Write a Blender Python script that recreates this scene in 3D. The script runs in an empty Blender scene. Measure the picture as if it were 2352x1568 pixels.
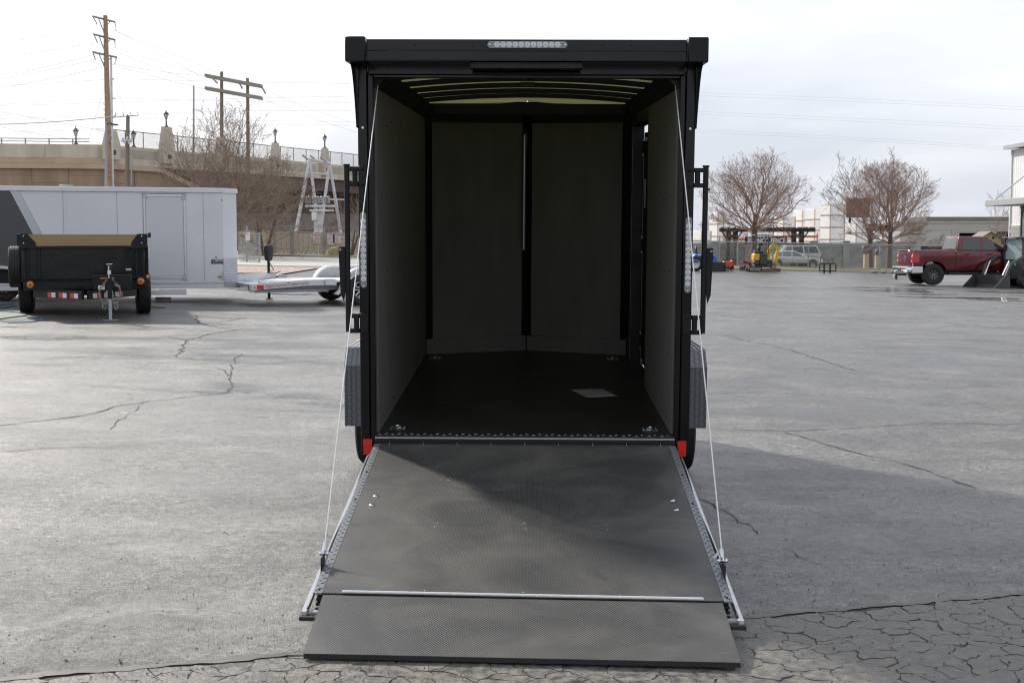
import bpy, bmesh, math, random
from mathutils import Vector, Matrix, Euler
R = math.radians
random.seed(7)
SC = bpy.context.scene
COL = SC.collection

# ------------------------------------------------------------------ camera
F, CX, CY, H, HOR = 3000.0, 1176.0, 784.0, 1.65, 545.0      # in pixels of a 2352-wide picture
PITCH = math.atan((CY - HOR) / F)
cam_d = bpy.data.cameras.new('camera')
cam_d.sensor_width = 36.0
cam_d.lens = 36.0 * F / 2352.0
cam_d.clip_start = 0.1
cam_d.clip_end = 3000
cam_d.dof.use_dof = True
cam_d.dof.focus_distance = 7.4
cam_d.dof.aperture_fstop = 9.0
cam = bpy.data.objects.new('camera', cam_d)
COL.objects.link(cam)
cam.location = (0, 0, H)
cam.rotation_euler = (R(90) - PITCH, 0, 0)
SC.camera = cam
# ------------------------------------------------------------------ sky
SUN_AZ, SUN_EL = R(-40), R(34)           # azimuth from +Y towards +X
SDIR = Vector((math.sin(SUN_AZ) * math.cos(SUN_EL), math.cos(SUN_AZ) * math.cos(SUN_EL), math.sin(SUN_EL)))
W = bpy.data.worlds.new('World'); SC.world = W; W.use_nodes = True
nt = W.node_tree; N = nt.nodes; L = nt.links
bg = N['Background']; bg.inputs['Strength'].default_value = 0.1
sky = N.new('ShaderNodeTexSky'); sky.sky_type = 'NISHITA'; sky.sun_disc = False
sky.sun_elevation = SUN_EL; sky.sun_rotation = SUN_AZ; sky.dust_density = 2.5; sky.air_density = 1.0
tc = N.new('ShaderNodeTexCoord'); sp = N.new('ShaderNodeSeparateXYZ'); L.new(tc.outputs['Generated'], sp.inputs[0])
zz = N.new('ShaderNodeMath'); zz.operation = 'MAXIMUM'; L.new(sp.outputs['Z'], zz.inputs[0]); zz.inputs[1].default_value = 0
za = N.new('ShaderNodeMath'); za.operation = 'ADD'; L.new(zz.outputs[0], za.inputs[0]); za.inputs[1].default_value = 0.22
dx = N.new('ShaderNodeMath'); dx.operation = 'DIVIDE'; L.new(sp.outputs['X'], dx.inputs[0]); L.new(za.outputs[0], dx.inputs[1])
dy = N.new('ShaderNodeMath'); dy.operation = 'DIVIDE'; L.new(sp.outputs['Y'], dy.inputs[0]); L.new(za.outputs[0], dy.inputs[1])
cb = N.new('ShaderNodeCombineXYZ'); L.new(dx.outputs[0], cb.inputs['X']); L.new(dy.outputs[0], cb.inputs['Y']); cb.inputs['Z'].default_value = 7.7
cn = N.new('ShaderNodeTexNoise'); cn.inputs['Scale'].default_value = 0.62; cn.inputs['Detail'].default_value = 7; cn.inputs['Roughness'].default_value = 0.52
cn.inputs['Distortion'].default_value = 0.3
L.new(cb.outputs[0], cn.inputs['Vector'])
cr = N.new('ShaderNodeValToRGB'); L.new(cn.outputs['Fac'], cr.inputs[0])
cr.color_ramp.elements[0].position = 0.38; cr.color_ramp.elements[0].color = (0.48, 0.515, 0.595, 1)
cr.color_ramp.elements[1].position = 0.64; cr.color_ramp.elements[1].color = (0.74, 0.755, 0.80, 1)
sc_ = N.new('ShaderNodeVectorMath'); sc_.operation = 'SCALE'; L.new(cr.outputs[0], sc_.inputs[0]); sc_.inputs['Scale'].default_value = 10.0
mx = N.new('ShaderNodeMix'); mx.data_type = 'RGBA'; mx.inputs['Factor'].default_value = 0.84
L.new(sky.outputs[0], mx.inputs['A']); L.new(sc_.outputs[0], mx.inputs['B']); L.new(mx.outputs['Result'], bg.inputs['Color'])
# ------------------------------------------------------------------ sun
sun_d = bpy.data.lights.new('sun', 'SUN'); sun_d.energy = 3.3; sun_d.angle = R(3.6); sun_d.color = (1.0, 0.95, 0.87)
sun = bpy.data.objects.new('sun', sun_d); COL.objects.link(sun)
sun.rotation_euler = (-SDIR).to_track_quat('-Z', 'Y').to_euler(); sun.location = (-20, 25, 25)
# ------------------------------------------------------------------ exposure
SC.view_settings.view_transform = 'Standard'; SC.view_settings.look = 'None'
SC.view_settings.exposure = 0.6; SC.view_settings.gamma = 1.0; SC.view_settings.use_curve_mapping = False
SC.render.engine = 'CYCLES'; SC.cycles.use_denoising = True
SC.cycles.filter_width = 1.1; SC.cycles.max_bounces = 8; SC.cycles.diffuse_bounces = 4; SC.cycles.glossy_bounces = 4
SC.cycles.transparent_max_bounces = 12; SC.cycles.caustics_reflective = False; SC.cycles.caustics_refractive = False

# ------------------------------------------------------------------ picture -> place
_cp, _sp = math.cos(PITCH), math.sin(PITCH)
def ray(u, v):
    a, b = (u - CX) / F, (CY - v) / F
    return Vector((a, _cp + b * _sp, -_sp + b * _cp))
def PD(u, v, d):
    return Vector((0, 0, H)) + ray(u, v) * d
def P(u, v, Y):
    d = ray(u, v); t = Y / d.y
    return Vector((d.x * t, Y, H + d.z * t))
def smooth(t): t = max(0.0, min(1.0, t)); return t * t * (3 - 2 * t)
def gz(x, y):                     # the lot drains gently to the right; the street beyond the right-hand kerb lies lower
    xx = max(-45.0, min(45.0, x))
    z = -0.02 * xx
    z -= 0.45 * smooth((y - 85.5) / 6.0) * smooth((x - 3) / 6.0)
    return z
def G(u, v, dz=0.0):
    d = ray(u, v); t = 1.0
    lo, hi = 0.5, 600.0
    for _ in range(60):
        m = (lo + hi) / 2; p = Vector((0, 0, H)) + d * m
        if p.z > gz(p.x, p.y) + dz: lo = m
        else: hi = m
    return Vector((0, 0, H)) + d * lo
def foot(u, Y):
    x = (u - CX) / F * Y; return Vector((x, Y, gz(x, Y)))

# ------------------------------------------------------------------ materials
def mat(name, col, rough=0.6, metal=0.0, var=0.0, vs=6.0, bump=0.0, bs=40.0, bd=0.004, coat=0.0, spec=0.5, col2=None, stretch=None, alpha=None, detail=5, rvar=0.0):
    m = bpy.data.materials.new(name); m.use_nodes = True
    n = m.node_tree.nodes; l = m.node_tree.links; b = n['Principled BSDF']
    b.inputs['Roughness'].default_value = rough; b.inputs['Metallic'].default_value = metal
    b.inputs['Base Color'].default_value = (*col, 1); b.inputs['Specular IOR Level'].default_value = spec
    if coat: b.inputs['Coat Weight'].default_value = coat; b.inputs['Coat Roughness'].default_value = 0.06
    t = None
    if var or bump or rvar:
        t = n.new('ShaderNodeTexCoord'); mp = n.new('ShaderNodeMapping'); l.new(t.outputs['Object'], mp.inputs['Vector'])
        if stretch: mp.inputs['Scale'].default_value = stretch
    if var or rvar:
        nz = n.new('ShaderNodeTexNoise'); nz.inputs['Scale'].default_value = vs; nz.inputs['Detail'].default_value = detail
        l.new(mp.outputs[0], nz.inputs['Vector'])
    if var:
        c2 = col2 or tuple(c * (1 - var) for c in col); c1 = col if col2 else tuple(min(1, c * (1 + var)) for c in col)
        rp = n.new('ShaderNodeValToRGB'); rp.color_ramp.elements[0].position = 0.32; rp.color_ramp.elements[1].position = 0.68
        rp.color_ramp.elements[0].color = (*c2, 1); rp.color_ramp.elements[1].color = (*c1, 1)
        l.new(nz.outputs['Fac'], rp.inputs[0]); l.new(rp.outputs[0], b.inputs['Base Color'])
    if rvar:
        rr = n.new('ShaderNodeMapRange'); rr.inputs['From Min'].default_value = 0.3; rr.inputs['From Max'].default_value = 0.7
        rr.inputs['To Min'].default_value = max(0.03, rough - rvar); rr.inputs['To Max'].default_value = min(1, rough + rvar)
        l.new(nz.outputs['Fac'], rr.inputs['Value']); l.new(rr.outputs[0], b.inputs['Roughness'])
    if bump:
        n2 = n.new('ShaderNodeTexNoise'); n2.inputs['Scale'].default_value = bs; n2.inputs['Detail'].default_value = 4
        l.new(mp.outputs[0], n2.inputs['Vector'])
        bp = n.new('ShaderNodeBump'); bp.inputs['Strength'].default_value = bump; bp.inputs['Distance'].default_value = bd
        l.new(n2.outputs['Fac'], bp.inputs['Height']); l.new(bp.outputs[0], b.inputs['Normal'])
    return m

def glass_mat(name, tint, rough=0.04):
    m = bpy.data.materials.new(name); m.use_nodes = True
    b = m.node_tree.nodes['Principled BSDF']
    b.inputs['Base Color'].default_value = (*tint, 1); b.inputs['Roughness'].default_value = rough
    b.inputs['Specular IOR Level'].default_value = 0.8
    return m

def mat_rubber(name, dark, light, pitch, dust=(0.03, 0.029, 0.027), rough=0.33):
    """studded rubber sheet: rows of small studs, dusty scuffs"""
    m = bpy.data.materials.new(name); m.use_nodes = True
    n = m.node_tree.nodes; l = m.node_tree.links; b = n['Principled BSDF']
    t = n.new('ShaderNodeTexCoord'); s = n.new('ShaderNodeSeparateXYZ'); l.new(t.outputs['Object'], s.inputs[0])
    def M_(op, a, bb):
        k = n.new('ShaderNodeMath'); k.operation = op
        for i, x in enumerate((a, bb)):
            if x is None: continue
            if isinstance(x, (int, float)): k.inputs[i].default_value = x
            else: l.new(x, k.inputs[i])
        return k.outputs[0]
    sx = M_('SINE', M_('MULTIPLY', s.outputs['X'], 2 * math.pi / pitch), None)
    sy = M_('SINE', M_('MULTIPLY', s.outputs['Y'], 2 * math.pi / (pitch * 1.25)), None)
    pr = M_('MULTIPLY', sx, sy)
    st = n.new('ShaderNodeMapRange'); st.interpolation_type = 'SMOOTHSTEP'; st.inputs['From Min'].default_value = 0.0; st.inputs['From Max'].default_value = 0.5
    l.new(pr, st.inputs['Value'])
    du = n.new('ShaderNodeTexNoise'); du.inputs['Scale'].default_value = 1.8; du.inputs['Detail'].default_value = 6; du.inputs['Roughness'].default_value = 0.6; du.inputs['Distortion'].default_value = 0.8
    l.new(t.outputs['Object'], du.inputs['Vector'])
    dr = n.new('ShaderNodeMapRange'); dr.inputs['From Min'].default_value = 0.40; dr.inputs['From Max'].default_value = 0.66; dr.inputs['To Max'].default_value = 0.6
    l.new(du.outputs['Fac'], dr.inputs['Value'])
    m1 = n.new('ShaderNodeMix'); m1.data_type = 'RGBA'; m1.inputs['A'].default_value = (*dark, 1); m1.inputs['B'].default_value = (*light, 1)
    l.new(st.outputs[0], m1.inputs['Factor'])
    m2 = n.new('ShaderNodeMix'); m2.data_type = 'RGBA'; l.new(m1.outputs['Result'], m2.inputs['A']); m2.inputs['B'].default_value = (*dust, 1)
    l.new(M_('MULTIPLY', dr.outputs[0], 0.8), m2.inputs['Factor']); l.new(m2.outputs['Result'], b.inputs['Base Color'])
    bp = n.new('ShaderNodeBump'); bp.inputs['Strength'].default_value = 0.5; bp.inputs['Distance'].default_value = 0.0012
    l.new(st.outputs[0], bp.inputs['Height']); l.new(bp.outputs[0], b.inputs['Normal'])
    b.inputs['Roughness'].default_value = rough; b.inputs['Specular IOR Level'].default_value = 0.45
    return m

def mat_asphalt():
    m = bpy.data.materials.new('damp_asphalt'); m.use_nodes = True
    n = m.node_tree.nodes; l = m.node_tree.links; b = n['Principled BSDF']
    t = n.new('ShaderNodeTexCoord')
    def noise(scale, det=5, rough=0.55, dist=0.0, src=None, stretch=None):
        k = n.new('ShaderNodeTexNoise'); k.inputs['Scale'].default_value = scale; k.inputs['Detail'].default_value = det
        k.inputs['Roughness'].default_value = rough; k.inputs['Distortion'].default_value = dist
        if stretch:
            mp = n.new('ShaderNodeMapping'); mp.inputs['Scale'].default_value = stretch; l.new(t.outputs['Object'], mp.inputs[0]); l.new(mp.outputs[0], k.inputs['Vector'])
        else: l.new(t.outputs['Object'], k.inputs['Vector'])
        return k.outputs['Fac']
    def rng(x, a, bb, c, d, sm=False):
        k = n.new('ShaderNodeMapRange'); l.new(x, k.inputs['Value'])
        for nm, v in zip(('From Min', 'From Max', 'To Min', 'To Max'), (a, bb, c, d)): k.inputs[nm].default_value = v
        if sm: k.interpolation_type = 'SMOOTHSTEP'
        return k.outputs[0]
    def mix(f, A, B):
        k = n.new('ShaderNodeMix'); k.data_type = 'RGBA'
        l.new(f, k.inputs['Factor'])
        for nm, x in (('A', A), ('B', B)):
            if isinstance(x, tuple): k.inputs[nm].default_value = (*x, 1)
            else: l.new(x, k.inputs[nm])
        return k.outputs['Result']
    # stones
    vo = n.new('ShaderNodeTexVoronoi'); vo.inputs['Scale'].default_value = 120; l.new(t.outputs['Object'], vo.inputs['Vector'])
    sv = n.new('ShaderNodeSeparateColor'); l.new(vo.outputs['Color'], sv.inputs[0])
    stone = mix(rng(sv.outputs[0], 0.25, 1.0, 0, 1), (0.018, 0.0173, 0.0165), (0.185, 0.175, 0.156))
    patch = noise(0.55, 6, 0.6, 0.6)
    aged = mix(rng(patch, 0.35, 0.7, 0, 0.5, True), stone, (0.135, 0.127, 0.113))
    damp = noise(0.17, 7, 0.62, 1.4, stretch=(0.8, 1.9, 1.0))
    damp2 = noise(0.75, 6, 0.6, 1.0, stretch=(0.8, 1.5, 1.0))
    dm_ = n.new('ShaderNodeMath'); dm_.operation = 'MULTIPLY_ADD'; l.new(damp2, dm_.inputs[0]); dm_.inputs[1].default_value = 0.55
    dk_ = n.new('ShaderNodeMath'); dk_.operation = 'MULTIPLY'; l.new(damp, dk_.inputs[0]); dk_.inputs[1].default_value = 0.5; l.new(dk_.outputs[0], dm_.inputs[2])
    dampf = rng(dm_.outputs[0], 0.43, 0.66, 0.0, 1.0, True)
    mott = noise(0.85, 10, 0.68, 1.0)
    k_ = n.new('ShaderNodeMix'); k_.data_type = 'RGBA'; k_.blend_type = 'MULTIPLY'; k_.inputs['Factor'].default_value = 1.0
    l.new(aged, k_.inputs['A'])
    gv = n.new('ShaderNodeCombineColor'); mr_ = rng(mott, 0.32, 0.68, 0.40, 1.65)
    for q in range(3): l.new(mr_, gv.inputs[q])
    l.new(gv.outputs[0], k_.inputs['B'])
    # rubbed tyre lanes and drips
    mp2 = n.new('ShaderNodeMapping'); mp2.inputs['Rotation'].default_value = (0, 0, 1.0); mp2.inputs['Scale'].default_value = (0.05, 1.1, 1); l.new(t.outputs['Object'], mp2.inputs[0])
    ln_ = n.new('ShaderNodeTexNoise'); ln_.inputs['Scale'].default_value = 1.0; ln_.inputs['Detail'].default_value = 5; l.new(mp2.outputs[0], ln_.inputs['Vector'])
    lane = rng(ln_.outputs['Fac'], 0.56, 0.66, 0.0, 0.5, True)
    v2 = n.new('ShaderNodeTexVoronoi'); v2.inputs['Scale'].default_value = 1.1; l.new(t.outputs['Object'], v2.inputs['Vector'])
    drip = rng(v2.outputs['Distance'], 0.03, 0.075, 0.55, 0.0, True)
    st1 = mix(lane, k_.outputs['Result'], (0.055, 0.054, 0.052)); st2 = mix(drip, st1, (0.03, 0.029, 0.028))
    wet = mix(rng(dampf, 0, 1, 0, 0.55), st2, (0.036, 0.034, 0.031))
    # coarse open grain at every size down to single stones
    gr = noise(16, 10, 0.86)
    g2 = n.new('ShaderNodeMix'); g2.data_type = 'RGBA'; g2.blend_type = 'MULTIPLY'; g2.inputs['Factor'].default_value = 1.0
    gc = n.new('ShaderNodeCombineColor'); grr = rng(gr, 0.34, 0.66, 0.3, 2.1)
    for q in range(3): l.new(grr, gc.inputs[q])
    l.new(wet, g2.inputs['A']); l.new(gc.outputs[0], g2.inputs['B']); l.new(g2.outputs['Result'], b.inputs['Base Color'])
    l.new(rng(gr, 0.36, 0.62, 0.35, 1.0), b.inputs['Specular IOR Level'])
    # height: stones + pits
    n1 = noise(420, 3, 0.6); n2 = noise(190, 4, 0.65)
    ad = n.new('ShaderNodeMath'); ad.operation = 'MULTIPLY_ADD'; l.new(n1, ad.inputs[0]); ad.inputs[1].default_value = 0.6; l.new(n2, ad.inputs[2])
    ad2 = n.new('ShaderNodeMath'); ad2.operation = 'MULTIPLY_ADD'; l.new(vo.outputs['Distance'], ad2.inputs[0]); ad2.inputs[1].default_value = -0.7; l.new(ad.outputs[0], ad2.inputs[2])
    ad3 = n.new('ShaderNodeMath'); ad3.operation = 'MULTIPLY_ADD'; l.new(gr, ad3.inputs[0]); ad3.inputs[1].default_value = 1.6; l.new(ad2.outputs[0], ad3.inputs[2])
    bp = n.new('ShaderNodeBump'); bp.inputs['Distance'].default_value = 0.006
    l.new(rng(dampf, 0, 1, 0.9, 0.5), bp.inputs['Strength']); l.new(ad3.outputs[0], bp.inputs['Height']); l.new(bp.outputs[0], b.inputs['Normal'])
    rr = noise(0.42, 6, 0.6, 0.8, stretch=(0.7, 1.6, 1))
    mr = n.new('ShaderNodeMath'); mr.operation = 'MULTIPLY_ADD'; l.new(rr, mr.inputs[0]); mr.inputs[1].default_value = 0.30
    l.new(rng(dampf, 0, 1, 0.24, 0.13), mr.inputs[2]); l.new(mr.outputs[0], b.inputs['Roughness'])
    return m

def mat_wood(name, c1, c2, sc=(1, 1, 1)):
    m = bpy.data.materials.new(name); m.use_nodes = True
    n = m.node_tree.nodes; l = m.node_tree.links; b = n['Principled BSDF']
    t = n.new('ShaderNodeTexCoord'); mp = n.new('ShaderNodeMapping'); mp.inputs['Scale'].default_value = sc; l.new(t.outputs['Object'], mp.inputs[0])
    w = n.new('ShaderNodeTexWave'); w.wave_type = 'RINGS'; w.inputs['Scale'].default_value = 2.0; w.inputs['Distortion'].default_value = 5; w.inputs['Detail'].default_value = 3
    l.new(mp.outputs[0], w.inputs['Vector'])
    r = n.new('ShaderNodeValToRGB'); r.color_ramp.elements[0].color = (*c2, 1); r.color_ramp.elements[1].color = (*c1, 1); r.color_ramp.elements[0].position = 0.1
    l.new(w.outputs['Fac'], r.inputs[0]); l.new(r.outputs[0], b.inputs['Base Color']); b.inputs['Roughness'].default_value = 0.75
    return m

M = {}
M['asphalt'] = mat_asphalt()
M['black_paint'] = mat('black_gloss_paint', (0.006, 0.006, 0.0065), 0.14, rvar=0.07, vs=5, spec=0.33, bump=0.25, bs=3.0, bd=0.012)
M['black_satin'] = mat('black_satin_steel', (0.009, 0.009, 0.010), 0.42, rvar=0.1, vs=9, spec=0.3)
M['black_skin'] = mat('black_aluminium_skin', (0.006, 0.006, 0.0065), 0.3, rvar=0.1, vs=3, spec=0.28)
M['liner'] = mat('grey_olive_plywood', (0.140, 0.140, 0.124), 0.7, spec=0.25, var=0.09, vs=3.0, stretch=(3, 3, 0.7), bump=0.15, bs=60, bd=0.001)
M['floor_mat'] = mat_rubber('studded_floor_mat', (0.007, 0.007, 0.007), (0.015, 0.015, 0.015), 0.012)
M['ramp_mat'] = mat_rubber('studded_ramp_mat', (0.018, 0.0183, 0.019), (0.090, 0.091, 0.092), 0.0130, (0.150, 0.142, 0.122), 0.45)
M['tread'] = mat('charcoal_tread_plate', (0.19, 0.20, 0.215), 0.4, metal=0.25, rvar=0.08, vs=8)
M['tread_dark'] = mat('black_tread_plate', (0.02, 0.02, 0.022), 0.3, metal=0.3)
M['alu'] = mat('brushed_aluminium', (0.62, 0.63, 0.64), 0.32, metal=0.9, var=0.08, vs=20)
M['alu_dull'] = mat('dull_aluminium', (0.42, 0.43, 0.44), 0.45, metal=0.7, var=0.1, vs=9)
M['zinc'] = mat('zinc_plated_steel', (0.60, 0.66, 0.68), 0.2, metal=1.0, var=0.1, vs=30)
M['chrome'] = mat('chrome', (0.75, 0.76, 0.78), 0.08, metal=1.0)
M['lens'] = mat('clear_lamp_lens', (0.72, 0.73, 0.74), 0.12, coat=0.5, spec=0.7)
M['lens_ring'] = mat('lamp_reflector', (0.75, 0.76, 0.78), 0.15, metal=0.8)
M['lens_base'] = mat('smoked_lamp_base', (0.24, 0.25, 0.26), 0.18, coat=0.4)
M['red'] = mat('red_reflector', (0.62, 0.018, 0.012), 0.25, coat=0.5)
M['amber'] = mat('amber_lens', (0.62, 0.18, 0.01), 0.2, coat=0.5)
M['white_tape'] = mat('white_reflector', (0.72, 0.72, 0.74), 0.35)
M['rubber'] = mat('tyre_rubber', (0.018, 0.018, 0.018), 0.68, var=0.25, vs=12, bump=0.2, bs=80, bd=0.002)
M['cable'] = mat('white_coated_cable', (0.72, 0.72, 0.70), 0.4)
M['wood'] = mat_wood('yellow_pine', (0.40, 0.28, 0.14), (0.27, 0.175, 0.08), (0.35, 6, 6))
M['weathered_wood'] = mat('weathered_wood', (0.27, 0.235, 0.185), 0.85, var=0.3, vs=5, stretch=(1, 8, 8))
M['white'] = mat('white_paint', (0.70, 0.70, 0.71), 0.35, var=0.04, vs=2)
M['white_panel'] = mat('white_trailer_skin', (0.68, 0.69, 0.715), 0.26, var=0.05, vs=0.7, rvar=0.06)
M['silver_panel'] = mat('silver_slash_skin', (0.44, 0.45, 0.46), 0.25, metal=0.5)
M['charcoal'] = mat('charcoal_trailer_skin', (0.06, 0.061, 0.065), 0.3)
M['grey_paint'] = mat('grey_paint', (0.30, 0.31, 0.32), 0.5, var=0.08, vs=4)
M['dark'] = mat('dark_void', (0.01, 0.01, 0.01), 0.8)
M['plastic'] = mat('black_plastic', (0.02, 0.02, 0.021), 0.5)
# ------------------------------------------------------------------ mesh helpers
class MB:
    def __init__(s): s.v = []; s.f = []
    def add(s, vs, fs):
        o = len(s.v); s.v += [tuple(x) for x in vs]; s.f += [tuple(i + o for i in f) for f in fs]; return s
    def box(s, x0, x1, y0, y1, z0, z1, mx=None):
        vs = [Vector((x, y, z)) for z in (z0, z1) for y in (y0, y1) for x in (x0, x1)]
        if mx is not None: vs = [mx @ v for v in vs]
        return s.add(vs, [(0, 2, 3, 1), (4, 5, 7, 6), (0, 1, 5, 4), (2, 6, 7, 3), (0, 4, 6, 2), (1, 3, 7, 5)])
    def hexa(s, p):       # 8 points: bottom 4 in order, top 4 in order
        return s.add(p, [(0, 3, 2, 1), (4, 5, 6, 7), (0, 1, 5, 4), (1, 2, 6, 5), (2, 3, 7, 6), (3, 0, 4, 7)])
    def prism(s, poly, fn, a, b):       # poly of 2-d points, fn(p, q, t) -> 3-d
        n = len(poly)
        vs = [fn(p, q, a) for p, q in poly] + [fn(p, q, b) for p, q in poly]
        fs = [tuple(range(n)), tuple(range(2 * n - 1, n - 1, -1))] + [(i, i + n, (i + 1) % n + n, (i + 1) % n) for i in range(n)]
        return s.add(vs, fs)
    def cyl(s, p0, p1, r0, r1=None, n=12, caps=True):
        return s.tube([p0, p1], [r0, r0 if r1 is None else r1], n, caps)
    def tube(s, pts, rad, n=8, caps=True):
        pts = [Vector(p) for p in pts]
        if not isinstance(rad, (list, tuple)): rad = [rad] * len(pts)
        ax = None; vs = []; m = len(pts)
        for i, p in enumerate(pts):
            d = (pts[min(i + 1, m - 1)] - pts[max(i - 1, 0)])
            if d.length < 1e-9: d = Vector((0, 0, 1))
            d.normalize()
            if ax is None:
                ax = d.orthogonal().normalized()
            else:
                ax = ax - d * ax.dot(d)
                ax = ax.normalized() if ax.length > 1e-6 else d.orthogonal().normalized()
            bx = d.cross(ax)
            for k in range(n):
                a = 2 * math.pi * (k + 0.5) / n
                vs.append(p + (ax * math.cos(a) + bx * math.sin(a)) * rad[i])
        fs = []
        for i in range(m - 1):
            for k in range(n):
                k2 = (k + 1) % n
                fs.append((i * n + k, i * n + k2, (i + 1) * n + k2, (i + 1) * n + k))
        if caps: fs += [tuple(range(n - 1, -1, -1)), tuple((m - 1) * n + k for k in range(n))]
        return s.add(vs, fs)
    def lathe(s, prof, c, axis='x', n=28, closed=False):   # prof: (r, h)
        c = Vector(c); vs = []; m = len(prof)
        for k in range(n):
            a = 2 * math.pi * k / n; ca, sa = math.cos(a), math.sin(a)
            for r, h in prof:
                if axis == 'x': vs.append(c + Vector((h, r * ca, r * sa)))
                elif axis == 'y': vs.append(c + Vector((r * ca, h, r * sa)))
                else: vs.append(c + Vector((r * ca, r * sa, h)))
        fs = []
        for k in range(n):
            k2 = (k + 1) % n
            for j in range(m - 1 if not closed else m):
                j2 = (j + 1) % m
                fs.append((k * m + j, k * m + j2, k2 * m + j2, k2 * m + j))
        return s.add(vs, fs)
    def poly(s, pts): return s.add(pts, [tuple(range(len(pts)))])
    def slab(s, pts, off):     # polygon thickened by vector off
        n = len(pts); a = [Vector(p) for p in pts]; o = Vector(off)
        return s.add(a + [p + o for p in a], [tuple(range(n)), tuple(range(2 * n - 1, n - 1, -1))] + [(i, i + n, (i + 1) % n + n, (i + 1) % n) for i in range(n)])
    def sphere(s, c, r, n=10, sq=(1, 1, 1)):
        c = Vector(c); pr = []
        vs = []; fs = []; m = n // 2
        for i in range(m + 1):
            th = math.pi * i / m
            for k in range(n):
                a = 2 * math.pi * k / n
                vs.append(c + Vector((math.sin(th) * math.cos(a) * r * sq[0], math.sin(th) * math.sin(a) * r * sq[1], math.cos(th) * r * sq[2])))
        for i in range(m):
            for k in range(n): fs.append((i * n + k, (i + 1) * n + k, (i + 1) * n + (k + 1) % n, i * n + (k + 1) % n))
        return s.add(vs, fs)
    def mesh(s, name, bevel=0.0, sm=False, seg=1, fix=True):
        me = bpy.data.meshes.new(name); me.from_pydata(s.v, [], s.f)
        if fix or bevel:
            bm = bmesh.new(); bm.from_mesh(me)
            bmesh.ops.remove_doubles(bm, verts=bm.verts, dist=1e-6)
            bmesh.ops.recalc_face_normals(bm, faces=bm.faces)
            if bevel:
                ed = [e for e in bm.edges if len(e.link_faces) == 2 and e.calc_face_angle(0) > 0.5]
                bmesh.ops.bevel(bm, geom=ed, offset=bevel, segments=seg, affect='EDGES', clamp_overlap=True, profile=0.5)
            bm.to_mesh(me); bm.free()
        if sm or bevel:
            me.polygons.foreach_set('use_smooth', [True] * len(me.polygons)); me.set_sharp_from_angle(angle=R(38))
        return me
    def build(s, name, m, parent=None, bevel=0.0, sm=False, kind=None, seg=1, fix=True, label=None):
        return link(name, s.mesh(name, bevel, sm, seg, fix), m, parent, kind, label)
def link(name, me, m, parent=None, kind=None, label=None):
    o = bpy.data.objects.new(name, me); COL.objects.link(o)
    if m is not None:
        mm = M[m] if isinstance(m, str) else m
        if not me.materials: me.materials.append(mm)
    if parent is not None: o.parent = parent
    if kind: o['kind'] = kind
    if label: o['label'] = label
    return o
def thing(name, label, cat, loc=(0, 0, 0), rot=(0, 0, 0), group=None):
    o = bpy.data.objects.new(name, None); COL.objects.link(o); o.location = loc; o.rotation_euler = rot; o.empty_display_size = 0.2
    return tag(o, label, cat, group)
def tag(o, label, cat, group=None):
    o['label'] = label; o['category'] = cat
    if group: o['group'] = group
    return o
def again(o, parent, loc=(0, 0, 0), rot=None, scale=None):
    c = o.copy(); COL.objects.link(c); c.parent = parent; c.location = loc
    if rot is not None: c.rotation_euler = rot
    if scale is not None: c.scale = scale
    return c
def text_mesh(body, size, extr=0.002, offset=0.0, align='CENTER'):
    cu = bpy.data.curves.new('lettering', 'FONT'); cu.body = body; cu.size = size; cu.extrude = extr; cu.offset = offset
    cu.align_x = align; cu.align_y = 'CENTER'; cu.resolution_u = 3
    o = bpy.data.objects.new('lettering', cu); COL.objects.link(o)
    bpy.context.view_layer.update()
    me = bpy.data.meshes.new_from_object(o.evaluated_get(bpy.context.evaluated_depsgraph_get()))
    bpy.data.objects.remove(o); bpy.data.curves.remove(cu)
    return me
def letters(body, size, m, parent, loc, rot=(R(90), 0, 0), extr=0.002, offset=0.0, squeeze=1.0, name='lettering'):
    me = text_mesh(body, size, extr, offset); me.materials.clear()
    o = link(name, me, m, parent); o.location = loc; o.rotation_euler = rot; o.scale = (squeeze, 1, 1)
    return o
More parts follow.
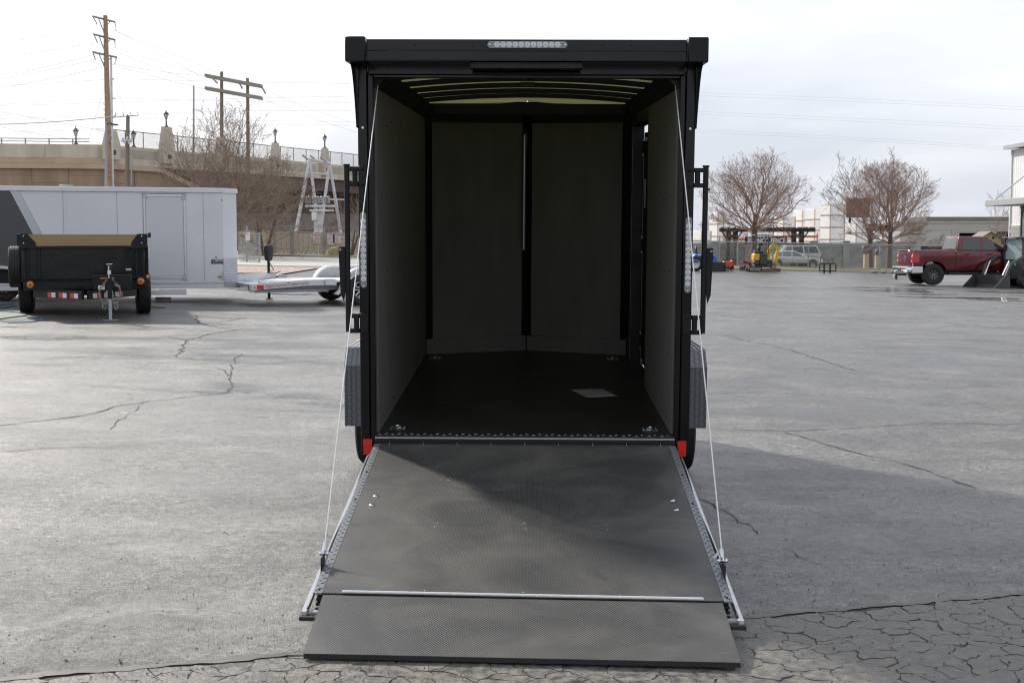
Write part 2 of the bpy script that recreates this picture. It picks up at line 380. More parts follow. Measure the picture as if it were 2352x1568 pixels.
def wheel(parent, c, side, rad, wid, rim=0.55, rim_mat='alu', spokes=5, hub='plastic', tread=True, turned=0.0):
    """wheel on an x axle; side = +1 when the outer face points to +x"""
    c = Vector(c); rr = rad * rim; h = wid / 2
    b = MB(); b.lathe([(rr * 1.0, -h * 0.8), (rr, h * 0.7), (rr * 0.93, h * 0.78), (rr * 0.88, h * 0.62), (rr * 0.86, -h * 0.5)], (0, 0, 0), 'x', 32)
    b.lathe([(0.0001, h * 0.35), (rr * 0.2, h * 0.45), (rr * 0.24, h * 0.1), (rr * 0.9, -h * 0.15), (rr * 0.9, -h * 0.2), (0.0001, -h * 0.2)], (0, 0, 0), 'x', 24)
    w = b.build('wheel', M['dark'] if spokes else rim_mat, parent, sm=True)
    w.location = c; w.rotation_euler = (turned, 0, 0 if side > 0 else math.pi)
    if spokes:
        b = MB()
        b.lathe([(rr * 1.005, h * 0.55), (rr * 1.005, h * 0.74), (rr * 0.94, h * 0.8), (rr * 0.87, h * 0.66), (rr * 0.87, h * 0.5)], (0, 0, 0), 'x', 32)
        b.lathe([(0.0001, h * 0.62), (rr * 0.17, h * 0.6), (rr * 0.2, h * 0.3)], (0, 0, 0), 'x', 16)
        for k in range(spokes):
            a = 2 * math.pi * k / spokes; mx = Matrix.Rotation(a, 4, 'X')
            for q in (-1, 1):
                b.hexa([mx @ Vector(p) for p in ((h * 0.25, q * 0.05 * rr, 0.12 * rr), (h * 0.25, q * 0.18 * rr, 0.12 * rr), (h * 0.25, q * 0.30 * rr, 0.92 * rr), (h * 0.25, q * 0.12 * rr, 0.92 * rr),
                                                   (h * 0.55, q * 0.05 * rr, 0.12 * rr), (h * 0.55, q * 0.16 * rr, 0.12 * rr), (h * 0.66, q * 0.27 * rr, 0.92 * rr), (h * 0.66, q * 0.14 * rr, 0.92 * rr))])
        b.build('rim', rim_mat, w, sm=True)
    b = MB()
    g = 0.006 if tread else 0
    pr = [(rr * 0.97, -h * 0.72), (rr * 1.08, -h * 0.95), ((rr + rad) / 2, -h * 1.0), (rad * 0.93, -h * 0.95), (rad * 0.985, -h * 0.80)]
    k = 4
    for i in range(k):
        a = -h * 0.78 + i * (2 * h * 0.78) / k; e = a + (2 * h * 0.78) / k
        pr += [(rad, a + h * 0.03), (rad, e - h * 0.06), (rad - g * 1.5, e - h * 0.05), (rad - g * 1.5, e + h * 0.02)]
    pr += [(rad * 0.985, h * 0.80), (rad * 0.93, h * 0.95), ((rr + rad) / 2, h * 1.0), (rr * 1.08, h * 0.95), (rr * 0.97, h * 0.72)]
    b.lathe(pr, (0, 0, 0), 'x', 44)
    b.build('tyre', 'rubber', w, sm=True)
    return w
def sheet(name, fx, x0, x1, y0, y1, nx, ny, dz, m, kind='structure', parent=None):
    b = MB(); vs = []; fs = []
    for j in range(ny + 1):
        y = y0 + (y1 - y0) * j / ny
        for i in range(nx + 1):
            x = x0 + (x1 - x0) * i / nx
            vs.append((x, y, gz(x, y) + dz))
    for j in range(ny):
        for i in range(nx):
            a = j * (nx + 1) + i; fs.append((a, a + 1, a + nx + 2, a + nx + 1))
    b.add(vs, fs)
    return b.build(name, m, parent, kind=kind, fix=False)
# ================================================================== ground
def grid_sheet(name, xs, ys, dz, m, keep=None, kind='structure', parent=None):
    b = MB(); nx = len(xs)
    vs = [(x, y, gz(x, y) + dz) for y in ys for x in xs]
    fs = []
    for j in range(len(ys) - 1):
        for i in range(nx - 1):
            if keep and not keep((xs[i] + xs[i + 1]) / 2, (ys[j] + ys[j + 1]) / 2): continue
            a = j * nx + i; fs.append((a, a + 1, a + nx + 1, a + nx))
    b.add(vs, fs); return b.build(name, m, parent, kind=kind, fix=False)
def lin(a, b, n): return [a + (b - a) * i / n for i in range(n + 1)]
M['dirt'] = mat('pale_dirt_ground', (0.27, 0.245, 0.205), 0.9, var=0.25, vs=0.2, bump=0.3, bs=4, bd=0.03)
M['concrete'] = mat('pale_concrete', (0.40, 0.385, 0.35), 0.8, var=0.12, vs=0.6, bump=0.2, bs=20, bd=0.004)
M['street'] = mat('grey_street', (0.10, 0.10, 0.098), 0.7, var=0.2, vs=0.3)
M['gravel'] = mat('pinkish_gravel', (0.36, 0.27, 0.225), 0.95, var=0.45, vs=5.0, bump=0.8, bs=9, bd=0.06)
M['grass'] = mat('thin_winter_grass', (0.12, 0.125, 0.030), 0.9, var=0.35, vs=1.5, col2=(0.20, 0.16, 0.06), bump=0.8, bs=12, bd=0.05)
M['crack'] = mat('crack_dirt', (0.040, 0.037, 0.033), 0.9)
M['old_asphalt'] = mat('worn_old_asphalt', (0.185, 0.172, 0.145), 0.55, var=0.4, vs=22, col2=(0.060, 0.058, 0.055), bump=0.7, bs=60, bd=0.006, rvar=0.14, detail=8)
M['sealant'] = mat('worn_crack_sealant', (0.105, 0.098, 0.085), 0.55, var=0.3, vs=7, bump=0.3, bs=30, bd=0.004, rvar=0.15)
M['leaf_litter'] = mat('dry_leaf_litter', (0.16, 0.085, 0.035), 0.95, var=0.5, vs=6, bump=0.8, bs=10, bd=0.06)
M['red_kerb'] = mat('red_painted_kerb', (0.34, 0.07, 0.06), 0.7, var=0.2, vs=1)
xs = [-1200, -500, -200, -100, -60, -45] + lin(-40, 40, 40)[0:] + [45, 60, 100, 200, 500, 1200]
ys = [-60, -20] + lin(0, 80, 16) + lin(82, 96, 14) + [100, 110, 130, 160, 200, 300, 500, 900, 1600]
ground = grid_sheet('ground', xs, ys, -0.012, 'dirt')
lot = grid_sheet('parking_lot', lin(-60, 60, 60), lin(-12, 62, 37) + lin(63, 75.9, 8), 0.0, 'asphalt', keep=lambda x, y: y < 62 or x > 2)
grid_sheet('street', lin(4, 90, 20), lin(93, 116, 6), 0.0, 'street')
grid_sheet('driveway', lin(-40, -6, 10), lin(64, 90, 8), 0.004, 'concrete')
grid_sheet('side_street', lin(-60, 2, 12), [62.0, 64, 66], 0.006, 'street')
# kerb of the right-hand strip, following the slope
def kerb(name, pts, w, h, m):
    b = MB()
    for (x0, y0), (x1, y1) in zip(pts[:-1], pts[1:]):
        d = Vector((x1 - x0, y1 - y0, 0)).normalized(); n = Vector((-d.y, d.x, 0)) * w
        z0, z1 = gz(x0, y0), gz(x1, y1)
        a = [Vector((x0, y0, z0 - 0.3)), Vector((x1, y1, z1 - 0.3)), Vector((x1, y1, z1 - 0.3)) + n, Vector((x0, y0, z0 - 0.3)) + n]
        b.hexa(a + [Vector((p.x, p.y, (z0 if i in (0, 3) else z1) + h)) for i, p in enumerate(a)])
    o = b.build(name, m); o['kind'] = 'structure'; return o
kerb('kerb', [(3, 76.0), (14, 76.0), (24, 76.0), (34, 76.0), (45, 76.0)], 0.18, 0.13, 'concrete')
grid_sheet('grass_strip', lin(3, 50, 24), [76.18, 78, 80, 82, 84.5, 85.4], 0.12, 'grass')
grid_sheet('red_ground_strip', lin(20.5, 34, 4), [88.5, 90.0], 0.02, 'red_kerb')
grid_sheet('tan_verge', lin(6, 40, 8), [90.4, 91.6], 0.03, mat('dry_tan_grass', (0.36, 0.25, 0.10), 0.95, var=0.3, vs=1.2))
grid_sheet('gravel_bed', lin(-24, -9.0, 10), lin(46, 61.5, 6), 0.05, 'gravel')
kerb('bed_kerb', [(-26, 45.6), (-16, 45.6), (-8.6, 45.6)], 0.2, 0.14, 'concrete')

# ---- shallow puddles
M['water'] = mat('shallow_puddle_water', (0.03, 0.03, 0.03), 0.16, spec=0.5, rvar=0.1, vs=3)
def puddle(u, v, w, h, seed):
    rnd = random.Random(seed); c0 = G(u, v); ph = [rnd.uniform(0, 6.28) for _ in range(5)]
    pl = []
    for i in range(40):
        a = 2 * math.pi * i / 40; r = 1 + sum(0.22 / (k + 1) * math.sin((k + 2) * a + ph[k]) for k in range(5))
        x, y = c0.x + w * r * math.cos(a), c0.y + h * r * math.sin(a); pl.append((x, y, gz(x, y) + 0.0035))
    MB().poly(pl).build('puddle', 'water', lot, fix=False)
for k, (u, v, w, h) in enumerate(((2060, 668, 1.6, 1.3), (2200, 684, 1.9, 0.8), (2120, 676, 1.0, 0.5), (1990, 661, 2.2, 0.8), (1830, 662, 1.6, 0.4), (2290, 690, 0.9, 0.3), (700, 676, 1.2, 0.5), (2330, 672, 1.5, 0.5))): puddle(u, v, w, h, k)
# ---- cracks in the lot
def wob(p, s):   # smooth repeatable wobble
    return Vector((math.sin(p.x * 7.1 * s + p.y * 3.3 * s) + math.sin(p.x * 17.0 * s - p.y * 11.0 * s) * 0.5, math.cos(p.y * 8.3 * s - p.x * 2.7 * s) + math.sin(p.y * 19.0 * s + p.x * 5.0 * s) * 0.5, 0))
def crack(pix, w):
    pts = [G(u, v) for u, v in pix]; out = []
    for a, c in zip(pts[:-1], pts[1:]):
        n = max(3, int((c - a).length / 0.10))
        for i in range(n): out.append(a.lerp(c, i / n))
    out.append(pts[-1])
    rnd = random.Random(int(pix[0][0] * 13 + pix[0][1]))
    q = []; off = 0
    for i, p in enumerate(out):
        off = off * 0.7 + rnd.uniform(-1, 1) * 0.028
        d = (out[min(i + 1, len(out) - 1)] - out[max(0, i - 1)]); d.z = 0; d.normalize(); nn = Vector((-d.y, d.x, 0))
        q.append((p + nn * off, nn, w * 0.75 * rnd.uniform(0.2, 1.4) * (0.4 if i in (0, len(out) - 1) else 1)))
    b = MB(); vs = []
    for p, nn, ww in q:
        for s in (-1, 1):
            a = p + nn * ww * s * 0.5; vs.append((a.x, a.y, gz(a.x, a.y) + 0.004))
    b.add(vs, [(2 * i, 2 * i + 1, 2 * i + 3, 2 * i + 2) for i in range(len(q) - 1)])
    return b.build('pavement_crack', 'crack', lot, fix=False)
Z8 = lambda l_: [(x * 0.5424, 717.7 + y * 0.5424) for x, y in l_]
crack(Z8([(-20, 482), (190, 458), (370, 432), (480, 398), (600, 380), (800, 357), (940, 340), (985, 315), (975, 270), (990, 225), (1020, 175)]), 0.030)
crack(Z8([(990, 232), (1140, 218), (1300, 205), (1480, 195)]), 0.018)
crack(Z8([(760, 190), (770, 160), (800, 115), (900, 90), (990, 75), (930, 65), (840, 45), (830, 10)]), 0.05)
crack(Z8([(700, 165), (770, 160), (830, 164)]), 0.03)
crack(Z8([(990, 75), (1130, 65), (1300, 68), (1470, 64)]), 0.03)
crack(Z8([(-20, 590), (150, 578), (350, 568), (560, 570)]), 0.016)
crack(Z8([(930, 40), (1060, 20)]), 0.05)
crack(Z8([(600, 380), (560, 420), (470, 470), (458, 500)]), 0.016)
crack(Z8([(940, 340), (1000, 330), (1060, 345)]), 0.02)
crack(Z8([(975, 270), (930, 240), (905, 235)]), 0.02); crack(Z8([(1160, 415), (1300, 420), (1450, 418)]), 0.014)
crack(Z8([(760, 190), (830, 205), (910, 200)]), 0.02); crack(Z8([(600, 100), (700, 102), (790, 118)]), 0.025)
crack([(1599, 1144), (1642, 1166), (1690, 1192), (1726, 1210), (1755, 1226)], 0.016)
crack([(1640, 986), (1800, 990), (1960, 985), (2150, 972), (2360, 975)], 0.018)
crack([(1800, 992), (1870, 1010), (1960, 1035), (2050, 1058), (2100, 1075), (2250, 1122)], 0.02)
crack([(1660, 770), (1800, 800), (1960, 850)], 0.03)
crack([(1620, 905), (1760, 900), (1900, 912)], 0.016)
crack([(1810, 1265), (1850, 1285), (1915, 1315)], 0.008)
crack([(1620, 690), (1900, 715), (2360, 760)], 0.03)

# ---- worn, cracked asphalt nearest the camera
EA, EB = G(-300, 1588), G(2700, 1337)
edge_d = (EB - EA); edge_d.z = 0; edge_d.normalize(); edge_n = Vector((-edge_d.y, edge_d.x, 0))
if edge_n.y > 0: edge_n = -edge_n
def edge_side(p): return (Vector((p[0], p[1], 0)) - Vector((EA.x, EA.y, 0))).dot(edge_n)
def clip(poly, px, py, nx, ny):
    out = []; n = len(poly)
    for i in range(n):
        a, c = poly[i], poly[(i + 1) % n]
        da = (a[0] - px) * nx + (a[1] - py) * ny; dc = (c[0] - px) * nx + (c[1] - py) * ny
        if da <= 0: out.append(a)
        if da * dc < 0:
            t = da / (da - dc); out.append((a[0] + (c[0] - a[0]) * t, a[1] + (c[1] - a[1]) * t))
    return out
rnd = random.Random(5); seeds = []
st = 0.128
for i in range(-31, 32):
    for j in range(0, 28):
        seeds.append((i * st + rnd.uniform(-0.075, 0.075) + (j % 2) * 0.06, 3.6 + j * st * 0.85 + rnd.uniform(-0.07, 0.07)))
base = MB(); bv = []
old = MB()
A2 = EA + edge_n * 0.0
bs_ = [(-4.2, 3.2), (4.2, 3.2), (4.2, 7.0), (-4.2, 7.0)]
bs_ = clip(bs_, EA.x, EA.y, -edge_n.x, -edge_n.y)
base.poly([(x, y, gz(x, y) + 0.003) for x, y in bs_])
M['patch_dirt'] = mat('packed_crack_dirt', (0.072, 0.065, 0.056), 0.9, var=0.4, vs=30); patch = base.build('worn_asphalt_patch', 'patch_dirt', kind='structure', fix=False)
def wig(x, y):
    return (0.010 * math.sin(x * 43 + y * 31) + 0.007 * math.sin(x * 97 - y * 71), 0.010 * math.sin(y * 47 - x * 29) + 0.007 * math.cos(y * 89 + x * 83))
for k, s in enumerate(seeds):
    if edge_side(s) < -0.02: continue
    poly = [(s[0] - 0.4, s[1] - 0.4), (s[0] + 0.4, s[1] - 0.4), (s[0] + 0.4, s[1] + 0.4), (s[0] - 0.4, s[1] + 0.4)]
    for q in seeds:
        if q is s or abs(q[0] - s[0]) > 0.5 or abs(q[1] - s[1]) > 0.5: continue
        nx, ny = q[0] - s[0], q[1] - s[1]; ln = math.hypot(nx, ny); nx /= ln; ny /= ln
        wdt = 0.0003 + 0.0030 * abs(math.sin((s[0] + q[0]) * 9 + (s[1] + q[1]) * 13))
        poly = clip(poly, (s[0] + q[0]) / 2 - nx * wdt, (s[1] + q[1]) / 2 - ny * wdt, nx, ny)
        if len(poly) < 3: break
    if len(poly) < 3: continue
    poly = clip(poly, EA.x + edge_n.x * 0.025, EA.y + edge_n.y * 0.025, -edge_n.x, -edge_n.y)
    if len(poly) < 3: continue
    out = []
    for i in range(len(poly)):
        a, c = poly[i], poly[(i + 1) % len(poly)]
        m_ = max(1, int(math.hypot(c[0] - a[0], c[1] - a[1]) / 0.022))
        for j in range(m_):
            x, y = a[0] + (c[0] - a[0]) * j / m_, a[1] + (c[1] - a[1]) * j / m_
            w = wig(x, y); out.append((x + w[0], y + w[1]))
    h = rnd.uniform(0.0045, 0.0065); tx, ty = rnd.uniform(-0.02, 0.02), rnd.uniform(-0.02, 0.02)
    old.prism(out, lambda x, y, t: (x, y, gz(x, y) + 0.001 + (t * (h + (x - s[0]) * tx + (y - s[1]) * ty))), 0.0, 1.0)
old.build('cracked_pieces', 'old_asphalt', patch, kind='stuff')
b = MB(); vs = []; n = 160
for i in range(n + 1):
    p = EA.lerp(EB, i / n); j1 = 0.010 * math.sin(i * 1.3) + 0.012 * math.sin(i * 0.37 + 1); j2 = 0.006 * math.sin(i * 2.1 + 2) + 0.01 * math.sin(i * 0.6)
    for q in (p - edge_n * (0.045 + j1), p - edge_n * (0.02 + j1 * 0.5), p + edge_n * (0.02 + j2)):
        vs.append((q.x, q.y, gz(q.x, q.y)))
zoff = (0.003, 0.010, 0.009)
vs = [(x, y, z + zoff[i % 3]) for i, (x, y, z) in enumerate(vs)]
b.add(vs, [(3 * i + j, 3 * i + j + 1, 3 * i + j + 4, 3 * i + j + 3) for i in range(n) for j in (0, 1)])
b.build('sealant_strip', 'sealant', patch, sm=True)
# loose grit
b = MB(); rnd = random.Random(3)
for k in range(900):
    u = rnd.uniform(-100, 2450); v = rnd.uniform(1130, 1568) if k % 3 else rnd.uniform(900, 1568)
    p = G(u, v); r = rnd.uniform(0.0022, 0.006)
    zz_ = gz(p.x, p.y) + (0.010 if edge_side(p) > 0 else 0.002)
    a0 = rnd.uniform(0, 6); vs = [(p.x + r * math.cos(a0 + i * 1.57) * rnd.uniform(0.7, 1.3), p.y + r * math.sin(a0 + i * 1.57), zz_) for i in range(4)]
    b.add(vs + [(p.x, p.y, zz_ + r * 0.9)], [(0, 1, 4), (1, 2, 4), (2, 3, 4), (3, 0, 4)])
b.build('loose_grit', mat('dark_grit', (0.05, 0.045, 0.04), 0.8, var=0.6, vs=3), kind='stuff', fix=False)
bpy.data.objects['loose_grit']['label'] = 'loose grit scattered over the asphalt'
# ================================================================== the black cargo trailer
R0 = PD(1205, 1001, 7.74)
TM = Matrix.Translation(R0) @ Matrix.Rotation(R(-0.75), 4, 'Z') @ Matrix.Rotation(R(2.4), 4, 'X') @ Matrix.Rotation(R(0.25), 4, 'Y')
TI = TM.inverted()
T = thing('cargo_trailer', 'black enclosed cargo trailer with its rear ramp door lowered to the asphalt', 'trailer')
T.matrix_world = TM
LN = 3.68; VX = 0.30            # length to the front corners, depth of the wedge nose
M['roof'] = bpy.data.materials.new('translucent_roof_sheet'); M['roof'].use_nodes = True
_n = M['roof'].node_tree.nodes; _l = M['roof'].node_tree.links; _n.remove(_n['Principled BSDF'])
_d = _n.new('ShaderNodeBsdfDiffuse'); _d.inputs[0].default_value = (0.40, 0.39, 0.22, 1); _t = _n.new('ShaderNodeBsdfTranslucent'); _t.inputs[0].default_value = (0.42, 0.42, 0.21, 1)
_x = _n.new('ShaderNodeMixShader'); _x.inputs[0].default_value = 0.16; _l.new(_d.outputs[0], _x.inputs[1]); _l.new(_t.outputs[0], _x.inputs[2]); _l.new(_x.outputs[0], _n['Material Output'].inputs[0])

# floor
b = MB(); b.slab([(-0.885, 0.045, 0), (0.885, 0.045, 0), (0.885, LN, 0), (0, LN + VX, 0), (-0.885, LN, 0)], (0, 0, -0.03))
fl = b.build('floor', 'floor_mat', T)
for y in (1.22, 2.44):
    MB().box(-0.875, 0.875, y - 0.002, y + 0.002, 0.0, 0.0012).build('mat_seam', 'dark', fl)
b = MB(); b.box(-0.93, 0.93, 0.05, LN, -0.16, -0.035); b.build('underframe', 'black_satin', T)
# rear sill
b = MB(); b.box(-0.885, 0.885, -0.018, 0.045, -0.10, 0.004); sill = b.build('rear_sill', 'tread_dark', T, bevel=0.003)
def lozenge(b, c, ux, uy, ang, ln, wd, h):
    c, ux, uy = Vector(c), Vector(ux), Vector(uy); nz_ = ux.cross(uy).normalized()
    d = ux * math.cos(ang) + uy * math.sin(ang); e = ux * -math.sin(ang) + uy * math.cos(ang)
    p = [c - d * ln / 2, c + e * wd / 2, c + d * ln / 2, c - e * wd / 2]
    t = [c - d * ln * 0.3 + nz_ * h, c + e * wd * 0.2 + nz_ * h, c + d * ln * 0.3 + nz_ * h, c - e * wd * 0.2 + nz_ * h]
    b.add(p + t, [(4, 5, 6, 7), (0, 1, 5, 4), (1, 2, 6, 5), (2, 3, 7, 6), (3, 0, 4, 7)])
b = MB()
for i in range(46):
    x = -0.86 + i * 0.038
    lozenge(b, (x, 0.028 if i % 2 else 0.0, 0.004), (1, 0, 0), (0, 1, 0), R(45 if i % 2 else -45), 0.030, 0.006, 0.0025)
b.build('tread_pattern', 'alu_dull', sill, kind='stuff')
MB().box(-0.885, 0.885, -0.0205, -0.018, -0.016, -0.006).build('sill_trim', 'alu_dull', sill)
b = MB(); b.cyl((-0.86, -0.03, -0.048), (0.86, -0.03, -0.048), 0.010, n=10); b.build('ramp_hinge', 'black_satin', T, sm=True)
for i in range(9): MB().box(-0.80 + i * 0.2, -0.797 + i * 0.2, -0.042, -0.02, -0.060, -0.037).build('hinge_joint', 'alu_dull', T)
# posts and header frame
for s in (-1, 1):
    def X(a, c): return (min(s * a, s * c), max(s * a, s * c))
    x0, x1 = X(0.915, 0.972); p = MB().box(x0, x1, 0.0, 0.075, -0.115, 2.19).build('corner_post', 'black_paint', T, bevel=0.006)
    x0, x1 = X(0.882, 0.9135); MB().box(x0, x1, 0.008, 0.072, -0.05, 2.098).build('jamb_strip', 'black_paint', p, bevel=0.003)
    x0, x1 = X(0.955, 0.968); MB().box(x0, x1, 0.078, LN + 0.02, -0.10, 2.19).build('side_skin', 'black_skin', T) if s < 0 else None
    x0, x1 = X(0.905, 0.957); MB().box(x0, x1, -0.0035, -0.0005, -0.117, -0.024).build('red_reflector', 'red', p, bevel=0.001)
    x0, x1 = X(0.918, 0.93); MB().cyl((s * 0.943, -0.004, 1.80), (s * 0.943, 0.0, 1.80), 0.007, n=10).build('bolt', 'zinc', p)
# right skin leaves the doorway open
DY0, DY1, DZ1 = 1.90, 3.30, 1.95
b = MB(); b.box(0.955, 0.968, 0.078, DY0, -0.10, 2.19); b.box(0.955, 0.968, DY0 + 0.0005, DY1 - 0.0005, DZ1, 2.19); b.box(0.955, 0.968, DY1, LN + 0.02, -0.10, 2.19); b.box(0.955, 0.968, DY0 + 0.0005, DY1 - 0.0005, -0.10, -0.03)
b.build('side_skin', 'black_skin', T)
hf = MB().box(-0.91, 0.91, 0.004, 0.076, 2.102, 2.185).build('header_frame', 'black_paint', T, bevel=0.004)
MB().box(-0.88, 0.88, 0.010, 0.070, 2.084, 2.101).build('header_lip', 'black_paint', hf, bevel=0.003)
# rear hood over the opening
hood = MB(); hood.box(-0.885, 0.885, -0.25, 0.002, 2.188, 2.274); hood.box(-0.885, 0.885, -0.254, -0.18, 2.158, 2.212)
hood.box(-0.90, 0.90, -0.248, 0.002, 2.155, 2.187)
hood = hood.build('rear_hood', 'black_paint', T, bevel=0.004)
MB().box(-0.884, 0.884, -0.2565, -0.2545, 2.211, 2.216).build('hood_ridge', 'black_satin', hood)
MB().box(-0.884, 0.884, -0.2570, -0.2545, 2.157, 2.161).build('hood_ridge', 'black_satin', hood)
for x in (-0.62, -0.3, 0.42, 0.58): MB().cyl((x, -0.256, 2.243), (x, -0.249, 2.243), 0.006, n=10).build('rivet', 'black_satin', hood, sm=True)
for s in (-1, 1):
    x0, x1 = min(s * 0.892, s * 1.005), max(s * 0.892, s * 1.005)
    c = MB().box(x0, x1, -0.262, 0.08, 2.150, 2.288).build('corner_cap', 'black_skin', T, bevel=0.006)
    MB().cyl((s * 0.915, -0.266, 2.232), (s * 0.915, -0.261, 2.232), 0.006, n=10).build('rivet', 'black_satin', c, sm=True)
    # curved side gusset below the hood
    pts = [(0.0, 1.80), (0.07, 1.80), (0.07, 2.15), (-0.245, 2.15)]
    for k in range(1, 9):
        t = k / 9.0; pts.append((-0.245 + 0.245 * (t ** 0.55), 2.15 - 0.35 * t))
    MB().prism(pts, lambda y, z, t: (t, y, z), s * 0.974, s * 0.980).build('gusset', 'black_skin', T)
# louvred vent strip and cable cover under the hood
vn = MB().box(-0.315, 0.315, -0.225, -0.12, 2.118, 2.154).build('louvred_cover', 'black_satin', T, bevel=0.003)
b = MB()
for i in range(50):
    for j in range(4):
        x = -0.30 + i * 0.0122; b.box(x, x + 0.004, -0.2268, -0.2255, 2.123 + j * 0.0075, 2.127 + j * 0.0075)
b.build('louvre_slots', mat('louvre_light', (0.07, 0.065, 0.05), 0.5), vn, kind='stuff')
MB().box(-0.305, 0.305, -0.006, 0.002, 2.098, 2.118).build('cover_plate', 'black_satin', T, bevel=0.003)

# interior: liners
def panel(y0, y1, z0, z1, s, name='wall_panel', m='liner'):
    x0, x1 = min(s * 0.872, s * 0.884), max(s * 0.872, s * 0.884)
    return MB().box(x0, x1, y0 + 0.0015, y1 - 0.0015, z0 + 0.001, z1 - 0.001).build(name, m, T)
ZP, ZT = 0.135, 2.03
for y0, y1 in ((0.08, 1.22), (1.22, 2.44), (2.44, LN - 0.02)):
    panel(y0, y1, ZP, ZT, -1); panel(y0, y1, 0.001, ZP, -1, 'kick_board')
for y0, y1 in ((0.08, 1.22), (1.22, DY0 - 0.03)):
    panel(y0, y1, ZP, ZT, 1); panel(y0, y1, 0.001, ZP, 1, 'kick_board')
panel(DY0 - 0.03, LN - 0.02, DZ1, ZT + 0.03, 1, 'door_header', 'black_satin')
for y0, y1 in ((DY0 - 0.03, DY0 + 0.02), (DY1, LN - 0.02)):
    MB().box(0.872, 0.955, y0, y1, 0.0, DZ1).build('door_jamb', 'black_satin', T, bevel=0.002)
MB().box(0.872, 0.955, DY0 + 0.02, DY1, -0.03, 0.006).build('door_sill', 'tread_dark', T)
b = MB()
for s in (-1, 1):
    for y in (0.3, 0.6, 0.9, 1.2, 1.5, 1.8, 2.1) + ((2.4, 2.7, 3.0, 3.3) if s < 0 else ()):
        for z in (0.06, 0.45, 0.95, 1.4, 1.85):
            b.cyl((s * 0.8722, y, z + 0.02 * math.sin(y * 9)), (s * 0.869, y, z + 0.02 * math.sin(y * 9)), 0.006, n=6)
b.build('wall_screws', 'dark', T, kind='stuff')
# added pale metal rod standing in for the reflected streak on the nose post
MB().cyl((-0.026, LN + VX - 0.068, 0.9), (-0.026, LN + VX - 0.068, 1.9), 0.014, n=16).build('nose_glint', mat('pale_glint_steel', (0.45, 0.45, 0.46), 0.28, metal=0.9), T, sm=True)
# front wedge
for s in (-1, 1):
    A = Vector((s * 0.872, LN - 0.01, 0)); B = Vector((s * 0.004, LN + VX - 0.012, 0)); d = (B - A).normalized(); n_ = Vector((-d.y, d.x, 0)) * (0.012 if s < 0 else -0.012)
    def wp(t0, t1, z0, z1, name, m, off=0.0, th=1.0):
        p = A + d * t0 + n_ * -off; q = A + d * t1 + n_ * -off; o = n_ * th
        return MB().hexa([p + Vector((0, 0, z0)), q + Vector((0, 0, z0)), q + o + Vector((0, 0, z0)), p + o + Vector((0, 0, z0)),
                          p + Vector((0, 0, z1)), q + Vector((0, 0, z1)), q + o + Vector((0, 0, z1)), p + o + Vector((0, 0, z1))]).build(name, m, T)
    ln_ = (B - A).length
    wp(0.06, ln_ - 0.041, ZP, 2.0, 'front_panel', 'liner'); wp(0.005, ln_ - 0.002, 0.001, ZP - 0.002, 'kick_board', 'liner')
    wp(0.0, 0.058, ZP, 2.06, 'front_post', 'black_paint', 0.6, 1.6); wp(ln_ - 0.039, ln_ - 0.001, ZP, 2.06, 'nose_post', 'black_paint', 1.2, 2.0)
    wp(0.058, ln_ - 0.039, 2.002, 2.14, 'front_header', 'black_satin', 0.4, 1.4)
    wp(-0.08, ln_ + 0.06, -0.10, 2.19, 'front_skin', 'black_skin', -5.0, 1.0)
    # cove between wall and roof
    MB().hexa([Vector(p) for p in ((s * 0.874, 0.078, ZT), (s * 0.874, LN, ZT), (s * 0.90, LN, ZT), (s * 0.90, 0.078, ZT),
                                   (s * 0.79, 0.078, 2.122), (s * 0.79, LN, 2.122), (s * 0.90, LN, 2.135), (s * 0.90, 0.078, 2.135))]).build('cove_trim', 'black_satin', T)
# roof: pale translucent sheet over black bows
def arch(x, z): return z + 0.045 * (1 - (x / 0.85) ** 2)
xs_ = lin(-0.96, 0.96, 24)
b = MB(); rows = lin(0.074, LN + 0.02, 6) + [LN + 0.14, LN + 0.26, LN + 0.385]; vs = []
for y in rows:
    k = 1.0 if y <= LN + 0.021 else max(0.01, (LN + 0.39 - y) / 0.37)
    for x in xs_: vs.append((x * k, y, max(2.13, arch(x, 2.158))))
b.add(vs, [(j * 25 + i, j * 25 + i + 1, (j + 1) * 25 + i + 1, (j + 1) * 25 + i) for j in range(len(rows) - 1) for i in range(24)]); b.build('roof', 'roof', T, sm=True, fix=False)
for y in (0.26, 0.74, 1.33, 1.92, 2.50, 3.06):
    b = MB(); vs = []
    for x in lin(-0.86, 0.86, 20):
        for dy_, dz in ((0, 0), (0.032, 0), (0.032, 0.0345), (0, 0.0345)): vs.append((x, y + dy_, arch(x, 2.122) + dz))
    b.add(vs, [(4 * i + k, 4 * i + (k + 1) % 4, 4 * (i + 1) + (k + 1) % 4, 4 * (i + 1) + k) for i in range(20) for k in range(4)] + [(0, 1, 2, 3), (80, 81, 82, 83)])
    b.build('roof_bow', 'black_satin', T)
MB().box(-0.87, 0.87, LN - 0.05, LN - 0.02, 2.06, 2.150).build('front_beam', 'black_satin', T)
MB().box(-0.045, 0.055, 1.345, 1.36, 2.125, 2.163).build('dome_light', 'plastic', T, bevel=0.004)

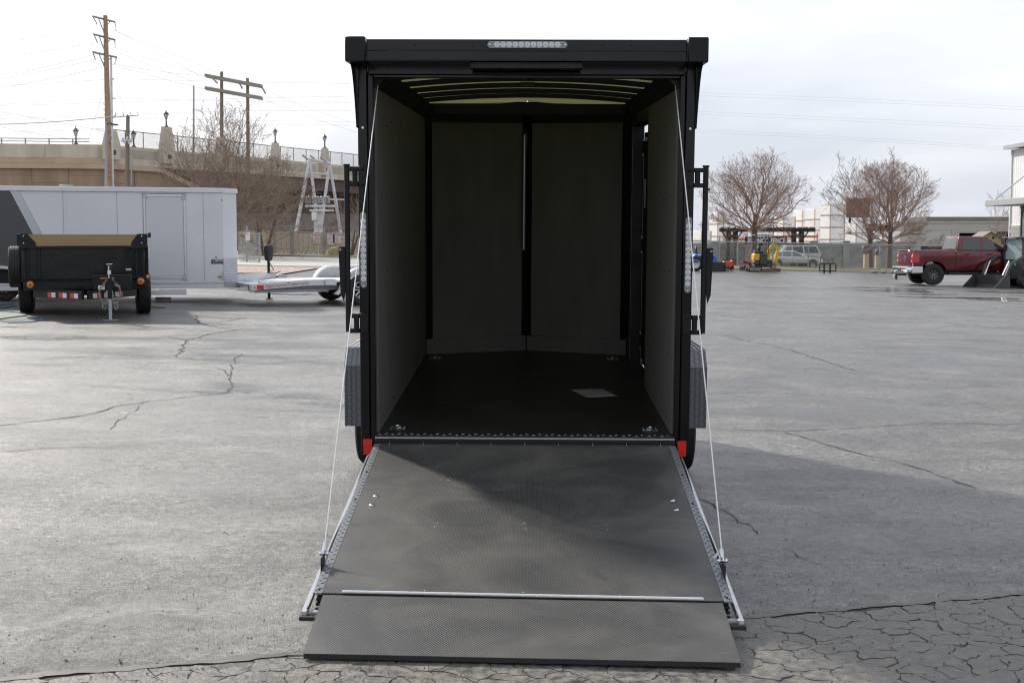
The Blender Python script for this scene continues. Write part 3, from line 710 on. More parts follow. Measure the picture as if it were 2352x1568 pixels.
# lamps: strips of eleven round lenses
def lamp_strip(c, horiz):
    c = Vector(c); ln_, r = 0.405, 0.0185
    pl = [(math.cos(R(a)) * r + (ln_ / 2), math.sin(R(a)) * r) for a in range(-90, 91, 15)] + [(math.cos(R(a)) * r - (ln_ / 2), math.sin(R(a)) * r) for a in range(90, 271, 15)]
    f = (lambda p, q, t: (p, t, q)) if horiz else (lambda p, q, t: (q, t, p))
    o = MB().prism(pl, f, -0.012, 0.0).build('lamp_strip', 'lens_base', T, bevel=0.002); o.location = c
    first = None; fs = None
    for i in range(11):
        u = (i - 5) * 0.0335
        loc = (u, -0.012, 0) if horiz else (0, -0.012, u)
        if first is None:
            first = MB().lathe([(0.0158, 0.0), (0.0158, -0.003), (0.0125, -0.0045), (0.0112, -0.0015), (0.0072, -0.0035), (0.0055, -0.001), (0.0001, -0.001)], (0, 0, 0), 'y', 18).build('lens', 'lens', o, sm=True)
            fs = MB().lathe([(0.0042, 0.0), (0.0038, -0.004), (0.0001, -0.005)], (0, 0, 0), 'y', 10).mesh('lens_eye', sm=True)
            first.location = loc; l_ = first
        else: l_ = again(first, o, loc)
    for e in (-1, 1):
        k = MB().lathe([(0.0065, 0.0), (0.0055, -0.004), (0.0001, -0.005)], (0, 0, 0), 'y', 10).build('screw', 'zinc', o, sm=True)
        k.location = (e * 0.208, -0.012, 0) if horiz else (0, -0.012, e * 0.208)
    b = MB()
    for i in range(11):
        u = (i - 5) * 0.0335; b.lathe([(0.0042, -0.0125), (0.0038, -0.0165), (0.0001, -0.0175)], (u, 0, 0) if horiz else (0, 0, u), 'y', 8)
    b.build('lens_beads', 'lens_ring', o, sm=True, kind='stuff')
    return o
lamp_strip((0.005, -0.2525, 2.243), True)
lamp_strip((-0.945, -0.001, 1.095), False); lamp_strip((0.945, -0.001, 1.075), False)

# bar locks beside the posts
for s in (-1, 1):
    bar = MB().cyl((s * 1.040, 0.01, 0.615), (s * 1.040, 0.01, 1.585), 0.016, n=12)
    bar.cyl((s * 1.040, 0.01, 1.582), (s * 1.040, 0.01, 1.592), 0.020, n=12)
    bar = bar.build('lock_bar', 'black_satin', T, sm=True)
    for zc in (1.52, 0.665):
        x0, x1 = min(s * 0.922, s * 0.968), max(s * 0.922, s * 0.968)
        pl = MB().box(x0, x1, -0.007, -0.0005, zc - 0.062, zc + 0.062).build('bracket_plate', 'black_satin', T, bevel=0.004)
        for dz in (-0.044, 0.044):
            MB().lathe([(0.010, 0), (0.009, -0.004), (0.006, -0.007), (0.0001, -0.008)], (s * 0.946, -0.007, zc + dz), 'y', 10).build('bolt', 'black_satin', pl, sm=True)
            a, c_ = min(s * 0.972, s * 1.036), max(s * 0.972, s * 1.036)
            MB().box(a, c_, 0.0, 0.022, zc + dz - 0.013 * (1 if dz > 0 else 1), zc + dz + 0.013).build('bracket_arm', 'black_satin', bar, bevel=0.003)
        MB().cyl((s * 0.992, 0.011, zc - 0.040), (s * 0.992, 0.011, zc + 0.040), 0.016, n=10).build('hinge_barrel', 'black_satin', bar, sm=True)
    MB().lathe([(0.006, 0), (0.006, 0.012), (0.0001, 0.013)], (s * 1.053, 0.01, 1.455), 'x', 8).build('bolt', 'black_satin', bar)
    # handle plate, slightly dog-legged
    pts = [(1.052, 1.115), (1.092, 1.115), (1.090, 1.05), (1.082, 0.84), (1.062, 0.79), (1.052, 0.86)]
    h_ = MB().prism([(s * a, z) for a, z in pts], lambda x, z, t: (x, t, z), -0.004, 0.004).build('lock_handle', 'black_satin', bar, bevel=0.002)
    MB().lathe([(0.007, 0), (0.0065, -0.004), (0.003, -0.004)], (s * 1.080, -0.004, 1.098), 'y', 12).build('rivet', 'zinc', bar, sm=True)

# ramp door
re_ = TI @ PD(1199, 1370, 5.53)
HY, HZ = -0.035, -0.045
rl = math.hypot(re_.y - HY, re_.z - HZ); rdy, rdz = (re_.y - HY) / rl, (re_.z - HZ) / rl
fe_ = TI @ PD(1198.5, 1507, 5.045)
fl_len = math.hypot(fe_.y - re_.y, fe_.z - re_.z); fdy, fdz = (fe_.y - re_.y) / fl_len, (fe_.z - re_.z) / fl_len
def RP(u, v, w=0.0):       # point on the ramp: across, down, above
    return Vector((u, HY + rdy * v - rdz * w * -1 * -1, HZ + rdz * v + abs(rdy) * w - 0.013 * u * v / rl))
def FP(u, v, w=0.0):
    return Vector((u, re_.y + fdy * v - 0.012, re_.z + fdz * v + abs(fdy) * w - 0.013 * u))
def rbox(u0, u1, v0, v1, w0, w1, f=RP):
    return MB().hexa([f(u0, v0, w0), f(u1, v0, w0), f(u1, v1, w0), f(u0, v1, w0), f(u0, v0, w1), f(u1, v0, w1), f(u1, v1, w1), f(u0, v1, w1)])
RL = rl
ramp = rbox(-0.872, 0.872, 0.02, RL - 0.01, -0.052, -0.006).build('ramp_door', 'black_satin', T)
half = RL * 0.615
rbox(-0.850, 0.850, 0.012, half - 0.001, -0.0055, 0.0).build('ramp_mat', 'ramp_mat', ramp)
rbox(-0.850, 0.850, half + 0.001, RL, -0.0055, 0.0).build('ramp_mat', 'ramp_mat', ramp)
for s in (-1, 1):
    a, c_ = min(s * 0.851, s * 0.888), max(s * 0.851, s * 0.888)
    tp = rbox(a, c_, 0.01, RL + 0.005, -0.0055, 0.0015).build('edge_tread_plate', 'tread', ramp)
    b = MB()
    for i in range(int(RL / 0.028)):
        v = 0.03 + i * 0.028; cc = RP(s * (0.862 if i % 2 else 0.877), v, 0.0016); e = (RP(0, v + 0.01) - RP(0, v)).normalized()
        lozenge(b, cc, (1, 0, 0), -e, R(45 if (i % 2) else -45), 0.024, 0.006, 0.002)
    b.build('edge_tread_pattern', 'tread_dark', ramp, kind='stuff')
    for v in (0.55, 1.02, RL - 0.03):
        MB().sphere(RP(s * 0.868, v, 0.003), 0.007, 8, (1, 1, 0.6)).build('screw', 'black_satin', ramp, sm=True)
    # lower aluminium edge rail, slightly wavy seal
    a, c_ = min(s * 0.900, s * 0.921), max(s * 0.900, s * 0.921)
    rbox(a, c_, 0.10, RL + 0.10, -0.062, -0.040).build('edge_rail', 'alu', ramp)
    b = MB(); vs = [RP(s * (0.903 + 0.006 * math.sin(v * 5)), v, -0.034) for v in lin(0.1, RL + 0.08, 24)]
    b.tube(vs, 0.005, 6); b.build('rubber_seal', 'plastic', ramp, sm=True)
    # cable anchor
    vb = RL * 0.862
    an = rbox(min(s * 0.888, s * 0.896), max(s * 0.888, s * 0.896), vb - 0.03, vb + 0.06, -0.04, 0.055).build('anchor_bracket', 'black_satin', ramp, bevel=0.002)
    top = RP(s * 0.892, vb - 0.012, 0.05)
    b = MB(); b.cyl(top + Vector((-0.022, 0, 0)), top + Vector((0.022, 0, 0)), 0.006, n=10); b.sphere(top + Vector((-s * 0.014, 0, 0)), 0.011, 8); b.sphere(top + Vector((s * 0.014, 0, 0)), 0.011, 8)
    b.lathe([(0.016, -0.004), (0.016, 0.004), (0.009, 0.004), (0.009, -0.004)], top, 'x', 14, closed=True); b.build('shackle_bolt', 'zinc', ramp, sm=True)
    ct = Vector((s * 0.862, 0.085, 2.052)); d_ = (ct - top).normalized()
    cb_ = MB().tube([top + d_ * 0.012, top + d_ * 0.055], 0.009, 10).build('cable_ferrule', 'alu', T, sm=True)
    mid = [top.lerp(ct, t) for t in lin(0.01, 1, 16)]
    MB().tube(mid, 0.0032, 8).build('ramp_cable', 'cable', T, sm=True)
    if s > 0:
        tg = top + d_ * 0.05
        MB().hexa([tg + Vector(p) for p in ((-0.005, -0.002, 0.01), (0.004, -0.002, 0.012), (0.004, 0.0, 0.012), (-0.005, 0, 0.01), (-0.04, -0.006, -0.03), (-0.03, -0.006, -0.04), (-0.03, -0.004, -0.04), (-0.04, -0.004, -0.03))]).build('cable_tag', 'white_tape', T)
    for v in (0.98, 1.12) if s < 0 else (0.99, 1.13):
        b = MB(); b.sphere(RP(s * 0.772 + (0.0 if v > 1.1 else -s * 0.004), v - 0.02, 0.0), 0.0155, 12, (1, 1, 0.45)); b.build('carriage_bolt', 'zinc', ramp, sm=True)
# bottom seal bar
rbox(-0.93, 0.93, RL + 0.085, RL + 0.115, -0.075, -0.055).build('bottom_seal', 'plastic', ramp, bevel=0.004)
rbox(-0.90, 0.90, RL + 0.06, RL + 0.084, -0.066, -0.048).build('bottom_rail', 'alu_dull', ramp)
for s in (-1, 1):
    for k, w in enumerate((-0.018, -0.034, -0.050)):
        a, c_ = min(s * 0.79, s * 0.874), max(s * 0.79, s * 0.874)
        rbox(a, c_, RL + 0.002 + k * 0.012, RL + 0.014 + k * 0.012, w - 0.012, w).build('end_channel', 'black_paint', ramp, bevel=0.002)
b = MB()
rnd = random.Random(11)
for u in (-0.42, 0.0, 0.42):
    for v in (0.33, 0.68, half - 0.03, half + 0.03, RL - 0.05):
        b.sphere(RP(u + rnd.uniform(-0.015, 0.015), v + rnd.uniform(-0.01, 0.01), 0.0), 0.005, 8, (1, 1, 0.4))
b.build('mat_screws', mat('brass_screw', (0.30, 0.24, 0.14), 0.4, metal=0.6), ramp, sm=True, kind='stuff')
# piano hinge and flap
b = rbox(-0.767, 0.767, RL - 0.022, RL + 0.003, 0.0005, 0.003); M['hinge_alu'] = mat('pale_anodised_aluminium', (0.66, 0.66, 0.66), 0.4, metal=0.2); ph = b.build('flap_hinge', 'hinge_alu', T, bevel=0.001)
nk = 26; first = None
for i in range(nk):
    u0 = -0.765 + i * 1.53 / nk; c0, c1 = RP(u0 + 0.0012, RL + 0.004, 0.008), RP(u0 + 1.53 / nk - 0.0012, RL + 0.004, 0.008)
    MB().cyl(c0, c1, 0.0072, n=10).build('hinge_knuckle', 'hinge_alu', ph, sm=True)
flap = rbox(-0.843, 0.843, 0.012, fl_len, -0.022, -0.003, FP).build('ramp_flap', 'plastic', T)
rbox(-0.843, 0.843, 0.010, fl_len + 0.001, -0.0029, 0.0, FP).build('flap_mat', 'ramp_mat', flap)

# tie-down rings set into the floor
ring0 = None
for x, y in ((-0.775, 0.235), (0.760, 0.225), (-0.775, 3.42), (0.735, 3.42)):
    o = MB().box(-0.05, 0.05, -0.036, 0.036, 0.0006, 0.0032).build('tie_down_plate', 'zinc', T, bevel=0.001); o.location = (x, y, 0)
    b = MB(); b.lathe([(0.030, 0.0035), (0.026, 0.0055), (0.018, 0.0025), (0.0001, 0.002)], (0, 0, 0), 'z', 20); b.build('dish', 'zinc', o, sm=True)
    b = MB(); b.tube([(0.020 * math.cos(R(a)), 0.020 * math.sin(R(a)), 0.008 + 0.004 * math.sin(R(a))) for a in range(0, 361, 24)], 0.0042, 8, caps=False); b.build('ring', 'zinc', o, sm=True)
    for q in ((-0.038, -0.026), (0.038, -0.026), (-0.038, 0.026), (0.038, 0.026)):
        MB().sphere((q[0], q[1], 0.003), 0.0055, 8, (1, 1, 0.6)).build('bolt', 'zinc', o, sm=True)

# fenders and wheels
for s in (-1, 1):
    wy, wx = 1.72, 1.10
    wc = TM @ Vector((s * wx, wy, 0)); rad = 0.335
    zc = (gz(wc.x, wc.y) + rad - wc.z)
    wheel(T, (s * wx, wy, zc), s, rad, 0.205, 0.57, 'alu', 5)
    prof = [(1.13, -0.16), (1.13, 0.255), (1.25, 0.365), (2.15, 0.33), (2.28, 0.22), (2.28, -0.14)]
    inn = [(y + (0.006 if i < 2 else 0.003 if i == 2 else -0.003 if i == 3 else -0.006), z - (0.006 if i in (2, 3) else 0.003 if i in (1, 4) else 0)) for i, (y, z) in enumerate(prof)]
    x0, x1 = s * 0.97, s * 1.222
    fo = MB().prism(prof + inn[::-1], lambda y, z, t: (t, y, z), x0, x1).build('fender', 'tread', T)
    # side lip
    lip = [(y, z) for y, z in prof]; lip2 = [(1.165, -0.16), (1.165, 0.24), (1.262, 0.328), (2.137, 0.295), (2.245, 0.20), (2.245, -0.14)]
    MB().prism(lip + lip2[::-1], lambda y, z, t: (t, y, z), s * 1.2225, s * 1.2275).build('fender_lip', 'tread', fo)
    b = MB(); up = Vector((0, 0, 1)); sx = Vector((1, 0, 0))
    i = 0
    for r in range(17):
        for c_ in range(8):
            x = 0.985 + c_ * 0.0325; z = -0.145 + r * 0.0245
            lozenge(b, (s * x, 1.1299, z), sx, up, R(45 if (r + c_) % 2 else -45), 0.034, 0.008, 0.0022)
    sl = Vector((0, 0.12, 0.11)).normalized(); 
    for r in range(6):
        for c_ in range(8):
            x = 0.985 + c_ * 0.0325; p = Vector((s * x, 1.13, 0.255)) + sl * (0.016 + r * 0.0245)
            lozenge(b, p, sx, sl, R(45 if (r + c_) % 2 else -45), 0.034, 0.008, 0.0022)
    tl = Vector((0, 0.9, -0.035)).normalized()
    for r in range(32):
        for c_ in range(8):
            x = 0.985 + c_ * 0.0325; p = Vector((s * x, 1.25, 0.3652)) + tl * (0.016 + r * 0.027)
            lozenge(b, p, sx, tl, R(45 if (r + c_) % 2 else -45), 0.034, 0.008, 0.0022)
    b.build('tread_pattern', 'tread_dark', fo, kind='stuff')
    MB().lathe([(0.012, 0), (0.010, 0.01), (0.0001, 0.012)], (s * 1.0, 1.30, 0.366), 'z', 8).build('bolt', 'zinc', fo)
b = MB(); b.box(-1.05, 1.05, 1.68, 1.76, -0.27, -0.19); b.build('axle', 'black_satin', T)

# side door, ajar
dm = Matrix.Translation((0.968, DY1, 0)) @ Matrix.Rotation(R(6.5), 4, 'Z')
door = MB().box(0.001, 0.030, -1.35, -0.002, -0.02, DZ1 - 0.05, dm).build('side_door', 'black_skin', T)
MB().box(-0.004, 0.034, -1.359, -1.3505, -0.02, DZ1 - 0.05, dm).build('door_edge_trim', 'alu', door)
MB().box(-0.012, -0.0005, -1.32, -0.045, 0.03, DZ1 - 0.12, dm).build('door_liner', 'black_satin', door)
for z in (0.18, 0.98, 1.78):
    b = MB(); b.box(-0.016, -0.001, -0.044, 0.0, z - 0.05, z + 0.05, dm); hg = b.build('door_hinge', 'black_satin', door)
    MB().cyl(dm @ Vector((-0.008, 0.006, z - 0.07)), dm @ Vector((-0.008, 0.006, z + 0.07)), 0.009, n=8).build('hinge_pin', 'alu', door, sm=True)
MB().box(-0.0135, -0.0005, -0.0435, -0.034, 0.0, DZ1 - 0.09, dm).build('hinge_strip', 'alu', door)
MB().box(-0.0145, -0.0125, -0.14, -0.10, 1.28, 1.52, dm).build('door_sticker', 'white_tape', door)
MB().box(0.871, 0.8715, DY1 - 0.0, DY1 + 0.012, 0.0, DZ1).build('jamb_trim', 'alu', T)
# tongue and jack at the front
b = MB()
for s in (-1, 1): b.hexa([Vector(p) for p in ((s * 0.75, LN - 0.3, -0.16), (s * 0.70, LN - 0.3, -0.16), (s * 0.02, LN + 1.25, -0.16), (s * 0.07, LN + 1.25, -0.16), (s * 0.75, LN - 0.3, -0.08), (s * 0.70, LN - 0.3, -0.08), (s * 0.02, LN + 1.25, -0.08), (s * 0.07, LN + 1.25, -0.08))])
b.box(-0.05, 0.05, LN + 1.2, LN + 1.45, -0.15, -0.06); b.build('tongue', 'black_satin', T)
jp = TM @ Vector((0, LN + 1.1, 0)); jz = gz(jp.x, jp.y) - jp.z
b = MB(); b.cyl((0, LN + 1.1, jz), (0, LN + 1.1, 0.35), 0.03, n=12); b.box(-0.08, 0.08, LN + 1.02, LN + 1.18, jz, jz + 0.01); b.build('jack', 'black_satin', T)

# clear document pouch lying on the trailer floor
M['pouch'] = mat('milky_plastic_pouch', (0.42, 0.43, 0.44), 0.15, var=0.25, vs=9, bump=0.4, bs=14, bd=0.006, coat=0.5)
cs = [(0.325, 1.74), (0.56, 1.79), (0.655, 1.45), (0.43, 1.385)]
b = MB(); vs = []; nn = 8
for j in range(nn + 1):
    for i in range(nn + 1):
        a = Vector(cs[0]).lerp(Vector(cs[1]), i / nn); c_ = Vector(cs[3]).lerp(Vector(cs[2]), i / nn); p = a.lerp(c_, j / nn)
        ed = min(i, nn - i, j, nn - j)
        vs.append(TM @ Vector((p.x, p.y, 0.0035 + (0.002 + 0.004 * math.sin(i * 1.7 + j * 0.8) ** 2 if ed else 0))))
b.add(vs, [(j * (nn + 1) + i, j * (nn + 1) + i + 1, (j + 1) * (nn + 1) + i + 1, (j + 1) * (nn + 1) + i) for j in range(nn) for i in range(nn)])
o = b.build('document_pouch', 'pouch', sm=True)
tag(o, 'milky plastic document pouch lying on the black trailer floor', 'pouch')
# ================================================================== black dump trailer on the left
DO = foot(190, 24.6)
D = thing('dump_trailer', 'black steel dump trailer with a pine headboard and amber lamps facing the camera', 'trailer', DO, (0, 0, R(18)))
D.scale = (0.955, 1, 1)
def dq(u, v, Y): return P(u, v, Y) - DO
def dz(v, Y=24.6): return (P(190, v, Y) - DO).z
def dX(u, Y=24.6): return (P(u, 600, Y) - DO).x
xl, xr = dX(50), dX(338)
zb, zt = dz(641), dz(571)
b = MB().box(xl + 0.03, xr - 0.03, 0.0, 0.05, zb, zt); b.build('bed_front', 'black_paint', D, bevel=0.004)
for s, x in ((-1, xl), (1, xr)):
    a, c_ = (x, x + 0.045) if s < 0 else (x - 0.045, x)
    MB().box(a, c_, 0.052, 4.3, zb, zt).build('bed_side', 'black_paint', D)
    MB().box(a, c_, 0.055, 4.3, zt + 0.06, dz(538)).build('side_board', 'wood', D)
    for k in range(7): MB().box(a - (0.05 if s < 0 else -0.0455), c_ + (0.05 if s > 0 else -0.0455), 0.3 + k * 0.62, 0.37 + k * 0.62, zb, zt).build('side_stake', 'black_satin', D)
    MB().box(a - 0.03, c_ + 0.03, 0.053, 4.3, zt + 0.001, zt + 0.058).build('side_rail', 'black_satin', D, bevel=0.004)
MB().box(xl, xr, 0.06, 4.3, zb - 0.05, zb - 0.001).build('bed_floor', 'black_satin', D)
MB().box(xl, xr, 4.31, 4.36, zb, zt).build('tailgate', 'black_paint', D)
for u in (56, 64, 86, 312, 327):
    MB().box(dX(u), dX(u + (6 if u != 86 else 9)), -0.055, -0.001, zb + 0.02, zt).build('stiffener', 'black_satin', D, bevel=0.008)
MB().box(xl - 0.03, xr + 0.03, -0.07, 0.052, zt + 0.001, zt + 0.055).build('top_rail', 'black_satin', D, bevel=0.006)
MB().box(dX(52), dX(334), -0.012, 0.028, zt + 0.056, dz(538.5)).build('headboard', 'wood', D)
for s in (-1, 1):
    e = dX(43) if s < 0 else dX(341); i1 = dX(66) if s < 0 else dX(318); i2 = dX(85) if s < 0 else dX(303)
    z0, z1 = zt + 0.058, dz(537); zm = zt + 0.11
    g_ = MB().prism([(e, z0), (i2, z0), (i2, zm), (i1, z1), (e, z1)], lambda x, z, t: (x, t, z), -0.022, -0.013).build('gusset', 'black_satin', D, bevel=0.002)
    for (px_, pz) in ((0.35, 0.8), (0.35, 0.2)):
        x = e + (i2 - e) * px_; z = z0 + (z1 - z0) * pz
        MB().lathe([(0.014, 0), (0.012, -0.006), (0.0001, -0.009)], (x, -0.022, z), 'y', 10).build('bolt', 'zinc', g_, sm=True)
MB().box(dX(55), dX(335), -0.05, 0.05, dz(666), zb - 0.052).build('front_beam', 'black_paint', D, bevel=0.006)
for u, v in ((70, 652.5), (323, 647)):
    c_ = Vector((dX(u), -0.05, dz(v)))
    h_ = MB().lathe([(0.085, 0), (0.082, -0.012), (0.07, -0.016)], c_, 'y', 20).build('marker_grommet', 'plastic', D, sm=True)
    MB().lathe([(0.068, -0.004), (0.060, -0.028), (0.022, -0.034), (0.018, -0.03), (0.0001, -0.03)], c_, 'y', 20).build('amber_lamp', 'amber', D, sm=True)
    MB().lathe([(0.018, -0.0305), (0.0001, -0.036)], c_, 'y', 10).build('lamp_centre', 'plastic', D)
c_ = Vector((xr + 0.01, 0.0, dz(637))); MB().lathe([(0.04, 0), (0.03, -0.02), (0.0001, -0.024)], c_, 'y', 12).build('side_marker', 'amber', D, sm=True)
MB().box(dX(289), dX(302), -0.003, -0.0005, dz(622), dz(617)).build('data_label', mat('grey_label', (0.42, 0.44, 0.52), 0.4), D)
# tongue arms with reflective tape
for s in (-1, 1):
    a = Vector((0.05 + s * 0.07, -1.0, 0)); e = Vector((0.05 + s * 0.98, 0.25, 0)); d_ = (e - a); n_ = Vector((d_.y, -d_.x, 0)).normalized() * (1 if s > 0 else -1)
    z0, z1 = 0.36, 0.52
    MB().hexa([a + Vector((0, 0, z0)), e + Vector((0, 0, z0)), e - n_ * 0.06 + Vector((0, 0, z0)), a - n_ * 0.06 + Vector((0, 0, z0)),
               a + Vector((0, 0, z1)), e + Vector((0, 0, z1)), e - n_ * 0.06 + Vector((0, 0, z1)), a - n_ * 0.06 + Vector((0, 0, z1))]).build('tongue_arm', 'black_satin', D)
    for t in (0.07, 0.30, 0.53) if s < 0 else (0.07, 0.30, 0.53):
        for k, m_ in ((0, 'white_tape' if s > 0 else 'white_tape'), (1, 'red')):
            t0 = t + k * 0.082; t1 = t0 + 0.08
            p, q = a + d_ * t0 + n_ * 0.0015, a + d_ * t1 + n_ * 0.0015
            MB().slab([p + Vector((0, 0, 0.38)), q + Vector((0, 0, 0.38)), q + Vector((0, 0, 0.47)), p + Vector((0, 0, 0.47))], n_ * 0.002).build('reflective_tape', m_, D)
# coupler, jack, box, chains
jx = dX(204.5, 23.5); jy = -1.1
b = MB().box(jx - 0.06, jx + 0.06, jy - 0.16, jy + 0.25, 0.40, 0.52); b.sphere((jx, jy - 0.2, 0.44), 0.07, 12, (1, 1.2, 0.8)); b.build('coupler', 'grey_paint', D, bevel=0.01)
MB().tube([(jx, jy - 0.26, 0.45), (jx + 0.02, jy - 0.29, 0.53), (jx - 0.04, jy - 0.27, 0.60)], 0.012, 8).build('coupler_latch', 'zinc', D, sm=True)
MB().tube([(jx - 0.11, jy - 0.2, 0.66), (jx - 0.05, jy - 0.25, 0.72), (jx + 0.05, jy - 0.25, 0.73), (jx + 0.12, jy - 0.2, 0.66), (jx + 0.19, jy - 0.12, 0.60)], 0.012, 8).build('brake_cable', mat('blue_grey_hose', (0.12, 0.13, 0.2), 0.4), D, sm=True)
MB().box(jx - 0.03, jx + 0.03, jy - 0.34, jy - 0.28, 0.02, 0.50).build('jack_leg', 'alu_dull', D, bevel=0.004)
MB().prism([(-0.14, 0.035), (-0.12, 0.012), (0.12, 0.012), (0.14, 0.035), (0.14, 0.028), (0.12, 0.003), (-0.12, 0.003), (-0.14, 0.028)], lambda x, z, t: (jx + x, t, z), jy - 0.40, jy - 0.22).build('jack_foot', 'alu_dull', D)
MB().box(jx - 0.042, jx + 0.042, jy - 0.35, jy - 0.27, 0.39, 1.0).build('jack_body', 'black_satin', D, bevel=0.006)
MB().box(jx - 0.055, jx + 0.055, jy - 0.36, jy - 0.26, 1.001, 1.018).build('jack_cap', 'alu_dull', D)
MB().cyl((jx - 0.012, jy - 0.356, 0.76), (jx - 0.012, jy - 0.356, 0.98), 0.012, n=8).build('jack_rod', 'alu', D)
MB().box(jx - 0.035, jx + 0.025, jy - 0.371, jy - 0.369, 0.83, 0.90).build('jack_label', 'white_tape', D)
MB().box(jx - 0.21, jx - 0.09, jy - 0.30, jy - 0.297, 0.555, 0.63).build('warning_label', 'white_tape', D)
MB().box(jx - 0.30, jx + 0.42, jy + 0.35, jy + 0.80, 0.53, 0.80).build('tool_box', 'black_satin', D, bevel=0.01)
MB().box(jx - 0.16, jx + 0.10, jy + 0.345, jy + 0.349, 0.73, 0.75).build('warning_stripe', 'amber', D)
M['chain'] = mat('zinc_chain', (0.34, 0.33, 0.25), 0.4, metal=0.8)
for s in (-1, 1):
    b = MB(); pts = []
    path = [(s * 0.10, 0.64), (s * 0.17, 0.60), (s * 0.19, 0.50), (s * 0.17, 0.40), (s * 0.12, 0.31), (s * 0.06, 0.31), (s * 0.04, 0.38), (s * 0.045, 0.44)]
    n = 26
    for k in range(n):
        f_ = k / (n - 1) * (len(path) - 1); i = min(int(f_), len(path) - 2); t = f_ - i
        x = path[i][0] * (1 - t) + path[i + 1][0] * t; z = path[i][1] * (1 - t) + path[i + 1][1] * t
        tx, tz = path[i + 1][0] - path[i][0], path[i + 1][1] - path[i][1]; l_ = math.hypot(tx, tz); tx /= l_; tz /= l_
        c_ = Vector((jx + x, jy - 0.33, z)); d_ = Vector((tx, 0, tz)); e_ = Vector((-tz, 0, tx)) if k % 2 else Vector((0, 1, 0))
        b.tube([c_ + d_ * 0.022 * math.cos(R(a)) + e_ * 0.012 * math.sin(R(a)) for a in range(0, 361, 45)], 0.0055, 5, caps=False)
    b.tube([(jx + s * 0.12, jy - 0.33, 0.30), (jx + s * 0.14, jy - 0.33, 0.23), (jx + s * 0.10, jy - 0.33, 0.20), (jx + s * 0.075, jy - 0.33, 0.24)], 0.010, 6)
    b.build('safety_chain', 'chain', D, sm=True)
for x, s in ((xl + 0.03, -1), (xr - 0.02, 1)):
    for Y in (1.15, 2.05):
        o_ = DO + Matrix.Rotation(R(18), 3, 'Z') @ Vector((x * 0.955, Y, 0)); wheel(D, (x, Y, 0.40 + gz(o_.x, o_.y) - DO.z), s, 0.40, 0.27, 0.5, 'grey_paint', 0)
wheel(D, (dX(35), 0.55, dz(613)), -1, 0.39, 0.25, 0.5, 'grey_paint', 0)
MB().box(dX(40), dX(52), 0.45, 0.65, dz(618), dz(606)).build('spare_mount', 'black_satin', D)
MB().box(xl + 0.2, xr - 0.2, 0.3, 4.2, 0.50, zb - 0.052).build('chassis', 'black_satin', D)
MB().box(dX(342), dX(350), 0.05, 0.12, dz(546), dz(534)).build('stake_lamp', 'plastic', D, bevel=0.01)
b = MB(); b.cyl((-1.0, 1.15, 0.40), (1.0, 1.15, 0.40), 0.05); b.cyl((-1.0, 2.05, 0.40), (1.0, 2.05, 0.40), 0.05); b.build('axles', 'black_satin', D)

# ================================================================== white enclosed trailer behind it
EL, EN = foot(0, 29.2), foot(514, 30.6)
ed = Vector((EN.x - EL.x, EN.y - EL.y, 0)); EYAW = math.atan2(ed.y, ed.x); ed.normalize(); en = Vector((-ed.y, ed.x, 0))
E = thing('enclosed_trailer', 'long white enclosed trailer with a charcoal slanted tail and side door', 'trailer', EN, (0, 0, EYAW))
def ex(u):      # position along the side wall seen at picture column u
    k = (u - CX) / F
    # EN + ed*t : x = k*y
    t = (k * EN.y - EN.x) / (ed.x - k * ed.y); return t
def ez(u, v):
    t = ex(u); y = EN.y + ed.y * t; return P(u, v, y).z - EN.z
BZ0, BZ1 = ez(514, 649), ez(514, 437)
def ebox(u0, u1, v0, v1, y0, y1, name, m, bevel=0.0, parent=None):
    um = (u0 + u1) / 2
    return MB().box(ex(u0), ex(u1), y0, y1, ez(um, v1), ez(um, v0)).build(name, m, parent or E, bevel=bevel)
XL = -9.0
# side panels
seams = [XL, -7.6, -6.4, -5.2] + [ex(150), ex(273), ex(333)]
xk0, xk1 = ex(27), ex(78)       # slanted change from charcoal to white
zk0, zk1 = ez(27, 433), ez(78, 535)
sl = (xk1 - xk0) / (zk1 - zk0)
def xs_at(z): return xk0 + (z - zk0) * sl
w_sl = 0.19
xlow, xtop = xs_at(BZ0), xs_at(BZ1)
MB().prism([(XL, BZ0), (xlow - 0.005, BZ0), (xtop - 0.005, BZ1), (XL, BZ1)], lambda x, z, t: (x, t, z), 0.0, 0.03).build('charcoal_panel', 'charcoal', E)
MB().prism([(xlow, BZ0), (xlow + w_sl, BZ0), (xtop + w_sl, BZ1), (xtop, BZ1)], lambda x, z, t: (x, t, z), -0.002, 0.03).build('silver_slash', 'silver_panel', E)
MB().prism([(xlow + w_sl + 0.004, BZ0), (ex(150) if ex(150) > xlow + w_sl else xlow + w_sl + 0.3, BZ0), (ex(150), BZ1), (xtop + w_sl + 0.004, BZ1)], lambda x, z, t: (x, t, z), 0.0, 0.03).build('side_panel', 'white_panel', E) if ex(150) > xlow + w_sl else None
xa = max(ex(150), xlow + w_sl)
for a, c_ in ((max(ex(150), xlow + w_sl) + 0.003, ex(273)), (ex(273) + 0.004, ex(333)), (ex(430) + 0.002, ex(470)), (ex(470) + 0.004, ex(514))):
    MB().box(a, c_, 0.0, 0.03, BZ0, BZ1).build('side_panel', 'white_panel', E)
if xa > ex(150): MB().prism([(xa, BZ0), (xa, BZ1), (xtop + w_sl + 0.004, BZ1), (xlow + w_sl + 0.004, BZ0)], lambda x, z, t: (x, t, z), 0.0, 0.03).build('side_panel', 'white_panel', E)
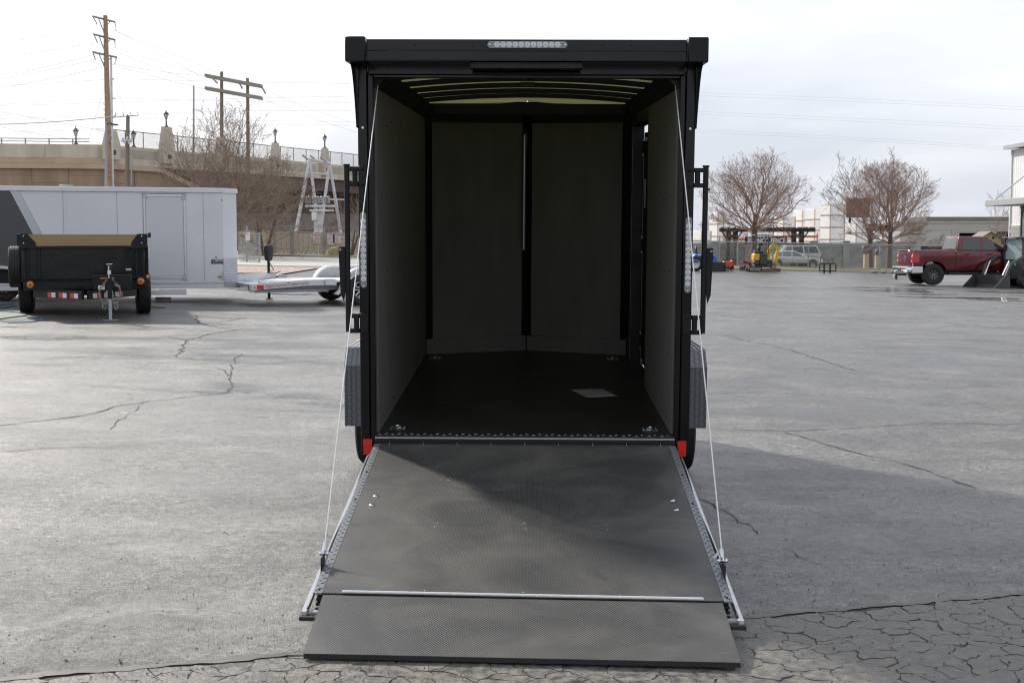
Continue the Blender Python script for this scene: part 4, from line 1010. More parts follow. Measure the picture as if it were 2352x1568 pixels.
# seams and rivets
b = MB()
for u in (150, 273, 470, 332):
    x = ex(u)
    for k in range(24):
        z = BZ0 + 0.08 + k * (BZ1 - BZ0 - 0.16) / 23
        for q in (-0.028, 0.028): b.sphere((x + q, -0.001, z), 0.006, 5, (1, 0.5, 1))
    MB().box(x - 0.005, x + 0.008, -0.0015, -0.0002, BZ0, BZ1 - 0.06).build('seam_strip', mat('grey_seam', (0.36, 0.37, 0.38), 0.5) if 'grey_seam' not in bpy.data.materials else bpy.data.materials['grey_seam'], E)
b.build('rivets', 'alu_dull', E, kind='stuff', fix=False)
# door bay
zd0, zd1 = ez(380, 640), ez(380, 446)
MB().box(ex(333) + 0.001, ex(430), 0.0, 0.03, zd1 + 0.002, BZ1).build('side_panel', 'white_panel', E)
MB().box(ex(333) + 0.001, ex(430), 0.0, 0.03, BZ0, zd0 - 0.002).build('side_panel', 'white_panel', E)
for a, c_, z0, z1 in ((ex(333) + 0.003, ex(338), zd0, zd1), (ex(425), ex(430) - 0.001, zd0, zd1), (ex(338) + 0.001, ex(425) - 0.001, zd1 - 0.05, zd1), (ex(338) + 0.001, ex(425) - 0.001, zd0, zd0 + 0.05)):
    MB().box(a, c_, -0.012, 0.03, z0, z1).build('door_frame', 'alu', E)
dr_ = MB().box(ex(338) + 0.006, ex(425) - 0.006, -0.004, 0.03, zd0 + 0.055, zd1 - 0.055).build('side_door', mat('grey_white_door_skin', (0.61, 0.62, 0.64), 0.26), E)
MB().box(ex(332), ex(431), -0.04, 0.0, zd1 + 0.01, zd1 + 0.035).build('drip_rail', 'alu_dull', E)
for z in (zd0 + 0.03, zd1 - 0.06):
    MB().box(ex(421), ex(430), -0.018, -0.013, z - 0.07, z + 0.05).build('hinge', 'alu_dull', dr_)
    MB().box(ex(334), ex(342), -0.018, -0.013, z - 0.05, z + 0.05).build('corner_plate', 'alu_dull', dr_)
MB().tube([(ex(335), -0.05, ez(335, 585)), (ex(334.5), -0.06, ez(335, 560)), (ex(335), -0.05, ez(335, 545))], 0.012, 6).build('grab_handle', 'alu', E, sm=True)
MB().box(ex(341), ex(346), -0.008, -0.005, ez(343, 596), ez(343, 570)).build('latch_label', 'white_tape', dr_)
# nose, roof, far side, rear
nose = [(0.004, 0.0), (0.35, 0.35), (0.35, 2.15), (0.0, 2.5)]
for (x0, y0), (x1, y1) in zip(nose[:-1], nose[1:]):
    d_ = Vector((x1 - x0, y1 - y0, 0)); n_ = Vector((-d_.y, d_.x, 0)).normalized() * 0.03
    zs = ez(530, 592)
    a, c_ = Vector((x0, y0, 0)), Vector((x1, y1, 0))
    up = lambda p, z: p + Vector((0, 0, z))
    MB().hexa([up(a, zs), up(c_, zs), up(c_ + n_, zs), up(a + n_, zs), up(a, BZ1), up(c_, BZ1), up(c_ + n_, BZ1), up(a + n_, BZ1)]).build('nose_panel', 'white_panel', E)
    g_ = MB().hexa([up(a, BZ0), up(c_, BZ0), up(c_ + n_, BZ0), up(a + n_, BZ0), up(a, zs), up(c_, zs), up(c_ + n_, zs), up(a + n_, zs)]).build('stone_guard', 'alu_dull', E)
    for k in range(12):
        z = BZ0 + (zs - BZ0) * (k + 0.5) / 12; o_ = -n_ * 0.15
        MB().tube([up(a + o_, z), up(c_ + o_, z)], 0.010, 6).build('guard_rib', 'alu', g_, sm=True)
b = MB(); b.slab([(XL, 0.0, BZ1 + 0.002), (0.0, 0.0, BZ1 + 0.002)] + [(x, y, BZ1 + 0.002) for x, y in nose[1:]] + [(XL, 2.5, BZ1 + 0.002)], (0, 0, 0.05)); b.build('roof', 'white', E)
MB().box(XL, 0.02, -0.03, 0.0, BZ1 - 0.06, BZ1 + 0.045).build('roof_rail', 'white', E, bevel=0.008)
b = MB(); b.hexa([Vector(p) for p in ((0.021, -0.03, BZ1 - 0.06), (0.38, 0.33, BZ1 - 0.06), (0.36, 0.35, BZ1 - 0.06), (0.0, -0.001, BZ1 - 0.06), (0.021, -0.03, BZ1 + 0.045), (0.38, 0.33, BZ1 + 0.045), (0.36, 0.35, BZ1 + 0.045), (0.0, -0.001, BZ1 + 0.045))]); b.build('nose_rail', 'white', E)
MB().box(XL, 0.0, 2.47, 2.5, BZ0, BZ1).build('far_side', 'white_panel', E); MB().box(XL - 0.03, XL, 0.0, 2.5, BZ0, BZ1).build('rear_wall', 'charcoal', E)
MB().box(XL, 0.33, 0.031, 2.46, BZ0 - 0.12, BZ0).build('floor_frame', 'alu_dull', E)
MB().box(XL, 0.01, -0.02, -0.001, BZ0 - 0.005, BZ0 + 0.03).build('lower_rail', 'alu', E)
MB().box(XL, 0.01, -0.005, 0.028, BZ0 - 0.10, BZ0 - 0.006).build('skirt_panel', 'white_panel', E)
MB().box(XL, 0.01, -0.02, 0.028, BZ0 - 0.13, BZ0 - 0.101).build('skirt_rail', 'alu', E)
MB().box(ex(345), ex(428), -0.06, 0.25, BZ0 - 0.27, BZ0 - 0.16).build('fold_down_step', 'alu', E, bevel=0.01)
vt = MB().box(ex(140), ex(172), 0.5, 0.95, BZ1 + 0.053, BZ1 + 0.11).build('roof_vent', 'grey_paint', E, bevel=0.02)
st_ = MB().box(ex(486), ex(513.5), -0.004, -0.0005, ez(500, 606), ez(500, 596)).build('rental_sticker', mat('dark_sticker', (0.05, 0.07, 0.09), 0.4), E)
xm = (ex(495) + ex(513)) / 2
letters('RENTAL', 0.052, 'white_tape', st_, (xm + 0.005, -0.006, ez(500, 599)), extr=0.001, offset=0.001)
letters('801-927-2825', 0.032, mat('grey_lettering', (0.40, 0.40, 0.40), 0.5), st_, ((ex(486) + ex(513)) / 2, -0.006, ez(500, 603)), extr=0.001)
MB().box(ex(487.5), ex(495.5), -0.006, -0.0045, ez(490, 600.5), ez(490, 597)).build('blue_badge', mat('blue_badge', (0.05, 0.13, 0.40), 0.4), st_)
MB().box(ex(501), ex(509), -0.01, -0.0005, ez(505, 637.5), ez(505, 633)).build('amber_reflector', mat('dull_amber', (0.50, 0.22, 0.03), 0.4), E)
MB().tube([(ex(511.5), -0.03, ez(511, 642)), (ex(511.5), -0.03, ez(511, 626))], 0.012, 6).build('tie_hook', 'alu_dull', E)
MB().sphere((ex(497.5), -0.004, ez(497, 591)), 0.018, 8).build('marker_lamp', 'plastic', E)
MB().sphere((ex(513), -0.004, ez(513, 460)), 0.016, 8).build('marker_lamp', 'plastic', E)
# wheels at the left end, fender trim
fw = ex(8)
for k in (0, -0.92, -1.84):
    x = fw + k; o_ = EN + ed * x
    w_ = wheel(E, (x, 0.20, 0.36 + gz(o_.x, o_.y) - EN.z), -1, 0.36, 0.22, 0.55, 'alu', 6); w_.rotation_euler = (0, 0, R(-90))
pts = [(fw + 0.52 * math.cos(R(a)), 0.36 + 0.52 * math.sin(R(a))) for a in range(0, 91, 10)]
pts2 = [(fw + 0.46 * math.cos(R(a)), 0.36 + 0.46 * math.sin(R(a))) for a in range(90, -1, -10)]
MB().prism(pts + [(fw - 1.9, 0.88), (fw - 1.9, 0.82)] + pts2, lambda x, z, t: (x, t, z), -0.09, -0.003).build('fender_trim', 'white', E)
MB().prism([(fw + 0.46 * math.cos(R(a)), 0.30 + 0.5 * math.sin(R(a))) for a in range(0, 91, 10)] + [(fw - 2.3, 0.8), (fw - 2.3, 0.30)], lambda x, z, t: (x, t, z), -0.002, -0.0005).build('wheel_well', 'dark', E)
# tongue and powered jack
for s in (-1, 1):
    a, e_ = Vector((0.30, 1.25 + s * 0.75, 0)), Vector((1.35, 1.25 + s * 0.06, 0)); n_ = Vector((0, 0.05 * -s, 0))
    MB().hexa([up(a, 0.42), up(e_, 0.42), up(e_ + n_, 0.42), up(a + n_, 0.42), up(a, 0.64), up(e_, 0.64), up(e_ + n_, 0.64), up(a + n_, 0.64)]).build('tongue_arm', 'white', E)
MB().box(1.36, 1.62, 1.17, 1.33, 0.44, 0.60).build('coupler', 'alu_dull', E, bevel=0.02)
b = MB(); b.cyl((1.18, 1.25, 0.02), (1.18, 1.25, 0.95), 0.035, n=10); b.box(1.10, 1.26, 1.17, 1.33, 0.0, 0.02); b.build('jack_leg', 'black_satin', E)
b = MB(); b.lathe([(0.0001, 1.34), (0.09, 1.33), (0.13, 1.27), (0.125, 1.20), (0.10, 1.0), (0.07, 0.94), (0.0001, 0.94)], (1.18, 1.25, 0), 'z', 16); b.build('jack_motor', 'plastic', E, sm=True)
MB().tube([(1.2, 1.13, 0.88), (1.28, 1.05, 0.72), (1.12, 1.02, 0.66), (1.3, 1.0, 0.64), (1.45, 1.1, 0.68)], 0.012, 6).build('jack_wire', 'plastic', E, sm=True)

# ================================================================== aluminium car hauler
HA = R(25); HO = foot(578, 29.6)
Hh = thing('car_hauler_trailer', 'low silver aluminium flatbed trailer with round fenders and alloy wheels', 'trailer', HO, (0, 0, HA))
ZD, ZR = 0.54, 0.45; LB = 1.25
def hz(x): return ZR + (ZD - ZR) * min(1.0, x / LB)
prof = [(0, ZR), (LB, ZD), (6.2, ZD), (6.2, ZD - 0.05), (LB, ZD - 0.05), (0, ZR - 0.05)]
for k in range(9):
    y0 = 0.09 + k * 0.215
    MB().prism(prof, lambda x, z, t: (x, t, z), y0, y0 + 0.211).build('deck_plank', mat('deck_alu', (0.74, 0.74, 0.75), 0.45, metal=0.15, var=0.06, vs=3) if k == 0 else M['deck_plank'], Hh)
    if k == 0: M['deck_plank'] = bpy.data.materials['deck_alu']
for y0, y1 in ((0.0, 0.088), (2.03, 2.12)):
    pr = [(0, ZR + 0.015), (LB, ZD + 0.015), (2.0, ZD + 0.015), (2.0, ZD - 0.12), (LB, ZD - 0.12), (0, ZR - 0.12)]
    MB().prism(pr, lambda x, z, t: (x, t, z), y0, y1).build('side_beam', 'alu_dull' if y0 > 1 else mat('white_grey_beam', (0.66, 0.67, 0.70), 0.35, metal=0.1), Hh)
    MB().box(4.0, 6.2, y0, y1, ZD - 0.12, ZD + 0.015).build('side_beam', 'alu_dull', Hh)
MB().box(-0.06, -0.001, -0.01, 2.13, ZR - 0.15, ZR + 0.02).build('rear_beam', 'alu_dull', Hh, bevel=0.006)
for y in (0.02, 2.05): MB().box(-0.075, -0.061, y, y + 0.06, ZR - 0.11, ZR + 0.0).build('tail_lamp', mat('dark_red_lens', (0.18, 0.02, 0.015), 0.3), Hh)
for y in (0.9, 1.05, 1.2): MB().sphere((-0.062, y, ZR - 0.07), 0.014, 8).build('id_lamp', 'plastic', Hh)
MB().box(0.12, 0.28, -0.006, -0.0005, ZR - 0.10, ZR - 0.0).build('red_reflector', 'red', Hh)
MB().sphere((0.07, -0.003, ZR - 0.055), 0.015, 8).build('bolt', 'plastic', Hh)
tl_ = math.atan2(ZD - ZR, LB)
letters('HighCountryTrailers.com', 0.105, mat('red_lettering', (0.45, 0.06, 0.04), 0.5), Hh, (0.82, -0.003, hz(0.82) - 0.055), rot=(R(90), -tl_, 0), extr=0.001, squeeze=0.95)
for x, y in ((0.25, 0.35), (0.25, 1.7)): MB().hexa([Vector((x + a, y + c_, ZR + 0.03 + d_)) for a, c_, d_ in ((0, 0, 0), (0.2, 0, 0.01), (0.2, 0.05, 0.01), (0, 0.05, 0), (0, 0, 0.05), (0.04, 0, 0.03), (0.04, 0.05, 0.03), (0, 0.05, 0.05))]).build('tie_down', 'alu_dull', Hh)
for k in range(2): MB().box(0.15, 1.9, 0.3 + k * 1.1, 0.75 + k * 1.1, ZR - 0.19, ZR - 0.125).build('stowed_ramp', 'alu_dull', Hh)
for sy, yf in ((-1, -0.12), (1, 2.24)):
    for x in (2.55, 3.42):
        o_ = HO + Vector((math.cos(HA) * x - math.sin(HA) * yf, math.sin(HA) * x + math.cos(HA) * yf, 0))
        w_ = wheel(Hh, (x, yf, 0.355 + gz(o_.x, o_.y) - HO.z), -1 if sy < 0 else 1, 0.355, 0.23, 0.6, 'alu', 5); w_.rotation_euler = (0, 0, R(-90) if sy < 0 else R(90))
    ro, ri = 0.47, 0.43; cz = 0.36
    arc = [(1.92, 0.22), (2.02, 0.30)] + [(2.55 - ro * math.cos(R(a)), cz + ro * math.sin(R(a))) for a in range(10, 91, 10)] + [(3.42 + ro * math.sin(R(a)), cz + ro * math.cos(R(a))) for a in range(0, 91, 10)]
    arc2 = [(3.42 + ri * math.sin(R(a)), cz + ri * math.cos(R(a))) for a in range(90, -1, -10)] + [(2.55 - ri * math.cos(R(a)), cz + ri * math.sin(R(a))) for a in range(90, 9, -10)] + [(2.06, 0.27), (1.96, 0.20)]
    y0, y1 = (-0.25, 0.0) if sy < 0 else (2.12, 2.37)
    MB().prism(arc + arc2, lambda x, z, t: (x, t, z), y0, y1).build('fender', 'white', Hh)
    if sy > 0: MB().prism(arc2[::-1] + [(3.6, ZD), (2.2, ZD)], lambda x, z, t: (x, t, z), 2.121, 2.126).build('fender_skirt', 'alu_dull', Hh)
b = MB(); b.box(0.3, 6.1, 0.45, 0.53, ZD - 0.24, ZD - 0.121); b.box(0.3 + 1, 6.1, 1.55, 1.63, ZD - 0.24, ZD - 0.121); b.cyl((2.55, 0, 0.33), (2.55, 2.1, 0.33), 0.04); b.cyl((3.42, 0, 0.33), (3.42, 2.1, 0.33), 0.04); b.build('chassis', 'alu_dull', Hh)
MB().box(1.72, 1.93, -0.05, -0.001, ZD - 0.11, ZD + 0.03).build('fender_bracket', 'alu', Hh)

# ================================================================== odds and ends on the left asphalt
M['block'] = M['weathered_wood']
for (u, v, n_, lb) in ((375, 692, 2, 'pair of weathered boards stacked beside the black dump trailer'), (361, 707, 1, 'single weathered board lying by the dump trailer tyre')):
    p = G(u, v); t_ = thing('wooden_blocks', lb, 'board', p, (0, 0, R(4)))
    for k in range(n_): MB().box(-0.17, 0.17, -0.07, 0.07, 0.002 + k * 0.05, 0.048 + k * 0.05).build('board', 'block', t_, bevel=0.004)
pts = [(-60, 706), (0, 700), (30, 699), (38, 703), (10, 708), (-30, 712), (20, 716), (55, 720), (60, 726), (25, 730), (-10, 735), (20, 742), (70, 741), (100, 736), (92, 733), (50, 731)]
wpt = []
for i in range(len(pts) - 1):
    for t in (0, 0.33, 0.66): wpt.append(G(pts[i][0] * (1 - t) + pts[i + 1][0] * t, pts[i][1] * (1 - t) + pts[i + 1][1] * t) + Vector((0, 0, 0.010)))
o = MB().tube(wpt, 0.011, 6).build('air_hose', mat('blue_hose', (0.03, 0.16, 0.24), 0.45), sm=True)
tag(o, 'thin blue air hose snaking over the asphalt at the left edge', 'hose')
# ================================================================== left background
M['pole_wood'] = mat('utility_pole_wood', (0.36, 0.235, 0.145), 0.9, var=0.3, vs=4, stretch=(6, 6, 0.5))
M['pole_dark'] = mat('dark_pole_wood', (0.22, 0.17, 0.125), 0.9, var=0.3, vs=4, stretch=(6, 6, 0.5))
M['grey_steel'] = mat('grey_galvanised_steel', (0.33, 0.34, 0.35), 0.5, metal=0.4, var=0.1, vs=2)
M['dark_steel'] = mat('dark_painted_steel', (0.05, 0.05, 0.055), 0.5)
M['silver_steel'] = mat('pale_painted_steel', (0.58, 0.59, 0.61), 0.5, metal=0.2, var=0.08, vs=2)
M['bridge_concrete'] = mat('beige_bridge_concrete', (0.54, 0.48, 0.39), 0.85, var=0.16, vs=0.9, stretch=(1, 1, 0.15), bump=0.2, bs=6, bd=0.02)
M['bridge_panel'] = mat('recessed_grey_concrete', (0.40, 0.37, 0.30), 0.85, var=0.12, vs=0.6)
M['mse'] = mat('brown_wall_panel', (0.33, 0.235, 0.165), 0.9, var=0.2, vs=0.8, stretch=(1, 1, 0.25), bump=0.4, bs=8, bd=0.03)
M['coping'] = mat('tan_coping', (0.47, 0.36, 0.25), 0.85, var=0.1, vs=0.6)
M['girder'] = mat('maroon_bridge_girder', (0.085, 0.045, 0.040), 0.6, var=0.2, vs=0.4)
M['pier'] = mat('brown_pier_concrete', (0.17, 0.125, 0.09), 0.9, var=0.2, vs=0.3)
M['red_wall'] = mat('reddish_abutment', (0.24, 0.13, 0.105), 0.9, var=0.12, vs=0.5)
M['insulator'] = mat('grey_insulator', (0.30, 0.33, 0.34), 0.3)
M['tan_slat'] = mat('tan_privacy_slat', (0.56, 0.49, 0.385), 0.7, var=0.08, vs=1.5, stretch=(1, 1, 0.2))
M['mesh_wire'] = mat('thin_galvanised_wire', (0.36, 0.37, 0.37), 0.5, metal=0.4)

# ---- bridge in plan
QA, QB = Vector(((-260 - CX) / F * 118.0, 118.0, 0)), Vector(((250 - CX) / F * 121.0, 121.0, 0))
ZTOP = P(250, 333, 121.0).z
QC = Vector(((820 - CX) / F * 158.3, 158.3, 0)); QD = QC + (QC - QB) * 0.55
dBC = (QC - QB).normalized(); nBC = Vector((dBC.y, -dBC.x, 0))     # towards the camera side
if nBC.y > 0: nBC = -nBC
dAB = (QB - QA).normalized(); nAB = Vector((dAB.y, -dAB.x, 0))
if nAB.y > 0: nAB = -nAB
def onBC(u, off=0.0):
    k = (u - CX) / F; q = QB + nBC * off; t = (k * q.y - q.x) / (dBC.x - k * dBC.y); return q + dBC * t
def zat(v, p): return P(CX, v, p.y).z
def wallbox(p, q, n_, o0, o1, z0, z1, z0b=None, z1b=None):   # upright slab from p to q, offsets along n_
    z0b = z0 if z0b is None else z0b; z1b = z1 if z1b is None else z1b
    a = [p + n_ * o0, q + n_ * o0, q + n_ * o1, p + n_ * o1]
    zl, zh = (z0, z0b, z0b, z0), (z1, z1b, z1b, z1)
    return MB().hexa([Vector((c.x, c.y, zl[i])) for i, c in enumerate(a)] + [Vector((c.x, c.y, zh[i])) for i, c in enumerate(a)])
up = lambda p, z: Vector((p.x, p.y, z))
BR = thing('road_bridge', 'beige concrete road bridge with maroon girders behind the left fence', 'bridge', (QB.x, QB.y, 0))
def bb(mb, name, m, parent=None, bevel=0.0):
    mb.v = [(x - QB.x, y - QB.y, z) for x, y, z in mb.v]; return mb.build(name, m, parent or BR, bevel=bevel)
P0 = 1.25
bb(wallbox(QA, QB, nAB, 0.0, 0.4, ZTOP - P0, ZTOP), 'parapet', 'bridge_concrete')
bb(wallbox(QB, QD, nBC, 0.0, 0.4, ZTOP - P0, ZTOP), 'parapet', 'bridge_concrete')
bb(wallbox(QA, QB, nAB, -0.1, 0.55, ZTOP - P0 - 0.5, ZTOP - P0 - 0.002), 'deck_edge', 'coping')
bb(wallbox(QB, QD, nBC, -0.1, 0.55, ZTOP - P0 - 0.5, ZTOP - P0 - 0.002), 'deck_edge', 'bridge_concrete')
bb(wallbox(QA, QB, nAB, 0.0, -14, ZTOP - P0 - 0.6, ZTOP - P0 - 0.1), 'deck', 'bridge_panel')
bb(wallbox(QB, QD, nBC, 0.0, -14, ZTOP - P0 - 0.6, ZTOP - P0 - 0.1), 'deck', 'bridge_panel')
PILL = [250, 377, 500, 625, 738]
for u0, u1 in zip(PILL, PILL[1:] + [900]):
    a, c_ = onBC(u0 + 18), onBC(u1 - 16)
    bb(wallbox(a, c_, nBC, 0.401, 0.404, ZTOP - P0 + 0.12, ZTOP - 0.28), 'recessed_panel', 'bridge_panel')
for u0, u1 in ((-150, 0), (4, 110), (114, 236)):
    a, c_ = QA.lerp(QB, (u0 + 260) / 510), QA.lerp(QB, (u1 + 260) / 510)
    bb(wallbox(a, c_, nAB, 0.401, 0.45, ZTOP - P0 + 0.02, ZTOP - 0.12), 'parapet_panel', 'bridge_concrete')
bb(wallbox(onBC(500), QD, nBC, -0.6, 0.1, ZTOP - P0 - 1.9, ZTOP - P0 - 0.502), 'girder', 'girder')
for o_ in (-4, -8, -12): bb(wallbox(onBC(470, o_), QD, nBC, o_ - 0.6, o_ - 0.05, ZTOP - P0 - 1.9, ZTOP - P0 - 0.62), 'girder', 'girder')
bb(wallbox(onBC(452), onBC(500) - dBC * 0.05, nBC, -0.6, 0.0, ZTOP - P0 - 4.5, ZTOP - P0 - 0.502), 'abutment_face', 'red_wall')
bb(wallbox(onBC(455), onBC(500), nBC, -14, -0.601, 0.0, ZTOP - P0 - 1.2), 'abutment', 'pier')
far_ = QC + dBC * 26
bb(wallbox(far_, far_ + nBC * -14, dBC, 0, 3, 0.0, ZTOP - P0 - 0.62), 'far_pier', 'pier')
bb(wallbox(onBC(480, -14.1), QD, nBC, -14.2, -15.2, 0.0, ZTOP - P0 - 0.3), 'far_wall', 'pier')
# MSE retaining wall below the left parapet
RW = thing('retaining_wall', 'brown panelled retaining wall under the bridge approach, tan coping on top', 'retaining wall', (QB.x, QB.y, 0))
zc = ZTOP - P0 - 0.52
def rw(mb, name, m, parent=None):
    mb.v = [(x - QB.x, y - QB.y, z) for x, y, z in mb.v]; return mb.build(name, m, parent or RW)
rw(wallbox(QA, QB, nAB, 0.0, 0.3, -1, zc), 'backing_wall', 'coping'); E360, E445 = onBC(362), onBC(448)
rw(wallbox(QB, E360, nBC, 0.0, 0.3, -1, zc), 'backing_wall', 'coping')
zlow = zat(428, E445)
rw(wallbox(E360, E445, nBC, 0.0, 0.3, -1, zc - 0.0, None, zlow), 'wing_wall', 'mse')
rw(wallbox(QA, QB, nAB, 0.25, 0.75, zc - 0.45, zc), 'coping_beam', 'coping'); rw(wallbox(QB, E360, nBC, 0.25, 0.75, zc - 0.45, zc), 'coping_beam', 'coping')
rw(wallbox(E360, E445, nBC, 0.25, 0.75, zc - 0.45, zc, zlow - 0.5, zlow), 'coping_beam', 'coping')
for seg, (p, q, n_) in enumerate(((QA, QB, nAB), (QB, E360, nBC))):
    L_ = (q - p).length; nn = max(1, round(L_ / 3.2)); d_ = (q - p) / nn
    for r in range(4):
        for k in range(nn):
            z1 = zc - 0.47 - r * 1.25 - (0.6 if k % 2 else 0); z0 = z1 - 1.22
            if r == 0 and k % 2: rw(wallbox(p + d_ * k + d_ * 0.006, p + d_ * (k + 1) - d_ * 0.006, n_, 0.301, 0.42, zc - 0.47 - 0.58, zc - 0.47), 'wall_panel', 'mse')
            rw(wallbox(p + d_ * k + d_ * 0.006, p + d_ * (k + 1) - d_ * 0.006, n_, 0.301, 0.40 + 0.03 * ((k * 7 + r * 3) % 3), max(-1, z0), z1), 'wall_panel', 'mse')
# pilasters with lanterns
def lantern(p, label):
    t_ = thing('bridge_lantern', label, 'lamp', p, group='lanterns on the bridge pilasters')
    b = MB(); b.lathe([(0.0001, 0), (0.22, 0), (0.16, 0.12), (0.08, 0.2), (0.07, 0.75), (0.12, 0.8), (0.0001, 0.82)], (0, 0, 0), 'z', 10); b.build('post', 'dark_steel', t_, sm=True)
    b = MB(); b.lathe([(0.10, 0.82), (0.22, 1.22)], (0, 0, 0), 'z', 6); b.build('glass', mat('frosted_lantern_glass', (0.62, 0.64, 0.66), 0.3) if 'frosted_lantern_glass' not in bpy.data.materials else bpy.data.materials['frosted_lantern_glass'], t_)
    b = MB()
    for k in range(6):
        a = R(60 * k); b.tube([(0.105 * math.cos(a), 0.105 * math.sin(a), 0.82), (0.235 * math.cos(a), 0.235 * math.sin(a), 1.23)], 0.018, 4)
    b.build('frame', 'dark_steel', t_)
    b = MB(); b.lathe([(0.30, 1.22), (0.28, 1.27), (0.10, 1.45), (0.04, 1.5), (0.03, 1.66), (0.0001, 1.68)], (0, 0, 0), 'z', 6); b.build('cap', 'dark_steel', t_)
where = {377: 'lantern on the stone pilaster left of the bare multi-stemmed tree', 625: 'lantern on the pilaster just right of the twin-pole frame', 738: 'rightmost lantern, on the pilaster behind the silver gantry'}
for u in PILL:
    p = onBC(u); w_ = 0.85 if u < 400 else 0.62
    hgt = {250: 1.3, 377: 2.15}.get(u, 1.75)
    a, c_ = p - dBC * w_, p + dBC * w_
    b = MB(); n_ = nBC
    lo = [a + n_ * 0.405, c_ + n_ * 0.405, c_ + n_ * 1.05, a + n_ * 1.05]; cen = p + n_ * 0.7
    b.hexa([up(q, ZTOP - P0 - 0.1) for q in lo] + [up(q, ZTOP - 0.0) for q in lo]); b.hexa([up(q, ZTOP + 0.001) for q in lo] + [up(cen + (q - cen) * 0.62, ZTOP + hgt) for q in lo])
    o_ = bb(b, 'pilaster', 'bridge_concrete')
    ml = MB().lathe([(0.26, 0), (0.22, 0.06), (0.0001, 0.06)], (0, 0, 0), 'z', 14); 
    mm = nBC.to_track_quat('Z', 'Y').to_matrix(); c0 = p + n_ * 1.051; ml.v = [tuple(mm @ Vector(v) + Vector((c0.x, c0.y, ZTOP - P0 + 0.55))) for v in ml.v]
    bb(ml, 'medallion', 'dark_steel', o_)
    if u in where: lantern(up(cen, ZTOP + hgt), where[u])
q = QA.lerp(QB, (183 + 260) / 510) + nAB * 0.2
lantern(up(q, ZTOP), 'small lantern on the plain parapet left of the tall wooden pole')
q = onBC(311) + nBC * 0.2; lantern(up(q, ZTOP), 'lantern on the parapet just right of the short wooden pole')
# fence on the bridge and rail on the left
bf = thing('bridge_fence', 'tall mesh fence with thin dark posts on top of the bridge parapet', 'fence', (QB.x, QB.y, 0))
L_ = (QD - QB).length; n = int(L_ / 2.4)
for k in range(n + 1):
    p = QB + dBC * (k * 2.4) + nBC * 0.2 - Vector((QB.x, QB.y, 0)); MB().cyl((p.x, p.y, ZTOP + 0.001), (p.x, p.y, ZTOP + 1.45), 0.04, n=6).build('post', 'dark_steel', bf)
a, c_ = QB + nBC * 0.2 - QB, QD + nBC * 0.2 - QB
MB().cyl((a.x, a.y, ZTOP + 1.45), (c_.x, c_.y, ZTOP + 1.45), 0.04, n=6).build('top_rail', 'dark_steel', bf)
b = MB()
for k in range(int(L_ / 0.16)):
    p = a + dBC * (k * 0.16)
    for s in (-1, 1):
        q = p + dBC * (s * 1.4); b.tube([(p.x, p.y, ZTOP + 0.02), (q.x, q.y, ZTOP + 1.43)], 0.009, 3, caps=False)
b.build('mesh', 'mesh_wire', bf, kind='stuff', fix=False)
br_ = thing('bridge_railing', 'low two-bar metal railing on the plain parapet at the far left', 'railing', (QA.x, QA.y, 0))
for k in range(9):
    p = QA.lerp(QB, k / 9 * 0.96) + nAB * 0.2 - QA; MB().box(p.x - 0.05, p.x + 0.05, p.y - 0.05, p.y + 0.05, ZTOP + 0.001, ZTOP + 0.5).build('post', 'grey_steel', br_)
a, c_ = nAB * 0.2, QA.lerp(QB, 0.93) + nAB * 0.2 - QA
for z in (0.25, 0.5): MB().cyl((a.x, a.y, ZTOP + z), (c_.x, c_.y, ZTOP + z), 0.045, n=6).build('rail', 'grey_steel', br_)
# green sign plates behind the fence read as grey: low plate wall
# ---- poles
def pole(name, label, u0, v0, u1, Y, r0, r1, m, v1=None, vbase=None):
    bpt = foot(u1, Y); tp = P(u0, v0, Y)
    t_ = thing(name, label, 'pole', bpt); d_ = tp - bpt
    MB().tube([Vector((0, 0, -0.3)), d_ * 0.33, d_ * 0.66, d_], [r0, r0 * 0.9 + r1 * 0.1, (r0 + r1) / 2, r1], 12).build('shaft', m, t_, sm=True)
    return t_, bpt, d_
t1, b1, d1 = pole('utility_pole', 'tall light brown wooden utility pole with three crossarms at left', 242, 36, 257, 95, 0.24, 0.155, 'pole_wood')
def loc1(u, v, Y=95): return P(u, v, Y) - b1
b = MB(); rnd = random.Random(2)
for k in range(34):
    t = 0.12 + k * 0.024; p = d1 * t; a = rnd.uniform(3.4, 6.0); rr = 0.235 - 0.08 * t
    b.tube([p + Vector((rr * math.cos(a), rr * math.sin(a), 0)), p + Vector((rr * 1.35 * math.cos(a), rr * 1.35 * math.sin(a), 0.02)), p + Vector((rr * 1.35 * math.cos(a), rr * 1.35 * math.sin(a), 0.18))], 0.015, 4)
b.build('climbing_steps', 'dark_steel', t1, kind='stuff')
for (ul, vl, ur, vr, il, ir) in ((213, 38, 264, 51, (223, 56), (266, 71)), (215, 79, 264, 92, (224, 98), (264, 110)), (213, 120, 268, 132, (219, 137), (263, 148))):
    a, c_ = loc1(ul, vl, 93.8), loc1(ur, vr, 96.2)
    arm = MB().tube([a, c_], 0.075, 4).build('crossarm', 'grey_steel', t1)
    m_ = a.lerp(c_, 0.5); MB().tube([a.lerp(c_, 0.25), m_ + Vector((0, 0, -1.0))], 0.04, 5).build('brace', 'grey_steel', arm); MB().tube([a.lerp(c_, 0.8), m_ + Vector((0.1, 0, -0.55))], 0.04, 5).build('brace', 'grey_steel', arm)
    for e_, (iu, iv) in ((a, il), (c_, ir)):
        q = loc1(iu, iv, 95); MB().tube([e_.lerp(q, t) for t in lin(0, 1, 8)], [0.05 if k % 2 else 0.03 for k in range(9)], 6).build('insulator', 'insulator', arm)
